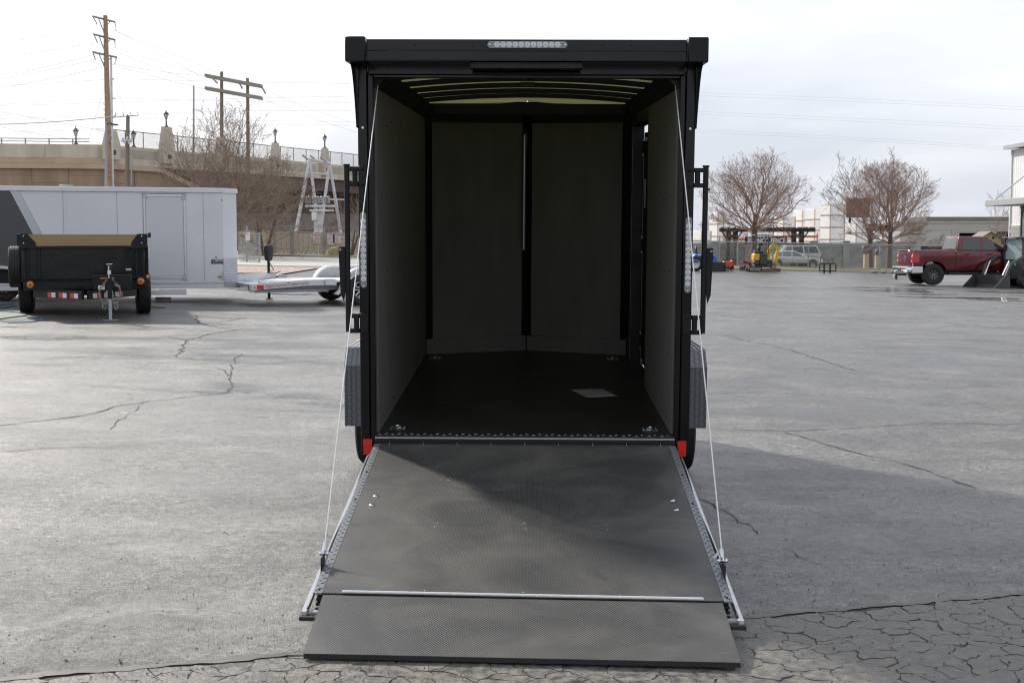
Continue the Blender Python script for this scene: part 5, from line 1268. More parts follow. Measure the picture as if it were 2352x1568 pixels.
t2, b2, d2 = pole('utility_pole', 'short brown wooden utility pole with one crossarm and an equipment bracket', 294, 264, 291, 88, 0.17, 0.12, 'pole_dark')
loc2 = lambda u, v, Y=88: P(u, v, Y) - b2
arm = MB().tube([loc2(258, 269, 88.4), loc2(318, 264, 87.6)], 0.06, 4).build('crossarm', 'grey_steel', t2)
for u in (266, 283, 300, 316): p = loc2(u, 266); MB().cyl(p, p + Vector((0, 0, 0.22)), 0.045, 0.02, n=6).build('insulator', 'insulator', arm)
for u, v in ((281, 322), (286, 326), (291, 319), (296, 326), (301, 321)):
    p = loc2(u, v, 87.6); MB().cyl(p + Vector((0, 0, -0.14)), p + Vector((0.05, 0, 0.16)), 0.07, n=8).build('cutout_fuse', 'silver_steel', t2)
MB().tube([loc2(278, 324, 87.7), loc2(304, 326, 87.7)], 0.05, 5).build('bracket', 'grey_steel', t2)
MB().tube([loc2(302, 425, 87.8), loc2(302, 345, 87.8)], 0.06, 6).build('conduit', 'grey_steel', t2)
t3, b3, d3 = pole('street_light_pole', 'grey steel light pole with a flat lamp head beside the tall wooden pole', 244.5, 279, 244.5, 80, 0.09, 0.085, 'grey_steel')
loc3 = lambda u, v, Y=80: P(u, v, Y) - b3
MB().tube([loc3(246, 285), loc3(255, 283, 79.8)], 0.05, 6).build('arm', 'dark_steel', t3)
MB().slab([loc3(254, 283, 79.7), loc3(272, 285.5, 79.7), loc3(272, 286.5, 80.1), loc3(254, 286.5, 80.3)], (0, 0, -0.06)).build('lamp_head', 'dark_steel', t3)
t4, b4, d4 = pole('steel_mast', 'slim pale steel mast standing close behind the tall wooden pole', 255, 130, 262, 112, 0.14, 0.09, 'silver_steel')
for u, v in ((262, 182), (265, 226)): p = P(u, v, 112) - b4; MB().tube([p + Vector((-0.3, 0, 0)), p], 0.05, 5).build('standoff', 'grey_steel', t4)
t5, b5, d5 = pole('steel_mast', 'thin grey steel mast left of the twin-pole frame', 445, 197, 446, 135, 0.13, 0.08, 'grey_steel')
# twin-pole frame
hb = foot(511, 135); t6 = thing('twin_pole_frame', 'twin wooden poles joined by two heavy timber crossarms', 'power pole frame', hb)
lh = lambda u, v, Y=135: P(u, v, Y) - hb
MB().tube([Vector((0, 0, -0.3)), lh(509, 165)], [0.26, 0.16], 10).build('pole', 'pole_dark', t6, sm=True)
ft = foot(573, 135) - hb; MB().tube([ft, lh(568.5, 180)], [0.24, 0.16], 10).build('pole', 'pole_dark', t6, sm=True)
M['timber'] = mat('grey_timber', (0.30, 0.275, 0.225), 0.9, var=0.2, vs=2, stretch=(0.3, 4, 4))
for (ul, vl, ur, vr) in ((472, 174, 602, 199), (472, 203, 602, 226)):
    for dy_ in (-0.35, 0.35):
        a, c_ = lh(ul, vl, 135) + Vector((0, dy_, 0)), lh(ur, vr, 135) + Vector((0, dy_, 0)); d_ = Vector((0, 0, 0.17)); w_ = Vector((0, 0.07, 0))
        MB().hexa([a - d_ - w_, c_ - d_ - w_, c_ - d_ + w_, a - d_ + w_, a + d_ - w_, c_ + d_ - w_, c_ + d_ + w_, a + d_ + w_]).build('crossarm', 'timber', t6)
for (ul, vl, ur, vr) in ((486, 178, 500, 192), (548, 188, 557, 204), (601, 199, 610, 216)):
    a, c_ = lh(ul, vl, 134.5), lh(ur, vr, 134); MB().tube([a.lerp(c_, t) for t in lin(0, 1, 16)], [0.10 if k % 2 else 0.03 for k in range(17)], 8).build('insulator', 'insulator', t6)
# silver dead-end gantry
gb = foot(712, 112); GN = thing('steel_gantry', 'silver tubular steel gantry with splayed legs above the slatted fence', 'gantry', gb)
lg = lambda u, v, Y=112: P(u, v, Y) - gb
A1, A2_ = lg(711, 367, 111), lg(757, 375, 114)
for (u, v, Y) in ((672, 524, 110.5), (737, 535, 112)): 
    bp_ = foot(u + (0 if u < 700 else 3), Y) - gb; MB().tube([Vector((bp_.x, bp_.y, bp_.z)), A1], [0.17, 0.12], 8).build('leg', 'silver_steel', GN, sm=True)
for (u, v, Y) in ((737, 520, 114), (797, 530, 115)):
    bp_ = foot(u - 6, Y) - gb; MB().tube([bp_, A2_], [0.17, 0.12], 8).build('leg', 'silver_steel', GN, sm=True)
MB().tube([A1, A2_], 0.15, 6).build('beam', 'silver_steel', GN)
MB().tube([lg(704, 396, 111), lg(752, 401, 114)], 0.08, 6).build('tie_bar', 'silver_steel', GN)
MB().tube([lg(716, 390, 111.2), lg(716, 470, 111.2)], 0.02, 4).build('drop_cable', 'dark_steel', GN)
for (ul, vl, ur, vr) in ((708, 367, 694, 356), (727, 369, 712, 357), (750, 373, 735, 361)):
    a, c_ = lg(ul, vl), lg(ur, vr, 111); MB().tube([a.lerp(c_, t) for t in lin(0, 1, 14)], [0.09 if k % 2 else 0.03 for k in range(15)], 7).build('insulator', 'insulator', GN)
# switchgear stand
sb = foot(732, 108); SG = thing('switchgear_stand', 'pale steel switchgear rack on two columns under the gantry', 'switchgear', sb)
ls = lambda u, v, Y=108: P(u, v, Y) - sb
for u in (727, 739): p = foot(u, 108) - sb; MB().box(p.x - 0.14, p.x + 0.14, -0.14, 0.14, p.z, ls(u, 470).z).build('column', 'silver_steel', SG)
a, c_ = ls(702, 473), ls(768, 470); MB().box(a.x, c_.x, -0.3, 0.3, a.z - 0.1, a.z + 0.08).build('crossbeam', 'silver_steel', SG)
MB().box(ls(707, 0).x, ls(760, 0).x, -0.5, 0.5, a.z - 0.45, a.z - 0.3).build('crossbeam', 'silver_steel', SG)
for u in (706, 712, 719, 725, 731, 740, 748, 756):
    p = ls(u, 470); MB().lathe([(0.09, 0.1), (0.13, 0.2), (0.09, 0.3), (0.13, 0.4), (0.09, 0.5), (0.13, 0.6), (0.05, 0.7)], (p.x, -0.2 + 0.4 * (u % 2), p.z), 'z', 8).build('bushing', 'insulator', SG, sm=True)
MB().tube([ls(757, 458), ls(800, 459)], 0.06, 6).build('bus_bar', 'silver_steel', SG)
p = ls(722, 497, 107.6); MB().box(p.x - 0.2, p.x + 0.2, p.y - 0.15, p.y + 0.15, p.z - 0.35, p.z + 0.35).build('meter_box', 'white', SG, bevel=0.03)
# ---- slatted fence and gates
FY = 96.0
def fx(u, Y=FY): return (u - CX) / F * Y
FN = thing('slatted_fence', 'tan slatted chain-link fence with grey posts at the foot of the bridge', 'fence', (fx(620), FY, 0))
def fence_run(parent, ox, oy, u0, u1, Y, zt, gap=0.03, w=0.30):
    x0, x1 = fx(u0, Y), fx(u1, Y); n = max(1, int((x1 - x0) / (w + gap))); s0 = None
    for k in range(n):
        x = x0 + k * (x1 - x0) / n; z0 = gz(x, Y) + 0.10
        if s0 is None: s0 = MB().box(0, (x1 - x0) / n - gap, -0.012, 0.012, 0, zt - 0.16).build('slat', 'tan_slat', parent); o_ = s0
        else: o_ = again(s0, parent)
        o_.location = (x - ox, Y - oy + 0.01 * math.sin(k * 2.1), z0)
    for z in (0.06, zt): MB().tube([(x0 - ox, Y - oy - 0.03, gz(x0, Y) + z), (x1 - ox, Y - oy - 0.03, gz(x1, Y) + z)], 0.028, 6).build('rail', 'grey_steel', parent)
def fpost(parent, ox, oy, u, Y, h, r=0.05):
    x = fx(u, Y); MB().cyl((x - ox, Y - oy - 0.04, gz(x, Y) - 0.1), (x - ox, Y - oy - 0.04, gz(x, Y) + h), r, n=8).build('post', 'grey_steel', parent)
fence_run(FN, fx(620), FY, 548, 670, FY, 1.80)
for u in (550, 592, 632): fpost(FN, fx(620), FY, u, FY, 1.95)
fpost(FN, fx(620), FY, 671, FY, 2.2, 0.075)
fence_run(FN, fx(620), FY, 800, 960, FY, 1.80)
for u in (802, 860, 920): fpost(FN, fx(620), FY, u, FY, 1.95)
for u in (628, 660, 690, 725, 770): p = Vector((fx(u) - fx(620), 0, gz(fx(u), FY) + 1.84)); MB().tube([p, p + Vector((-0.22, 0.1, 0.35))], 0.02, 5).build('barb_arm', 'grey_steel', FN)
for dz_ in (0.12, 0.22, 0.33):
    MB().tube([(fx(548) - fx(620) - 0.07 * dz_, 0.05, gz(fx(548), FY) + 1.84 + dz_), (fx(960) - fx(620), 0.05, gz(fx(960), FY) + 1.84 + dz_)], 0.012, 4).build('barbed_wire', 'mesh_wire', FN)
SIGN_W = mat('white_sign_plate', (0.68, 0.66, 0.67), 0.4); SIGN_R = mat('faded_red_print', (0.50, 0.12, 0.12), 0.5); SIGN_G = mat('grey_print', (0.35, 0.35, 0.36), 0.5)
def gate(label, u0, u1):
    x0 = fx(u0); g_ = thing('slatted_gate', label, 'gate', (x0, FY - 0.05, gz(x0, FY)), group='gates in the slatted fence')
    fence_run(g_, x0, FY - 0.05 + (gz(x0, FY)) * 0, u0 + 1, u1 - 1, FY, 1.72)
    for o_ in list(g_.children):
        o_.location.z -= gz(x0, FY)
    for u in (u0 + 0.6, u1 - 0.6): x = fx(u); MB().cyl((x - x0, 0.0, 0.02), (x - x0, 0.0, 1.78), 0.035, n=8).build('gate_frame', 'grey_steel', g_)
    return g_
g1 = gate('left slatted gate leaf carrying one red and white sign', 674, 746)
g2 = gate('right slatted gate leaf carrying two signs side by side', 748, 797)
fpost(FN, fx(620), FY, 747, FY - 0.12, 2.1, 0.06)
def sign(label, u, v, w, h, lines, name='gate_sign'):
    p = P(u, v, FY - 0.12); s_ = thing(name, label, 'sign', p, group=None)
    MB().box(-w / 2, w / 2, -0.006, 0.006, -h / 2, h / 2).build('plate', SIGN_W, s_)
    for (txt, sz, zz_, m_) in lines:
        letters(txt, sz, m_, s_, (0, -0.009, zz_), extr=0.001, offset=0.003)
    return s_
np_ = [('NO', 0.17, 0.30, SIGN_R), ('PARKING', 0.13, 0.16, SIGN_R)]
for txt, u, lb in ((np_, 727.4, 'white no-parking sign with red print on the left gate leaf'), (np_, 773.5, 'white no-parking sign with red print on the right gate leaf')):
    s_ = sign(lb, u, 545.8, 0.56, 0.82, txt)
    for k, (w_, z, m_) in enumerate(((0.34, 0.02, SIGN_G), (0.30, -0.10, SIGN_R), (0.42, -0.20, SIGN_R), (0.40, -0.30, SIGN_R))): MB().box(-w_ / 2, w_ / 2, -0.009, -0.0065, z - 0.018, z + 0.018).build('print_line', m_, s_)
s_ = sign('plain white notice with grey print between the gate edge and the red sign', 760, 549, 0.55, 0.82, [])
for k in range(6): MB().box(-0.2, 0.2, -0.009, -0.0065, 0.3 - k * 0.1, 0.325 - k * 0.1).build('print_line', SIGN_G, s_)
MB().box(-0.05, 0.05, -0.009, -0.0065, -0.34, -0.24).build('print_mark', SIGN_G, s_)
for u, v, lb in ((718, 543, 'small white oval plate left of the left gate sign'), (786, 544, 'small white oval plate right of the right gate sign')):
    o_ = MB().lathe([(0.0001, -0.008), (0.2, -0.006), (0.2, 0.006)], (0, 0, 0), 'y', 18).build('oval_plate', SIGN_W); o_.location = P(u, v, FY - 0.1); o_.scale = (1, 1, 0.45)
    tag(o_, lb, 'sign')
# tube gate panel standing open next to the white trailer
og = foot(552, 72); OG = thing('chain_link_gate', 'open grey tube-framed chain-link gate beside the white trailer nose', 'gate', og)
lo_ = lambda u, v, Y=72: P(u, v, Y) - og
for v in (537, 571, 605): MB().tube([lo_(548, v - 1, 71), lo_(597, v, 73)], 0.035, 6).build('rail', 'grey_steel', OG)
for u in (567, 596):
    MB().tube([lo_(u, 606, 72), lo_(u, 520 if u < 580 else 533, 72)], 0.05, 8).build('post', 'grey_steel', OG)
b = MB()
for k in range(26):
    for s in (-1, 1):
        t0 = k / 26.0; t1_ = t0 + s * 0.9
        a = lo_(548 + 48 * t0, 605, 72); x1 = 548 + 48 * t1_
        t_c = 1.0
        if x1 > 596: t_c = (596 - (548 + 48 * t0)) / (x1 - (548 + 48 * t0))
        if x1 < 548: t_c = (548 - (548 + 48 * t0)) / (x1 - (548 + 48 * t0)) if x1 != 548 + 48 * t0 else 1
        c_ = lo_(x1, 538, 72); b.tube([a, a.lerp(c_, t_c)], 0.007, 3, caps=False)
b.build('mesh', 'mesh_wire', OG, kind='stuff', fix=False)
p = lo_(569, 543, 71.8); MB().box(p.x - 0.12, p.x + 0.12, p.y - 0.02, p.y - 0.01, p.z - 0.22, p.z + 0.22).build('tag_plate', SIGN_W, OG)
# litter strip, kerb and rock at the fence foot
grid_sheet('leaf_strip', lin(fx(556, 92), fx(690, 92), 8), [92.0, 93.2, 95.6], 0.06, 'leaf_litter')
kerb('fence_kerb', [(fx(690, 91), 91.2), (fx(820, 91), 91.2), (0, 91.2)], 0.25, 0.15, 'concrete')
rk = MB().sphere((0, 0, 0.3), 0.55, 10, (1.2, 0.9, 0.75)); rr = random.Random(4); rk.v = [(x + rr.uniform(-0.08, 0.08), y + rr.uniform(-0.08, 0.08), z + rr.uniform(-0.06, 0.06)) for x, y, z in rk.v]
o = rk.build('boulder', mat('tan_rock', (0.28, 0.23, 0.12), 0.9, var=0.25, vs=2)); o.location = foot(770, 92.5); tag(o, 'tan boulder lying at the foot of the right gate', 'rock')
# graffiti-daubed low wall behind the fence
gw = thing('graffiti_wall', 'low grey wall daubed with faded graffiti behind the slatted fence', 'wall', foot(690, 118))
M['graffiti'] = mat('graffiti_daubed_concrete', (0.20, 0.19, 0.18), 0.8, var=0.6, vs=0.9, col2=(0.13, 0.055, 0.05), detail=2)
MB().box(-6, 8, -0.2, 0.2, -0.6, 3.4).build('wall_face', 'graffiti', gw)
# ================================================================== right background
def z3(zx, zy): return (1584.8 + zx * 0.3262, 287.1 + zy * 0.3262)
M['maroon'] = mat('deep_red_car_paint', (0.115, 0.006, 0.011), 0.18, metal=0.1, coat=0.6)
M['silver_car'] = mat('silver_beige_car_paint', (0.58, 0.555, 0.52), 0.3, metal=0.15, coat=0.4)
M['tan_car'] = mat('pewter_suv_paint', (0.42, 0.41, 0.39), 0.3, metal=0.15, coat=0.4)
M['truck_rim'] = mat('dark_machined_rim', (0.16, 0.16, 0.165), 0.3, metal=0.8)
M['glass'] = glass_mat('dark_car_glass', (0.035, 0.045, 0.048)); M['glass_green'] = glass_mat('greenish_car_glass', (0.12, 0.165, 0.155))
M['yellow'] = mat('yellow_machine_paint', (0.68, 0.40, 0.012), 0.4, var=0.12, vs=3)
M['machine_grey'] = mat('dark_grey_machine', (0.045, 0.045, 0.047), 0.5, var=0.2, vs=5)
M['blue'] = mat('blue_tractor_paint', (0.035, 0.13, 0.50), 0.35, coat=0.3)
M['orange'] = mat('orange_implement_paint', (0.62, 0.075, 0.03), 0.45)
M['dark_red'] = mat('dark_red_plough_paint', (0.25, 0.02, 0.035), 0.5)
M['steel_worn'] = mat('worn_steel', (0.28, 0.25, 0.22), 0.5, metal=0.5, var=0.25, vs=5)
M['block_grey'] = mat('split_face_block', (0.27, 0.265, 0.245), 0.9, var=0.22, vs=1.6, bump=1.0, bs=3.0, bd=0.08)
M['block_smooth'] = mat('precast_grey', (0.31, 0.305, 0.29), 0.85, var=0.06, vs=1)
M['bundle'] = mat('white_vinyl_bundle', (0.86, 0.85, 0.84), 0.5, var=0.04, vs=1.2)
M['rack_wood'] = mat('rack_timber', (0.46, 0.34, 0.21), 0.85, var=0.2, vs=3)
M['dark_timber'] = mat('dark_stained_timber', (0.03, 0.024, 0.022), 0.8, var=0.2, vs=3)
M['rack_orange'] = mat('orange_rack_beam', (0.50, 0.085, 0.02), 0.5)
M['beige_wall'] = mat('beige_stucco', (0.42, 0.40, 0.36), 0.85, var=0.05, vs=0.6)
M['brown_wall'] = mat('grey_brown_fascia', (0.215, 0.195, 0.165), 0.85, var=0.08, vs=0.6)
M['roller'] = mat('pale_roller_door', (0.47, 0.46, 0.43), 0.6)
M['rib_white'] = mat('white_ribbed_metal', (0.72, 0.72, 0.73), 0.45, var=0.03, vs=1)
M['cmu'] = mat('grey_masonry_block', (0.30, 0.295, 0.28), 0.9, var=0.12, vs=2, bump=0.4, bs=12, bd=0.02)
M['canopy'] = mat('grey_canopy_fascia', (0.34, 0.35, 0.345), 0.5, var=0.05, vs=1)

# ---- chain-link fence on the grass strip
RFY = 82.3
RF = thing('chain_link_fence', 'grey chain-link fence running along the right-hand grass strip', 'fence', (fx(1850, RFY), RFY, 0))
ox = fx(1850, RFY)
def rfz(x): return gz(x, RFY) + 0.12
ztop = lambda x: rfz(x) + 1.52
x0, x1 = fx(1300, RFY), fx(2130, RFY)
MB().tube([(x - ox, 0, ztop(x)) for x in (x0, x1)], 0.035, 6).build('top_rail', 'grey_steel', RF)
for u in (1368, 1449, 1530, 1611, 1651.5, 1693, 1774, 1855, 1937, 2018.6, 2100):
    x = fx(u, RFY); MB().cyl((x - ox, 0, rfz(x) - 0.1), (x - ox, 0, ztop(x) + (0.0 if u != 1651.5 else 0.35)), 0.045, n=8).build('post', 'grey_steel', RF)
b = MB(); k = x0
while k < x1:
    for s in (-1, 1):
        q = k + s * 1.45
        b.tube([(k - ox, 0.01 * s, rfz(k) + 0.03), (q - ox, 0.01 * s, ztop(q) - 0.03)], 0.0045, 3, caps=False)
    k += 0.11
b.build('mesh', 'mesh_wire', RF, kind='stuff', fix=False)

# ---- precast wall across the street
WY = 118.0
WL = thing('precast_wall', 'grey split-face precast wall with square pillars across the street', 'wall', (fx(1850, WY), WY, 0))
ox = fx(1850, WY); wz = P(1850, 557.5, WY).z
us = [1264, 1339.5, 1414.5, 1490, 1565, 1640.5, 1715.5, 1791, 1866, 1941, 2015, 2094]
for k, u in enumerate(us):
    x = fx(u, WY) - ox; g0 = gz(x + ox, WY) - 0.1
    p_ = MB().box(x - 0.27, x + 0.27, -0.27, 0.27, g0, wz + 0.05).build('pillar', 'block_smooth', WL)
    MB().box(x - 0.33, x + 0.33, -0.33, 0.33, wz + 0.051, wz + 0.18).build('pillar_cap', 'block_smooth', p_, bevel=0.04)
    if k < len(us) - 1:
        xn = fx(us[k + 1], WY) - ox
        MB().box(x + 0.271, xn - 0.271, -0.08, 0.08, g0, wz - 0.38).build('split_face_panel', 'block_grey', WL)
        MB().box(x + 0.271, xn - 0.271, -0.14, 0.14, wz - 0.379, wz).build('coping_panel', 'block_smooth', WL)
        MB().box(x + 0.271, xn - 0.271, -0.12, 0.12, g0, g0 + 0.35).build('base_panel', 'block_smooth', WL)
# ---- pergola with hanging sign
PG = thing('timber_pergola', 'dark stained timber pergola rising above the precast wall', 'pergola', (fx(1760, 117), 117, 0))
ox = fx(1760, 117); pz = P(1760, 527, 117).z
for dy_ in (-0.4, 0.4):
    MB().box(fx(1652, 117) - ox, fx(1868, 117) - ox, dy_ - 0.06, dy_ + 0.06, pz - 0.22, pz + 0.12).build('beam', 'dark_timber', PG)
for k in range(16):
    x = fx(1656, 117) - ox + k * 0.53; MB().box(x, x + 0.09, -0.8, 0.8, pz + 0.121, pz + 0.22).build('rafter', 'dark_timber', PG)
for u in (1672, 1687.5, 1821, 1838.5):
    x = fx(u, 117) - ox; MB().box(x - 0.2, x + 0.2, -0.2, 0.2, gz(x + ox, 117), pz - 0.221).build('post', 'dark_timber', PG)
    for s in (-1, 1): MB().tube([(x + s * 0.2, 0, pz - 0.75), (x + s * 0.62, 0, pz - 0.17)], 0.06, 4).build('brace', 'dark_timber', PG)
LT = thing('lattice_window', 'white-edged lattice window frame between the pergola posts', 'window frame', P(1685, 572, 116.6))
w_, h_ = 0.30, 0.78
for k in range(3): MB().box(-w_ + k * w_ - 0.025, -w_ + k * w_ + 0.025, -0.03, 0.03, -h_, h_).build('bar', 'weathered_wood', LT)
for k in range(5): MB().box(-w_ - 0.026, w_ + 0.026, -0.035, -0.005, -h_ + k * h_ / 2 - 0.025, -h_ + k * h_ / 2 + 0.025).build('bar', 'weathered_wood', LT)
SGN = thing('shop_sign', 'black board lettered in white capitals hanging under the pergola', 'sign', P(1759, 552.3, 115.6))
MB().box(-1.85, 1.85, -0.05, 0.05, -0.33, 0.33).build('board', M['dark_timber'], SGN)
letters('BRONCO FENCE', 0.60, mat('white_sign_letters', (0.60, 0.60, 0.60), 0.5), SGN, (0.05, -0.055, -0.03), extr=0.01, offset=0.022, squeeze=0.74)

# ---- stacks of white bundles on racks
def stack(label, u0, u1, vt, Y, n, depth=1.6, lit=0.0):
    x0, x1 = fx(u0 + (u1 - u0) * 0.22, Y), fx(u1 - 1, Y); z1 = P(u0, vt, Y).z; g0 = gz(x0, Y)
    t_ = thing('bundle_stack', label, 'stack', (x0, Y, g0), (0, 0, R(24)), group='white bundles stacked behind the wall')
    h_ = (z1 - g0) / n
    for k in range(n):
        MB().box(0.03, x1 - x0 - 0.03, 0.0, depth, k * h_ + 0.07, (k + 1) * h_ - 0.01).build('bundle', 'bundle', t_, bevel=0.03)
        MB().box(0.0, x1 - x0, -0.02, depth + 0.02, k * h_, k * h_ + 0.068).build('bearer', 'rack_wood', t_)
    for x in (0.02, x1 - x0 - 0.06): MB().box(x, x + 0.06, -0.09, -0.021, 0, z1 - g0).build('rack_post', 'rack_wood', t_)
    return t_
stack('tallest white bundle stack, nearest the brown billboard', 1890, 1946, 467, 135, 5)
stack('white bundle stack second in height, left of the tallest', 1861, 1888, 480, 138, 5)
stack('white bundle stack behind the right end of the pergola', 1833, 1859, 484, 141, 5)
stack('wide white bundle stack seen through the left tree crown', 1786, 1831, 497, 138, 4)
stack('low white bundle stack behind the shop sign', 1722, 1782, 520, 136, 3)
stack('white bundle stack at the left end of the pergola', 1640, 1664, 487, 138, 4)
stack('low white bundle stack left of the pergola', 1600, 1637, 530, 136, 3)
stack('low white bundle stack under the billboard', 1950, 2005, 512, 136, 4)
stack('low white bundle stack right of the middle tree', 2010, 2078, 531, 134, 3)
for u0, u1, v, lb in ((1770, 1876, 543.5, 'orange rack beam on uprights right of the shop sign'), (1664, 1712, 549.5, 'orange rack beam between the left pergola posts')):
    Y = 124; t_ = thing('rack_beam', lb, 'rack', foot(u0, Y)); z = P(u0, v, Y).z - t_.location.z; L_ = fx(u1, Y) - fx(u0, Y)
    MB().box(0, L_, -0.05, 0.05, z - 0.1, z + 0.1).build('beam', 'rack_orange', t_)
    for x in (0.0, L_ - 0.09): MB().box(x, x + 0.09, -0.06, 0.06, 0, z - 0.101 if x == 0 else z + 0.3).build('upright', 'rack_orange', t_)
BB = thing('billboard', 'brown billboard panel rising behind the tallest white stack', 'billboard', foot(1966, 150))
z0, z1 = P(1966, 500, 150).z - BB.location.z, P(1966, 455, 150).z - BB.location.z
MB().box(-1.3, 1.35, -0.15, 0.15, z0, z1).build('panel', mat('weathered_brown_board', (0.19, 0.115, 0.085), 0.9, var=0.25, vs=1.0), BB)
for x in (-0.8, 0.8): MB().box(x - 0.12, x + 0.12, 0.16, 0.4, 0, z0 + 1).build('post', 'dark_timber', BB)

# ---- beige workshop
BY = 140.0
WS = thing('workshop_building', 'long beige flat-roofed workshop with roller doors behind the red truck', 'building', (fx(2110, BY), BY, gz(fx(2110, BY), BY)))
ox, oz = WS.location.x, WS.location.z
bx = lambda u: fx(u, BY) - ox
bz = lambda v: P(2110, v, BY).z - oz
roofz = bz(512)
op = [(2113, 2183, 530), (2200, 2268, 532), (2285, 2350, 532)]
edges = [2050] + [e for o_ in op for e in o_[:2]] + [2480]
for k in range(0, len(edges), 2): MB().box(bx(edges[k]), bx(edges[k + 1]) - 0.002, 0, 0.3, 0, roofz).build('wall', 'beige_wall', WS)
for (u0, u1, v) in op: MB().box(bx(u0), bx(u1) - 0.002, 0, 0.3, bz(v), roofz).build('wall', 'beige_wall', WS)
MB().box(bx(2048), bx(2482), -0.12, 0.35, roofz + 0.001, roofz + 0.16).build('roof_edge', 'beige_wall', WS)
MB().box(bx(2144), bx(2420), 3.0, 12, roofz, bz(497)).build('upper_block', 'brown_wall', WS)
MB().box(bx(2050), bx(2480), 14, 14.3, 0, roofz).build('back_wall', 'beige_wall', WS); MB().box(bx(2050), bx(2480), 0.31, 13.9, roofz - 0.2, roofz - 0.01).build('roof_slab', 'brown_wall', WS)
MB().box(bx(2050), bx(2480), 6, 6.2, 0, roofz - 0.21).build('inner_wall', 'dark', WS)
zg = bz(566)
for k in range(6): MB().box(bx(2113) + 0.02, bx(2183) - 0.02, 0.05, 0.12, zg + k * (bz(530) - zg) / 6 + 0.01, zg + (k + 1) * (bz(530) - zg) / 6).build('roller_door_panel', 'roller', WS)
for k in range(2): MB().box(bx(2200) + 0.02, bx(2268) - 0.02, 0.05, 0.12, bz(535) + k * 0.3, bz(535) + 0.28 + k * 0.3).build('roller_door_panel', 'roller', WS)
SH = thing('timber_shed', 'small shed with a yellow timber gable behind the truck cab', 'shed', foot(2271, 112))
lz = lambda v: P(2271, v, 112).z - SH.location.z
hw = 0.95; M['gable'] = mat('yellow_timber_gable', (0.36, 0.27, 0.15), 0.8, var=0.2, vs=3)
MB().prism([(-hw, 0), (hw, 0), (hw, lz(549)), (0, lz(534)), (-hw, lz(549))], lambda x, z, t: (x, t, z), 0, 0.1).build('gable_wall', 'gable', SH)
MB().box(-hw, hw, 0.101, 2.4, 0, lz(549)).build('side_walls', 'gable', SH)
for s in (-1, 1):
    MB().hexa([Vector(p) for p in ((s * 1.1, -0.15, lz(551)), (0, -0.15, lz(533)), (0, 2.6, lz(533)), (s * 1.1, 2.6, lz(551)), (s * 1.1, -0.15, lz(549.5)), (0, -0.15, lz(531.5)), (0, 2.6, lz(531.5)), (s * 1.1, 2.6, lz(549.5)))]).build('roof_side', 'brown_wall', SH)
MB().sphere((0.25, -0.01, lz(546)), 0.12, 10, (1, 0.1, 1)).build('round_vent', 'dark', SH)

# ---- white ribbed building at the right edge
BX, BYc = 26.6, 70.0
WB = thing('white_metal_building', 'white ribbed metal building with a grey canopy at the right edge', 'building', (BX, BYc, gz(BX, BYc)))
oz = WB.location.z
wz_ = lambda v, Y=70.0: P(CX, v, Y).z - oz
ze = wz_(344); zm = wz_(518)
MB().box(0.06, 18, -22, 0.0, 0, ze).build('core_wall', 'rib_white', WB)
rib = None
for k in range(75):
    y = -0.02 - k * 0.29
    if y < -21.5: break
    lowz = zm if k < 5 else wz_(468)
    me_key = 'rib_a' if k < 5 else 'rib_b'
    o_ = MB().hexa([Vector(p) for p in ((0.06, y, lowz), (0.04, y - 0.06, lowz), (0.04, y - 0.14, lowz), (0.06, y - 0.20, lowz), (0.06, y, ze), (0.04, y - 0.06, ze), (0.04, y - 0.14, ze), (0.06, y - 0.20, ze))]).build('wall_rib', 'rib_white', WB) if k in (0, 5) else again(rib, WB, (0, y - ry, 0))
    if k in (0, 5): rib = o_; ry = y
for r in range(14):
    z0 = r * 0.2; 
    if z0 + 0.2 > zm: break
    for c_ in range(4):
        y1 = -0.01 - c_ * 0.4 - (0.2 if r % 2 else 0); MB().box(-0.03, 0.059, max(-1.42, y1 - 0.39), y1, z0 + 0.004, z0 + 0.196).build('masonry_block', 'cmu', WB) if y1 > -1.4 else None
MB().box(-0.02, 0.061, -1.5, 0.02, zm - 0.03, zm).build('sill_trim', 'white', WB)
MB().box(-0.04, 0.1, 0.001, 0.12, 0, ze).build('corner_trim', 'white', WB)
MB().hexa([Vector(p) for p in ((-0.35, 0.4, ze + 0.02), (-0.35, -22, ze + 0.02), (18, -22, ze + 1.6), (18, 0.4, ze + 1.6), (-0.35, 0.4, ze + 0.22), (-0.35, -22, ze + 0.22), (18, -22, ze + 1.8), (18, 0.4, ze + 1.8))]).build('roof', 'canopy', WB)
zc0, zc1 = wz_(473, 68), wz_(458.5, 68)
MB().box(-1.75, -0.01, -16, -1.0, zc0, zc1).build('canopy', 'canopy', WB, bevel=0.02)
for y in (-2.0, -6.0, -10): MB().tube([(-1.6, y, zc1 + 0.001), (-0.0, y, zc1 + 1.3)], 0.03, 6).build('tie_rod', 'grey_steel', WB)
MB().box(0.01, 0.058, -16, -1.45, 0, zc0 - 0.01).build('glazing', 'glass_green', WB)
for y in (-1.5, -2.6, -3.7, -5.2, -7): MB().box(-0.03, 0.009, y - 0.06, y + 0.06, 0, zc0 - 0.01).build('glazing_bar', 'dark_steel', WB)
MB().box(-0.035, 0.008, -16, -1.45, zc0 - 0.35, zc0 - 0.012).build('glazing_head', 'dark_steel', WB)

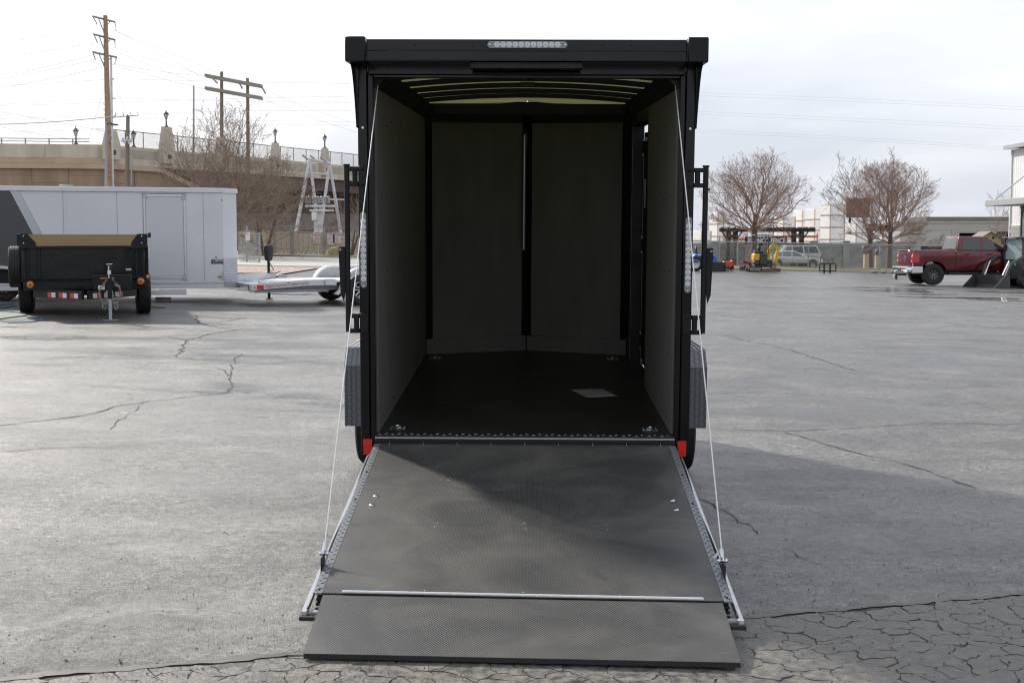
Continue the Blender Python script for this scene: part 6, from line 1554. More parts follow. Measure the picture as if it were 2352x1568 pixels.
# ---- vehicles
def car_body(parent, prof, W_, m, bevel=0.05, name='body'):
    return MB().prism(prof, lambda x, z, t: (x, t, z), 0.0, W_).build(name, m, parent, bevel=bevel, seg=2)
def arc(cx, cz, r, a0, a1, n=9): return [(cx + r * math.cos(R(a0 + (a1 - a0) * i / n)), cz + r * math.sin(R(a0 + (a1 - a0) * i / n))) for i in range(n + 1)]
class House:       # greenhouse: tapered cabin
    def __init__(s, parent, base, top, zb, zt, yb, yt, m, bevel=0.05):
        s.__dict__.update(zb=zb, zt=zt, yb=yb, yt=yt, base=base, top=top)
        (a, c_), (d_, e_) = base, top
        v = [(a, yb[0], zb), (c_, yb[0], zb), (c_, yb[1], zb), (a, yb[1], zb), (d_, yt[0], zt), (e_, yt[0], zt), (e_, yt[1], zt), (d_, yt[1], zt)]
        s.o = MB().hexa([Vector(p) for p in v]).build('cabin', m, parent, bevel=bevel, seg=2); s.p = parent
    def side(s, poly, m, far=False, off=0.012):
        f = lambda z: (z - s.zb) / (s.zt - s.zb)
        y = (lambda z: s.yb[0] + (s.yt[0] - s.yb[0]) * f(z) - off) if not far else (lambda z: s.yb[1] + (s.yt[1] - s.yb[1]) * f(z) + off)
        return MB().slab([(x, y(z), z) for x, z in poly], (0, 0.01 if not far else -0.01, 0)).build('side_window', m, s.p)
    def end(s, front, z0, z1, m, inset=0.12, name='rear_window', off=0.012):
        k = 1 if front else 0
        f = lambda z: (z - s.zb) / (s.zt - s.zb); X_ = lambda z: s.base[k] + (s.top[k] - s.base[k]) * f(z) + (off if front else -off)
        yl = lambda z: s.yb[0] + (s.yt[0] - s.yb[0]) * f(z) + inset; yr = lambda z: s.yb[1] + (s.yt[1] - s.yb[1]) * f(z) - inset
        return MB().slab([(X_(z0), yl(z0), z0), (X_(z0), yr(z0), z0), (X_(z1), yr(z1), z1), (X_(z1), yl(z1), z1)], (0.01 if not front else -0.01, 0, 0)).build(name, m, s.p)
def carwheel(parent, x, y, z, r, w, near, m='alu', sp=5, rim=0.6):
    w_ = wheel(parent, (x, y, z), -1 if near else 1, r, w, rim, m, sp); w_.rotation_euler = (0, 0, R(-90) if near else R(90)); return w_

TY = 54.2; TO = foot(2096, TY)
TR = thing('pickup_truck', 'dark red crew-cab pickup truck with chrome rear bumper', 'truck', TO, (0, 0, R(1.0)))
arch_ = arc(0.86, 0.435, 0.56, 160, 20)
lower = [(0.0, 0.66), (0.30, 0.63)] + arch_ + [(1.45, 0.60), (4.05, 0.58)] + arc(4.66, 0.435, 0.56, 160, 20) + [(5.35, 0.60), (5.95, 0.62), (6.0, 1.12), (5.85, 1.30), (5.0, 1.40), (3.95, 1.43), (1.80, 1.44), (0.0, 1.45)]
car_body(TR, lower, 2.0, 'maroon', 0.06)
MB().box(0.35, 5.8, 0.12, 1.88, 0.42, 0.62).build('chassis', 'dark', TR)
MB().box(0.05, 1.72, 0.14, 1.86, 1.452, 1.458).build('bed_cover', 'plastic', TR)
cab = House(TR, (1.82, 3.98), (1.95, 3.10), 1.43, 2.02, (0.05, 1.95), (0.20, 1.80), 'maroon', 0.06)
cab.side([(2.06, 1.47), (2.78, 1.47), (2.78, 1.92), (2.10, 1.92)], 'glass'); cab.side([(2.90, 1.47), (3.72, 1.47), (3.15, 1.92), (2.90, 1.92)], 'glass')
cab.side([(2.06, 1.47), (2.78, 1.47), (2.78, 1.92), (2.10, 1.92)], 'glass', True); cab.side([(2.90, 1.47), (3.72, 1.47), (3.15, 1.92), (2.90, 1.92)], 'glass', True)
rwn = cab.end(False, 1.50, 1.92, 'glass', 0.14); cab.end(True, 1.50, 1.94, 'glass', 0.12, 'windscreen')
MB().box(1.765, 1.795, -0.003, 0.01, 0.62, 1.43).build('cab_gap', 'dark', TR)
for x in (2.82, 4.02, 2.0): MB().box(x - 0.006, x + 0.006, -0.0025, 0.01, 0.64, 1.42).build('door_gap', 'dark', TR)
for x in (2.1, 3.05): MB().box(x, x + 0.24, -0.03, -0.002, 1.26, 1.31).build('door_handle', 'plastic', TR, bevel=0.01)
MB().box(1.5, 3.95, -0.01, 0.15, 0.44, 0.52).build('side_step', 'plastic', TR, bevel=0.02)
MB().box(3.62, 3.80, -0.30, -0.02, 1.45, 1.66).build('door_mirror', 'plastic', TR, bevel=0.03)
tg_ = MB().box(-0.03, -0.001, 0.16, 1.84, 0.80, 1.42).build('tailgate', 'maroon', TR, bevel=0.02)
MB().box(-0.05, 0.1, 0.12, 1.88, 1.425, 1.455).build('tailgate_cap', 'maroon', tg_, bevel=0.012)
MB().prism([(0.90, 1.06), (0.93, 1.00), (0.96, 0.95), (1.04, 0.95), (1.07, 1.00), (1.10, 1.06), (1.12, 1.16), (1.06, 1.21), (1.0, 1.19), (0.94, 1.21), (0.88, 1.16)], lambda y, z, t: (t, y, z), -0.045, -0.031).build('emblem', 'chrome', tg_, bevel=0.006)
MB().box(-0.04, -0.031, 0.85, 1.15, 1.30, 1.36).build('tailgate_handle', 'plastic', tg_)
for y0, y1 in ((-0.012, 0.15), (1.85, 2.012)):
    l_ = MB().box(-0.035, 0.26, y0, y1, 0.92, 1.30).build('tail_lamp', mat('bright_tail_lamp', (0.55, 0.025, 0.02), 0.15, coat=0.6) if y0 < 0 else M['tl'], TR, bevel=0.02); M['tl'] = bpy.data.materials['bright_tail_lamp']
    for z in (1.0, 1.2): MB().box(-0.040, -0.036, y0 + 0.03, y1 - 0.03, z - 0.02, z + 0.03).build('lamp_bar', 'white_tape', l_)
bp_ = MB().box(-0.26, -0.04, -0.02, 2.02, 0.52, 0.76).build('rear_bumper', 'chrome', TR, bevel=0.05, seg=3)
MB().box(-0.27, -0.262, 0.80, 1.2, 0.54, 0.70).build('plate_recess', 'plastic', bp_)
MB().box(-0.05, 0.42, -0.015, 0.04, 0.50, 0.78).build('bumper_corner', 'chrome', bp_, bevel=0.02)
hb_ = MB().box(-0.42, 0.05, 0.95, 1.05, 0.38, 0.46).build('hitch_bar', 'dark_steel', TR); MB().cyl((-0.38, 1.0, 0.20), (-0.38, 1.0, 0.42), 0.05).build('hitch_shank', 'dark_steel', TR)
MB().sphere((-0.42, 1.0, 0.54), 0.06, 10).build('hitch_ball', 'chrome', TR, sm=True); MB().sphere((-0.46, 1.0, 0.36), 0.06, 10).build('hitch_ball', 'chrome', TR, sm=True)
for x in (0.86, 4.66):
    carwheel(TR, x, 0.10, 0.44, 0.44, 0.32, True, 'truck_rim', 8, 0.54); carwheel(TR, x, 1.90, 0.44, 0.44, 0.32, False, 'truck_rim', 8, 0.54)

SE = thing('sedan_car', 'silver beige sedan parked nose right behind the fence', 'car', foot(1762, 105))
lo = [(0.05, 0.35)] + arc(0.85, 0.33, 0.40, 165, 15) + arc(3.65, 0.33, 0.40, 165, 15) + [(4.42, 0.30), (4.5, 0.55), (4.35, 0.72), (3.5, 0.90), (3.1, 0.95), (0.6, 1.0), (0.08, 0.98), (0.0, 0.6)]
car_body(SE, lo, 1.8, 'silver_car', 0.07)
h_ = House(SE, (0.35, 3.25), (1.05, 2.25), 0.93, 1.43, (0.05, 1.75), (0.28, 1.52), 'silver_car', 0.06)
for far in (False, True):
    h_.side([(0.75, 0.98), (1.18, 0.98), (1.18, 1.36), (1.05, 1.33)], 'glass_green', far); h_.side([(1.24, 0.98), (1.95, 0.98), (1.95, 1.38), (1.24, 1.38)], 'glass_green', far); h_.side([(2.02, 0.98), (2.95, 0.98), (2.25, 1.38), (2.02, 1.38)], 'glass_green', far)
h_.end(True, 0.98, 1.38, 'glass_green', 0.12, 'windscreen'); h_.end(False, 0.98, 1.38, 'glass_green')
MB().box(2.75, 2.95, -0.2, -0.01, 0.97, 1.1).build('door_mirror', 'silver_car', SE, bevel=0.03)
MB().box(2.0, 2.012, -0.003, 0.02, 0.4, 0.93).build('door_gap', 'dark', SE); MB().box(1.05, 1.062, -0.003, 0.02, 0.4, 0.93).build('door_gap', 'dark', SE)
for x in (1.3, 2.2): MB().box(x, x + 0.2, -0.02, -0.002, 0.80, 0.84).build('door_handle', 'silver_car', SE)
MB().box(4.2, 4.47, -0.006, 0.25, 0.60, 0.70).build('headlamp', 'lens', SE, bevel=0.02)
for x in (0.85, 3.65): carwheel(SE, x, 0.09, 0.33, 0.33, 0.2, True); carwheel(SE, x, 1.71, 0.33, 0.33, 0.2, False)
SU = thing('suv_car', 'pewter grey SUV facing left behind the silver sedan', 'car', foot(1752, 111.5))
lo = [(0.0, 0.5), (0.1, 0.4)] + arc(0.95, 0.38, 0.46, 165, 15) + arc(3.85, 0.38, 0.46, 165, 15) + [(4.9, 0.40), (5.0, 0.6), (4.95, 1.15), (1.3, 1.15), (0.15, 1.05), (0.0, 0.85)]
car_body(SU, lo, 1.95, 'tan_car', 0.06)
h_ = House(SU, (1.2, 4.93), (1.95, 4.6), 1.13, 1.85, (0.05, 1.90), (0.20, 1.75), 'tan_car', 0.05)
for far in (False, True):
    h_.side([(1.62, 1.19), (2.45, 1.19), (2.45, 1.75), (2.1, 1.75)], 'glass_green', far); h_.side([(2.56, 1.19), (3.42, 1.19), (3.36, 1.75), (2.56, 1.75)], 'glass', far); h_.side([(3.55, 1.19), (4.78, 1.19), (4.52, 1.75), (3.48, 1.75)], 'glass', far)
h_.end(False, 1.19, 1.75, 'glass_green', 0.12, 'windscreen'); h_.end(True, 1.19, 1.75, 'glass', 0.14)
for y in (0.35, 1.6): MB().box(2.2, 4.4, y - 0.03, y + 0.03, 1.90, 1.94).build('roof_rail', 'plastic', SU)
MB().box(4.9, 5.02, -0.01, 0.14, 0.72, 1.05).build('tail_lamp', 'red', SU, bevel=0.01); MB().box(4.4, 5.06, -0.01, 1.96, 0.45, 0.66).build('rear_bumper', 'tan_car', SU, bevel=0.03)
for x in (0.95, 3.85): carwheel(SU, x, 0.1, 0.38, 0.38, 0.24, True); carwheel(SU, x, 1.85, 0.38, 0.38, 0.24, False)

# ---- mini excavator
EX = thing('mini_excavator', 'yellow and black mini excavator with its arm folded down', 'excavator', foot(1738, 72.5))
s_ = 0.06347 / (F / 72.5)          # metres per zoom pixel
X4 = lambda zx: (zx - 1147) * s_
Z4 = lambda zy: (1345 - zy) * s_
def ebx(x0, x1, y0, y1, z0, z1, n_, m, bv=0.02, par=None): return MB().box(X4(x0), X4(x1), y0, y1, Z4(z1), Z4(z0)).build(n_, m, par or EX, bevel=bv)
for y0 in (-0.1, 0.65):
    pr = arc(X4(925), Z4(1240), 0.15, 90, 270, 8) + arc(X4(1225), Z4(1240), 0.15, -90, 90, 8)
    tk = MB().prism(pr, lambda x, z, t: (x, t, z), y0, y0 + 0.26).build('track', 'rubber', EX, bevel=0.01)
    pr2 = arc(X4(935), Z4(1240), 0.095, 90, 270, 8) + arc(X4(1215), Z4(1240), 0.095, -90, 90, 8)
    MB().prism(pr2, lambda x, z, t: (x, t, z), y0 - 0.01, y0 - 0.001).build('track_frame', 'steel_worn', tk)
    for zx in (950, 1020, 1090, 1160): MB().lathe([(0.0001, -0.035), (0.05, -0.03), (0.055, -0.011)], (X4(zx), y0, Z4(1240)), 'y', 10).build('roller', 'steel_worn', tk)
ebx(1060, 1640, 0.05, 0.75, 1090, 1180, 'undercarriage', 'machine_grey')
ebx(1030, 1240, -0.02, 0.82, 680, 935, 'engine_cover', 'yellow', 0.05); ebx(1035, 1240, -0.02, 0.82, 937, 1085, 'counterweight', 'machine_grey', 0.04)
ebx(1241, 1520, 0.0, 0.8, 690, 1085, 'cab_base', 'machine_grey', 0.04); ebx(1521, 1740, 0.2, 0.7, 900, 1120, 'swing_post', 'machine_grey', 0.04)
ebx(1200, 1400, 0.2, 0.6, 590, 689, 'seat_base', 'plastic', 0.03); ebx(1205, 1380, 0.25, 0.55, 320, 400, 'headrest', 'plastic', 0.03); ebx(1200, 1300, 0.2, 0.6, 410, 589, 'seat_back', 'plastic', 0.05); ebx(1080, 1170, 0.05, 0.75, 560, 679, 'rear_hood', 'machine_grey', 0.03)
for zx in (1420, 1500): MB().tube([(X4(zx), 0.2, Z4(690)), (X4(zx + 20), 0.2, Z4(510))], 0.02, 6).build('control_lever', 'plastic', EX)
for zx in (1085, 1540):
    for y in (0.03, 0.77): MB().box(X4(zx), X4(zx) + 0.04, y - 0.02, y + 0.02, Z4(690), Z4(40)).build('canopy_post', 'machine_grey', EX)
ebx(1050, 1640, -0.06, 0.86, 0, 42, 'canopy_roof', 'machine_grey', 0.02)
MB().tube([(X4(1150), -0.025, Z4(200)), (X4(1050), -0.03, Z4(420)), (X4(1060), -0.02, Z4(600))], 0.015, 5).build('grab_rail', 'plastic', EX)
def beam(pts, w, y0, y1, n_, m):    # ribbon of varying width in the x-z plane
    L1, L2 = [], []
    for i, (zx, zy) in enumerate(pts):
        a = Vector((X4(pts[max(0, i - 1)][0]), Z4(pts[max(0, i - 1)][1]))); c_ = Vector((X4(pts[min(len(pts) - 1, i + 1)][0]), Z4(pts[min(len(pts) - 1, i + 1)][1])))
        d_ = (c_ - a).normalized(); n2 = Vector((-d_.y, d_.x)); p = Vector((X4(zx), Z4(zy))); L1.append(p + n2 * w[i]); L2.append(p - n2 * w[i])
    return MB().prism([(p.x, p.y) for p in L1 + L2[::-1]], lambda x, z, t: (x, t, z), y0, y1).build(n_, m, EX, bevel=0.01)
beam([(1600, 880), (1650, 520), (1720, 400), (1880, 470)], [0.06, 0.075, 0.09, 0.05], 0.30, 0.46, 'boom', 'yellow')
beam([(1490, 880), (1590, 560)], [0.045, 0.045], 0.30, 0.46, 'boom_cylinder', 'yellow')
MB().tube([(X4(1590), 0.38, Z4(560)), (X4(1650), 0.38, Z4(470))], 0.025, 8).build('cylinder_rod', 'chrome', EX)
beam([(1900, 420), (1940, 620), (1850, 900), (1810, 1040)], [0.055, 0.085, 0.06, 0.045], 0.30, 0.46, 'stick', 'yellow')
beam([(1760, 330), (1960, 410)], [0.03, 0.03], 0.31, 0.45, 'stick_cylinder', 'yellow'); beam([(1930, 830), (1870, 1090)], [0.045, 0.04], 0.31, 0.45, 'bucket_cylinder', 'yellow')
MB().prism([(X4(1700), Z4(1120)), (X4(1860), Z4(1130)), (X4(1890), Z4(1230)), (X4(1880), Z4(1340)), (X4(1760), Z4(1345)), (X4(1650), Z4(1345)), (X4(1680), Z4(1240))], lambda x, z, t: (x, t, z), 0.18, 0.58).build('bucket', 'steel_worn', EX, bevel=0.015)
MB().tube([(X4(1780), 0.38, Z4(1060)), (X4(1760), 0.38, Z4(1140))], 0.05, 8).build('bucket_link', 'steel_worn', EX)
ebx(1290, 1990, -0.08, -0.03, 1205, 1342, 'dozer_blade', mat('rusty_blade', (0.14, 0.105, 0.085), 0.7, var=0.3, vs=4), 0.01)

# ---- blue tractor with loader bucket, red tiller, plough, auger, dark frame
z5x = lambda zx: 1590.5 + zx * 0.06226
z5y = lambda zy: 545.5 + zy * 0.06226
BT = thing('compact_tractor', 'blue compact tractor with front loader half hidden by the lock bar', 'tractor', foot(1618, 71.5))
sb_ = 71.5 / F
tx = lambda u: (u - 1618) * sb_
tz = lambda v: P(1618, v, 71.5).z - BT.location.z
MB().prism([(tx(1604), tz(612)), (tx(1633), tz(610)), (tx(1634), tz(600)), (tx(1624), tz(588)), (tx(1612), tz(584)), (tx(1603), tz(588))], lambda x, z, t: (x, t, z), 0.2, 0.9).build('hood', 'blue', BT, bevel=0.05)
MB().box(tx(1621), tx(1631), 0.17, 0.199, tz(600), tz(596)).build('grille', 'plastic', BT); MB().box(tx(1624), tx(1630), 0.165, 0.198, tz(594), tz(590)).build('headlamp', 'lens', BT, bevel=0.02)
MB().prism([(tx(1590), tz(588)), (tx(1600), tz(582)), (tx(1604), tz(590)), (tx(1601), tz(603)), (tx(1590), tz(606))], lambda x, z, t: (x, t, z), -0.1, 1.2).build('rear_fender', 'blue', BT, bevel=0.04)
MB().box(tx(1598), tx(1603), 0.35, 0.8, tz(590), tz(566)).build('seat', 'plastic', BT, bevel=0.05)
carwheel(BT, tx(1596), 0.0, 0.42, 0.42, 0.3, True, 'white', 0); carwheel(BT, tx(1596), 1.1, 0.42, 0.42, 0.3, False, 'white', 0); carwheel(BT, tx(1628), 0.05, 0.26, 0.26, 0.2, True, 'white', 0); carwheel(BT, tx(1628), 1.05, 0.26, 0.26, 0.2, False, 'white', 0)
for y in (0.05, 0.95):
    MB().tube([(tx(1606), y, tz(588)), (tx(1628), y, tz(583)), (tx(1640), y, tz(589)), (tx(1643), y, tz(592)), (tx(1644), y, tz(608))], [0.05, 0.07, 0.08, 0.07, 0.06], 6).build('loader_arm', 'blue', BT)
MB().box(tx(1622), tx(1644), -0.1, 1.1, tz(607), tz(603)).build('loader_crossbar', 'blue', BT)
bk = tz(627)
MB().prism([(tx(1618), 0.03), (tx(1661), 0.03), (tx(1663), 0.30), (tx(1661), 0.52), (tx(1618), 0.52)], lambda x, z, t: (x, t, z), -0.62, -0.55).build('bucket_back', 'plastic', BT, bevel=0.01)
MB().box(tx(1618), tx(1661), -0.85, -0.621, 0.005, 0.04).build('bucket_floor', 'plastic', BT); 
for x in (tx(1618), tx(1661)): MB().prism([(-0.85, 0.01), (-0.56, 0.01), (-0.56, 0.52), (-0.64, 0.52)], lambda y, z, t: (t, y, z), x - 0.02, x + 0.0).build('bucket_cheek', 'plastic', BT)
MB().box(tx(1640), tx(1645), -0.56, 0.0, tz(612), tz(608)).build('bucket_link', 'blue', BT)
TI_ = thing('rotary_tiller', 'orange rotary tiller standing right of the black loader bucket', 'tiller', foot(1672, 72.5))
k_ = 72.5 / F
MB().prism([(-11 * k_, 0.30), (-11 * k_, 0.50), (-9 * k_, 0.56), (7 * k_, 0.56), (8.5 * k_, 0.62), (12 * k_, 0.62), (12 * k_, 0.28)], lambda x, z, t: (x, t, z), 0, 0.6).build('shroud', 'orange', TI_, bevel=0.02)
MB().prism([(12.1 * k_, 0.05), (12.1 * k_, 0.60), (13 * k_, 0.5), (13.6 * k_, 0.1)], lambda x, z, t: (x, t, z), -0.02, 0.62).build('side_plate', 'orange', TI_)
b = MB()
for i in range(7):
    for a in range(4): 
        x = -10 * k_ + i * 3.3 * k_; t_ = R(a * 90 + i * 25); b.tube([(x, 0.3, 0.2), (x, 0.3 + 0.19 * math.cos(t_), 0.2 + 0.19 * math.sin(t_)), (x + 0.05, 0.3 + 0.2 * math.cos(t_ + 0.5), 0.2 + 0.2 * math.sin(t_ + 0.5))], 0.018, 4)
b.cyl((-11 * k_, 0.3, 0.2), (12 * k_, 0.3, 0.2), 0.04, n=8); b.build('tines', 'machine_grey', TI_)
MB().tube([(-13 * k_, 0.5, 0.5), (-9 * k_, 0.5, 0.82), (-5 * k_, 0.5, 0.5)], 0.035, 5).build('hitch_frame', 'dark_red', TI_); MB().tube([(-3 * k_, 0.5, 0.6), (2 * k_, 0.45, 0.78)], [0.04, 0.07], 6).build('drive_shaft', 'plastic', TI_)
PL = thing('plough', 'dark red plough beam resting behind the excavator track', 'plough', foot(1717, 74.2)); k_ = 74.2 / F
PL_ = lambda u, v: ((u - 1717) * k_, 0, P(1717, v, 74.2).z - PL.location.z)
MB().tube([PL_(1705, 600), PL_(1712, 602), PL_(1730, 606)], [0.09, 0.08, 0.05], 6).build('beam', 'dark_red', PL); MB().tube([PL_(1720, 604), PL_(1721, 612), (0.05, 0, 0.02)], 0.06, 6).build('leg', 'dark_red', PL)
MB().tube([PL_(1721, 607), PL_(1728, 612), PL_(1731, 618)], 0.05, 6).build('share', 'dark_red', PL)
AG = thing('auger_attachment', 'small dark auger attachment lying on the grass edge', 'attachment', foot(1706, 75.2)); k_ = 75.2 / F
MB().cyl((-9 * k_, 0, 0.16), (10 * k_, 0, 0.16), 0.06, n=10).build('shaft', 'steel_worn', AG)
for i in range(4): MB().lathe([(0.0001, -0.03), (0.17, -0.02), (0.17, 0.02), (0.0001, 0.03)], (-7 * k_ + i * 4.5 * k_, 0, 0.17), 'x', 12).build('disc', 'machine_grey', AG)
MB().tube([(3 * k_, 0, 0.2), (4 * k_, 0, 0.36)], 0.06, 6).build('handle', 'steel_worn', AG)
ST = thing('attachment_frame', 'low black steel attachment frame standing on the asphalt near the kerb', 'frame', foot(1900, 73.5)); k_ = 73.5 / F
zz6 = lambda v: P(1900, v, 73.5).z - ST.location.z
MB().box(-18 * k_, 18 * k_, 0, 0.6, 0.50, 0.58).build('top', 'machine_grey', ST, bevel=0.01)
MB().box(-20 * k_, 20 * k_, -0.06, -0.001, 0.10, 0.17).build('lower_bar', 'machine_grey', ST)
for u in (-19.5, -9.5, 4, 18): MB().box(u * k_, (u + (2.5 if abs(u) > 15 else 4)) * k_, -0.05 + (0.06 if abs(u) < 15 else 0.06), 0.08, 0.0 if abs(u) < 15 else 0.171, 0.499).build('leg', 'machine_grey', ST)
for u in (-14, -6, 4): MB().tube([(u * k_, 0.3, 0.58), (u * k_, 0.3, 0.80)], 0.02, 5).build('stub', 'machine_grey', ST)
MB().tube([(14 * k_, 0.3, 0.58), (15.5 * k_, 0.3, 0.72), (11 * k_, 0.3, 0.86)], 0.02, 5).build('hook', 'machine_grey', ST)
RX = thing('rubble_pile', 'small pile of grey rubble at the kerb left of the truck', 'rubble', foot(2028, 75.2))
rr = random.Random(9)
for k in range(5): MB().sphere((rr.uniform(-0.6, 0.6), rr.uniform(-0.1, 0.1), 0.10), 0.14, 6, (1.2, 1, 0.7)).build('stone', 'cmu', RX)
for u, lb in ((1988, 'left of two tan posts with a dark rounded box on top'), (2014, 'right of two tan posts with a dark rounded box on top')):
    t_ = thing('mailbox_post', lb, 'mailbox', foot(u, 94), group='posts beside the street')
    MB().box(-0.16, 0.16, -0.16, 0.16, 0, 1.45 - (0.1 if u > 2000 else 0)).build('post', 'coping', t_); MB().prism([(-0.28, 0), (0.30, 0), (0.36, 0.25), (0.25, 0.5), (0.0, 0.58), (-0.28, 0.5)], lambda x, z, q: (x * (1 if u < 2000 else 0.6), q, 1.46 - (0.1 if u > 2000 else 0) + z * (1 if u < 2000 else 0.7)), -0.25, 0.25).build('box', 'machine_grey', t_, bevel=0.04)

# ---- compact loader at the right edge
LA = math.atan2(-0.40, -0.915); lip = G(2280, 662.5)
fw_, lf_ = Vector((math.cos(LA), math.sin(LA), 0)), Vector((-math.sin(LA), math.cos(LA), 0))
LO = lip - fw_ * 2.15 - lf_ * 0.87; LO.z = gz(LO.x, LO.y)
LD = thing('compact_loader', 'white and black compact track loader with its bucket on the ground', 'loader', LO, (0, 0, LA))
MB().prism([(2.15, 0.005), (1.35, 0.005), (1.25, 0.12), (1.30, 0.55), (1.42, 0.55), (1.36, 0.14), (1.42, 0.05), (2.15, 0.03)], lambda x, z, t: (x, t, z), -0.87, 0.87).build('bucket', 'machine_grey', LD)
for y0 in (-0.895, 0.871): MB().prism([(2.15, 0.005), (1.30, 0.005), (1.26, 0.12), (1.30, 0.56), (1.5, 0.56)], lambda x, z, t: (x, t, z), y0, y0 + 0.024).build('bucket_cheek', 'machine_grey', LD)
BK = -0.48
for s in (-1, 1):
    MB().tube([(1.30, s * 0.62, 0.35), (1.05, s * 0.68, 0.95), (0.45, s * 0.72, 1.25), (-1.5, s * 0.75, 1.5)], [0.07, 0.09, 0.09, 0.08], 6).build('lift_arm', 'machine_grey', LD, sm=True)
    MB().tube([(1.33, s * 0.50, 0.45), (0.98, s * 0.52, 1.10)], 0.035, 8).build('tilt_cylinder', 'chrome', LD, sm=True)
    pr = arc(-0.85 + BK, 0.32, 0.30, 90, 270, 8) + arc(0.85 + BK, 0.26, 0.24, -90, 90, 8)
    MB().prism(pr, lambda x, z, t: (x, t, z), s * 0.55, s * 0.86).build('track', 'rubber', LD, bevel=0.02)
    MB().prism([(0.75 + BK, 0.58), (0.95 + BK, 0.85), (0.75 + BK, 1.18), (-1.2 + BK, 1.24), (-1.25 + BK, 0.56)], lambda x, z, t: (x, t, z), s * 0.80, s * 0.87).build('side_cover', 'white', LD)
    MB().prism([(0.80 + BK, 0.58), (1.02 + BK, 0.85), (0.96 + BK, 0.95), (0.78 + BK, 0.72)], lambda x, z, t: (x, t, z), s * 0.871, s * 0.877).build('yellow_stripe', 'yellow', LD)
    MB().lathe([(0.05, -0.005), (0.05, 0.005), (0.0001, 0.006)], (0.95, s * 0.80, 0.98), 'y', 10).build('green_tag', mat('green_tag', (0.03, 0.4, 0.12), 0.5) if s < 0 else bpy.data.materials['green_tag'], LD)
MB().box(-1.3 + BK, 0.75 + BK, -0.54, 0.54, 0.35, 1.15).build('chassis', 'machine_grey', LD, bevel=0.04)
M['clear_glass'] = mat('pale_cab_glass', (0.33, 0.42, 0.42), 0.06, spec=0.7)
for x, y in ((0.72, -0.5), (0.72, 0.5), (-0.6, -0.5), (-0.6, 0.5)): MB().box(x - 0.04 + BK, x + 0.04 + BK, y - 0.04, y + 0.04, 1.151, 2.0).build('cab_post', 'machine_grey', LD)
MB().box(-0.7 + BK, 0.85 + BK, -0.58, 0.58, 2.001, 2.08).build('cab_roof', 'machine_grey', LD, bevel=0.03); MB().box(0.70 + BK, 0.72 + BK, -0.455, 0.455, 1.16, 1.99).build('front_window', 'clear_glass', LD)
for y in (-0.50, 0.49): MB().box(-0.555 + BK, 0.675 + BK, y, y + 0.01, 1.16, 1.99).build('side_window', 'clear_glass', LD)
for y in (-0.3, 0.3): MB().box(0.85 + BK, 0.93 + BK, y - 0.08, y + 0.08, 1.98, 2.06).build('work_lamp', 'plastic', LD, bevel=0.01)
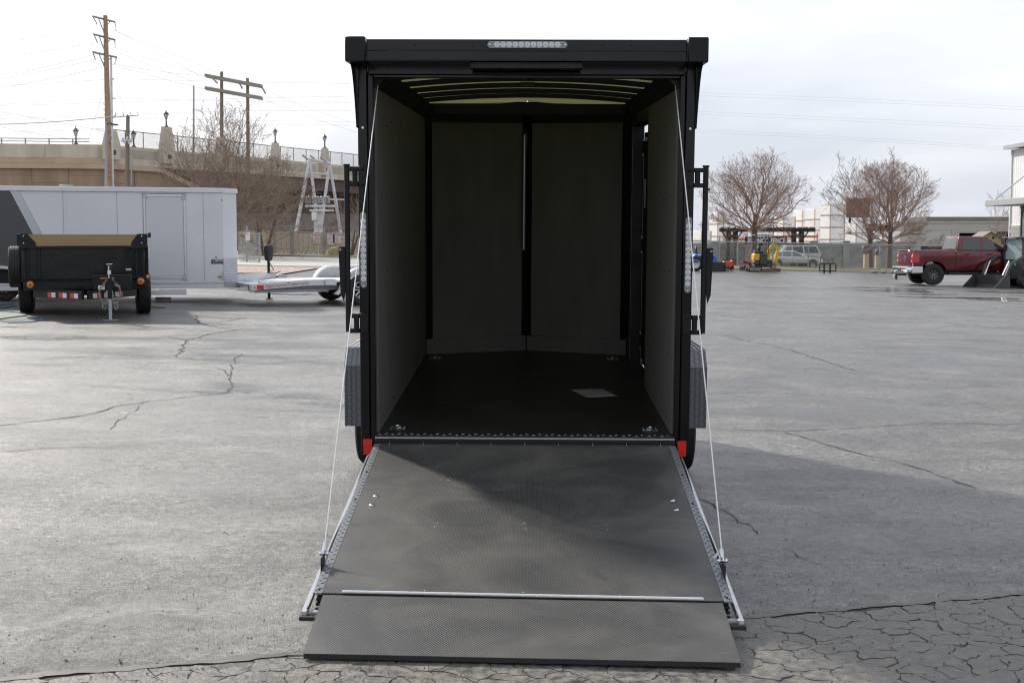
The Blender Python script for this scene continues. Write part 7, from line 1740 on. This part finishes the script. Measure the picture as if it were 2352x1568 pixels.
# ================================================================== bare trees
def bare_tree(label, base, height, rx, cz, rz, trunk_h, tr, seed, m_trunk, m_twig, limbs=11, spread=0.9, upward=0.55, kids=(7, 6, 5), wob_=0.2, minr=0.007, trunks=1, xoff=0.0, group='bare winter trees'):
    rnd = random.Random(seed)
    t_ = thing('bare_tree', label, 'tree', base, group=group)
    tb, cbm = MB(), MB()
    C = Vector((xoff, 0, cz))
    def inside(p): q = p - C; return (q.x / rx) ** 2 + (q.y / rx) ** 2 + (q.z / rz) ** 2 < 1.0
    def grow(p, d, ln_, r, lev, mb):
        n = 5 if lev == 0 else 4 if lev == 1 else 3
        pts, rad = [p], [r]; q = p.copy(); dd = d.copy(); stop = False
        for i in range(n):
            dd = (dd + Vector((rnd.gauss(0, wob_), rnd.gauss(0, wob_), rnd.gauss(0, wob_) + upward * 0.12))).normalized()
            q = q + dd * (ln_ / n)
            if not inside(q) and q.z > trunk_h + 0.3: stop = True
            pts.append(q.copy()); rad.append(max(minr * 0.7, r * (1 - 0.72 * (i + 1) / n)))
            if stop: break
        mb.tube(pts, rad, 6 if lev == 0 else 4 if lev == 1 else 3, caps=False)
        if lev >= len(kids): return
        m = len(pts) - 1; nk = kids[lev]
        for k in range(nk):
            f = (0.18 + 0.82 * (k + rnd.random()) / nk) * m; i = min(int(f), m - 1); t = f - i
            bp_ = pts[i].lerp(pts[i + 1], t); ax_ = (pts[i + 1] - pts[i]).normalized()
            o_ = Vector((rnd.gauss(0, 1), rnd.gauss(0, 1), rnd.gauss(0, 0.7))); o_ = (o_ - ax_ * o_.dot(ax_)).normalized()
            nd = (ax_ * rnd.uniform(0.65, 1.0) + o_ * rnd.uniform(0.45, 0.95) + Vector((0, 0, upward * 0.35))).normalized()
            grow(bp_, nd, ln_ * (rnd.uniform(0.42, 0.66) if lev == 0 else rnd.uniform(0.36, 0.56)), max(minr, (rad[i] * (1 - t) + rad[i + 1] * t) * 0.6), lev + 1, mb)
    for tk in range(trunks):
        off = Vector((0, 0, 0)) if trunks == 1 else Vector((rnd.uniform(-0.35, 0.35), rnd.uniform(-0.3, 0.3), 0))
        lean = Vector((rnd.gauss(0, 0.04), 0, 1)) if trunks == 1 else Vector((rnd.uniform(-0.35, 0.35), rnd.uniform(-0.2, 0.2), 1)).normalized()
        top = off + lean * trunk_h
        tb.tube([off + Vector((0, 0, -0.2)), off, off + lean * trunk_h * 0.5, top, top + lean * (height - trunk_h) * 0.25], [tr * 1.35, tr * 1.15, tr * 0.95, tr * 0.9, tr * 0.5], 10)
        for k in range(limbs):
            a = 2 * math.pi * (k + rnd.random() * 0.6) / limbs; el = rnd.uniform(0.0, 1.0)
            d = Vector((math.cos(a) * spread * (1.15 - 0.75 * el), math.sin(a) * spread * (1.15 - 0.75 * el), 0.22 + el * 0.9)).normalized()
            st = off + lean * (trunk_h * rnd.uniform(0.82, 1.0) + (height - trunk_h) * 0.2 * el)
            grow(st, d, (height - trunk_h) * rnd.uniform(0.72, 0.98), tr * rnd.uniform(0.20, 0.34), 0, cbm)
    tb.build('trunk', m_trunk, t_, sm=True); cbm.build('crown', m_twig, t_, fix=False)
    return t_
M['bark'] = mat('grey_brown_bark', (0.115, 0.085, 0.062), 0.95, var=0.3, vs=5, stretch=(6, 6, 1), bump=0.5, bs=20, bd=0.02)
M['twig_pink'] = mat('reddish_twigs', (0.31, 0.215, 0.18), 0.9, var=0.25, vs=1.5)
M['twig_tan'] = mat('tan_grey_twigs', (0.26, 0.20, 0.155), 0.9, var=0.3, vs=1.5)
M['twig_grey'] = mat('grey_twigs', (0.17, 0.135, 0.105), 0.9, var=0.25, vs=1.5)
bp_ = foot(1728, 87); bp_.z -= 0.05
bare_tree('bare round-crowned tree with reddish twigs above the mini excavator', bp_, 7.3, 3.25, 4.85, 2.6, 2.45, 0.19, 21, 'bark', 'twig_pink', limbs=24, spread=1.15, kids=(9, 6, 5), minr=0.006, upward=0.4)
bp_ = foot(2041, 85.6); bp_.z += 0.05
bare_tree('bare vase-shaped tree with reddish twigs just left of the red truck', bp_, 6.9, 2.95, 4.45, 2.45, 1.9, 0.17, 8, 'bark', 'twig_pink', limbs=24, spread=1.1, kids=(9, 6, 5), upward=0.5, minr=0.006)
bare_tree('bare sparse grey tree behind the vase-shaped one', foot(1999, 101), 8.4, 2.7, 5.3, 3.3, 2.1, 0.19, 5, 'bark', 'twig_grey', limbs=10, spread=0.9, kids=(6, 5, 4), minr=0.010, xoff=-0.9)
bare_tree('thin reddish bare tree beside the white metal building', foot(2300, 118), 6.6, 1.7, 4.0, 2.8, 1.2, 0.10, 12, 'bark', 'twig_pink', limbs=8, spread=0.5, kids=(6, 5, 4), upward=0.8, minr=0.008)
bare_tree('big bare multi-stemmed tree in front of the bridge', foot(500, 86), 8.8, 3.9, 5.5, 4.3, 1.9, 0.22, 33, 'bark', 'twig_tan', limbs=8, spread=1.0, kids=(7, 6, 4), trunks=4, minr=0.010, upward=0.45)
bare_tree('tangled bare tree right of the multi-stemmed one', foot(612, 92), 6.8, 3.2, 4.0, 3.1, 1.4, 0.13, 41, 'bark', 'twig_tan', limbs=9, spread=1.2, kids=(7, 6, 4), trunks=2, minr=0.010, upward=0.2)
bare_tree('small leaning bare tree beside the slatted gate', foot(797, 93), 4.6, 1.9, 3.0, 1.9, 1.1, 0.09, 52, 'bark', 'twig_tan', limbs=6, spread=1.0, kids=(6, 5), trunks=2, minr=0.009)
# shrubs seen over the far wall, low brown thicket behind the fence
for k, (u, Y, h_) in enumerate(((1655, 150, 4.5), (1760, 155, 5.2), (2330, 150, 4.0))):
    bare_tree(('bare brown thicket behind the left end of the pergola', 'bare brown thicket behind the shop sign', 'bare thicket behind the white metal building')[k], foot(u, Y), h_, 3.0, h_ * 0.55, h_ * 0.5, 0.5, 0.1, 60 + k, 'bark', 'twig_pink', limbs=9, kids=(6, 5), minr=0.014, trunks=2)

# ================================================================== overhead wires
M['wire'] = mat('grey_overhead_wire', (0.36, 0.36, 0.38), 0.6)
z2 = lambda l_: [(x * 0.3418, y * 0.3418) for x, y in l_]
def wire(label, pix, Y, Y2=None, r=0.010, group='overhead wires'):
    Y2 = Y if Y2 is None else Y2
    (ua, va), (ub, vb), (uc, vc) = pix; pts = []
    tb_ = (ub - ua) / (uc - ua)
    for i in range(13):
        t = i / 12; u = ua + (uc - ua) * t
        l0 = (t - tb_) * (t - 1) / tb_; l1 = t * (t - 1) / (tb_ * (tb_ - 1)); l2 = t * (t - tb_) / (1 - tb_)
        pts.append(P(u, va * l0 + vb * l1 + vc * l2, Y + (Y2 - Y) * t))
    tag(MB().tube(pts, r, 5).build('overhead_wire', 'wire', sm=True), label, 'wire', group)
lv = ('top', 'middle', 'lowest'); 
for (nm, l_) in (('wire from the left edge to the top crossarm of the tall pole', [(-120, 300), (330, 238), (650, 167)]), ('wire from the left edge to the middle crossarm of the tall pole', [(-120, 420), (330, 340), (650, 290)]),
                 ('upper of two wires from the left edge to the lowest crossarm of the tall pole', [(-120, 520), (330, 447), (620, 370)]), ('lower of two wires from the left edge to the lowest crossarm of the tall pole', [(-120, 550), (330, 470), (640, 400)]),
                 ('wire from the left edge meeting the tall pole below its crossarms', [(-120, 610), (330, 533), (700, 450)])): wire(nm, z2(l_), 90, 95)
for (nm, l_) in (('highest of the flat wires left of the tall pole', [(-120, 580), (350, 560), (700, 535)]), ('second flat wire from the top left of the tall pole', [(-120, 706), (350, 685), (700, 664)]), ('third flat wire from the top left of the tall pole', [(-120, 712), (350, 702), (700, 690)]),
                 ('fourth flat wire from the top left of the tall pole', [(-120, 800), (300, 790), (700, 775)]), ('lowest flat wire left of the tall pole, just above the bridge', [(-120, 892), (300, 882), (700, 865)])): wire(nm, z2(l_), 112)
wire('thick dark cable from the left edge to the short pole crossarm', z2([(-120, 838), (350, 820), (780, 780)]), 87, 88, 0.03)
wire('wire sloping down from the left edge across the thick cable', z2([(-120, 732), (350, 815), (700, 880)]), 88)
wire('wire sloping down from the left edge to the bridge parapet', z2([(-120, 830), (350, 915), (690, 965)]), 90)
for (nm, l_) in (('wire from the right tip of the top crossarm to the twin poles', [(778, 208), (1100, 375), (1340, 511)]), ('wire from the left tip of the top crossarm to the twin poles', [(655, 166), (1000, 300), (1485, 500)]), ('wire from the right tip of the middle crossarm to the twin poles', [(772, 322), (1050, 410), (1380, 511)]),
                 ('wire from the left tip of the middle crossarm to the twin poles', [(655, 288), (1000, 440), (1440, 590)]), ('wire from the right tip of the lowest crossarm to the twin poles', [(780, 432), (1050, 478), (1380, 512)]), ('wire from the left tip of the lowest crossarm to the twin poles', [(640, 400), (1000, 505), (1380, 600)])): wire(nm, z2(l_), 95, 134)
for (nm, l_) in (('highest flat wire passing behind the twin poles', [(760, 530), (1500, 548), (2352, 562)]), ('flat wire passing behind the twin poles just under their lower crossarm', [(780, 660), (1500, 680), (2352, 690)]), ('flat wire rising gently to the right behind the twin poles', [(770, 690), (1300, 672), (2352, 648)]),
                 ('flat wire through the top twigs of the multi-stemmed tree', [(950, 768), (1400, 752), (2352, 745)]), ('flat wire second from the bottom behind the multi-stemmed tree', [(950, 797), (1600, 810), (2352, 818)]), ('lowest flat wire behind the multi-stemmed tree', [(950, 855), (1600, 842), (2352, 843)])): wire(nm, z2(l_), 128)
for (nm, l_) in (('right wire from the twin poles down to the silver gantry', [(1790, 635), (1930, 815), (2090, 990)]), ('middle wire from the twin poles down to the silver gantry', [(1700, 668), (1870, 850), (2060, 1030)]), ('left wire from the twin poles down to the silver gantry', [(1560, 640), (1780, 850), (2020, 1025)])): wire(nm, z2(l_), 134, 111)
wire('upper wire falling right from the twin poles towards the black trailer', z2([(1750, 590), (2000, 700), (2400, 830)]), 134, 150)
wire('lower wire falling right from the twin poles towards the black trailer', z2([(1750, 660), (2050, 775), (2400, 890)]), 134, 150)
for (nm, y0, ym, y1) in (('first overhead wire from the top in the right sky', 213, 227, 247), ('second overhead wire from the top in the right sky', 220, 234, 253), ('third overhead wire from the top in the right sky', 256, 272, 293), ('fourth overhead wire from the top in the right sky', 262, 279, 300), ('fifth overhead wire from the top in the right sky', 297, 316, 344), ('lowest overhead wire in the right sky', 303, 322, 349)):
    wire(nm, [(1560, y0 - 1), (1960, ym), (2420, y1 + 3)], 120, 105, 0.005)
wire('guy wire falling right from the tall pole to the short pole', z2([(760, 535), (800, 640), (850, 750)]), 95, r=0.009)
wire('guy wire falling left from the tall pole to the parapet', z2([(700, 600), (650, 760), (590, 950)]), 95, r=0.009)
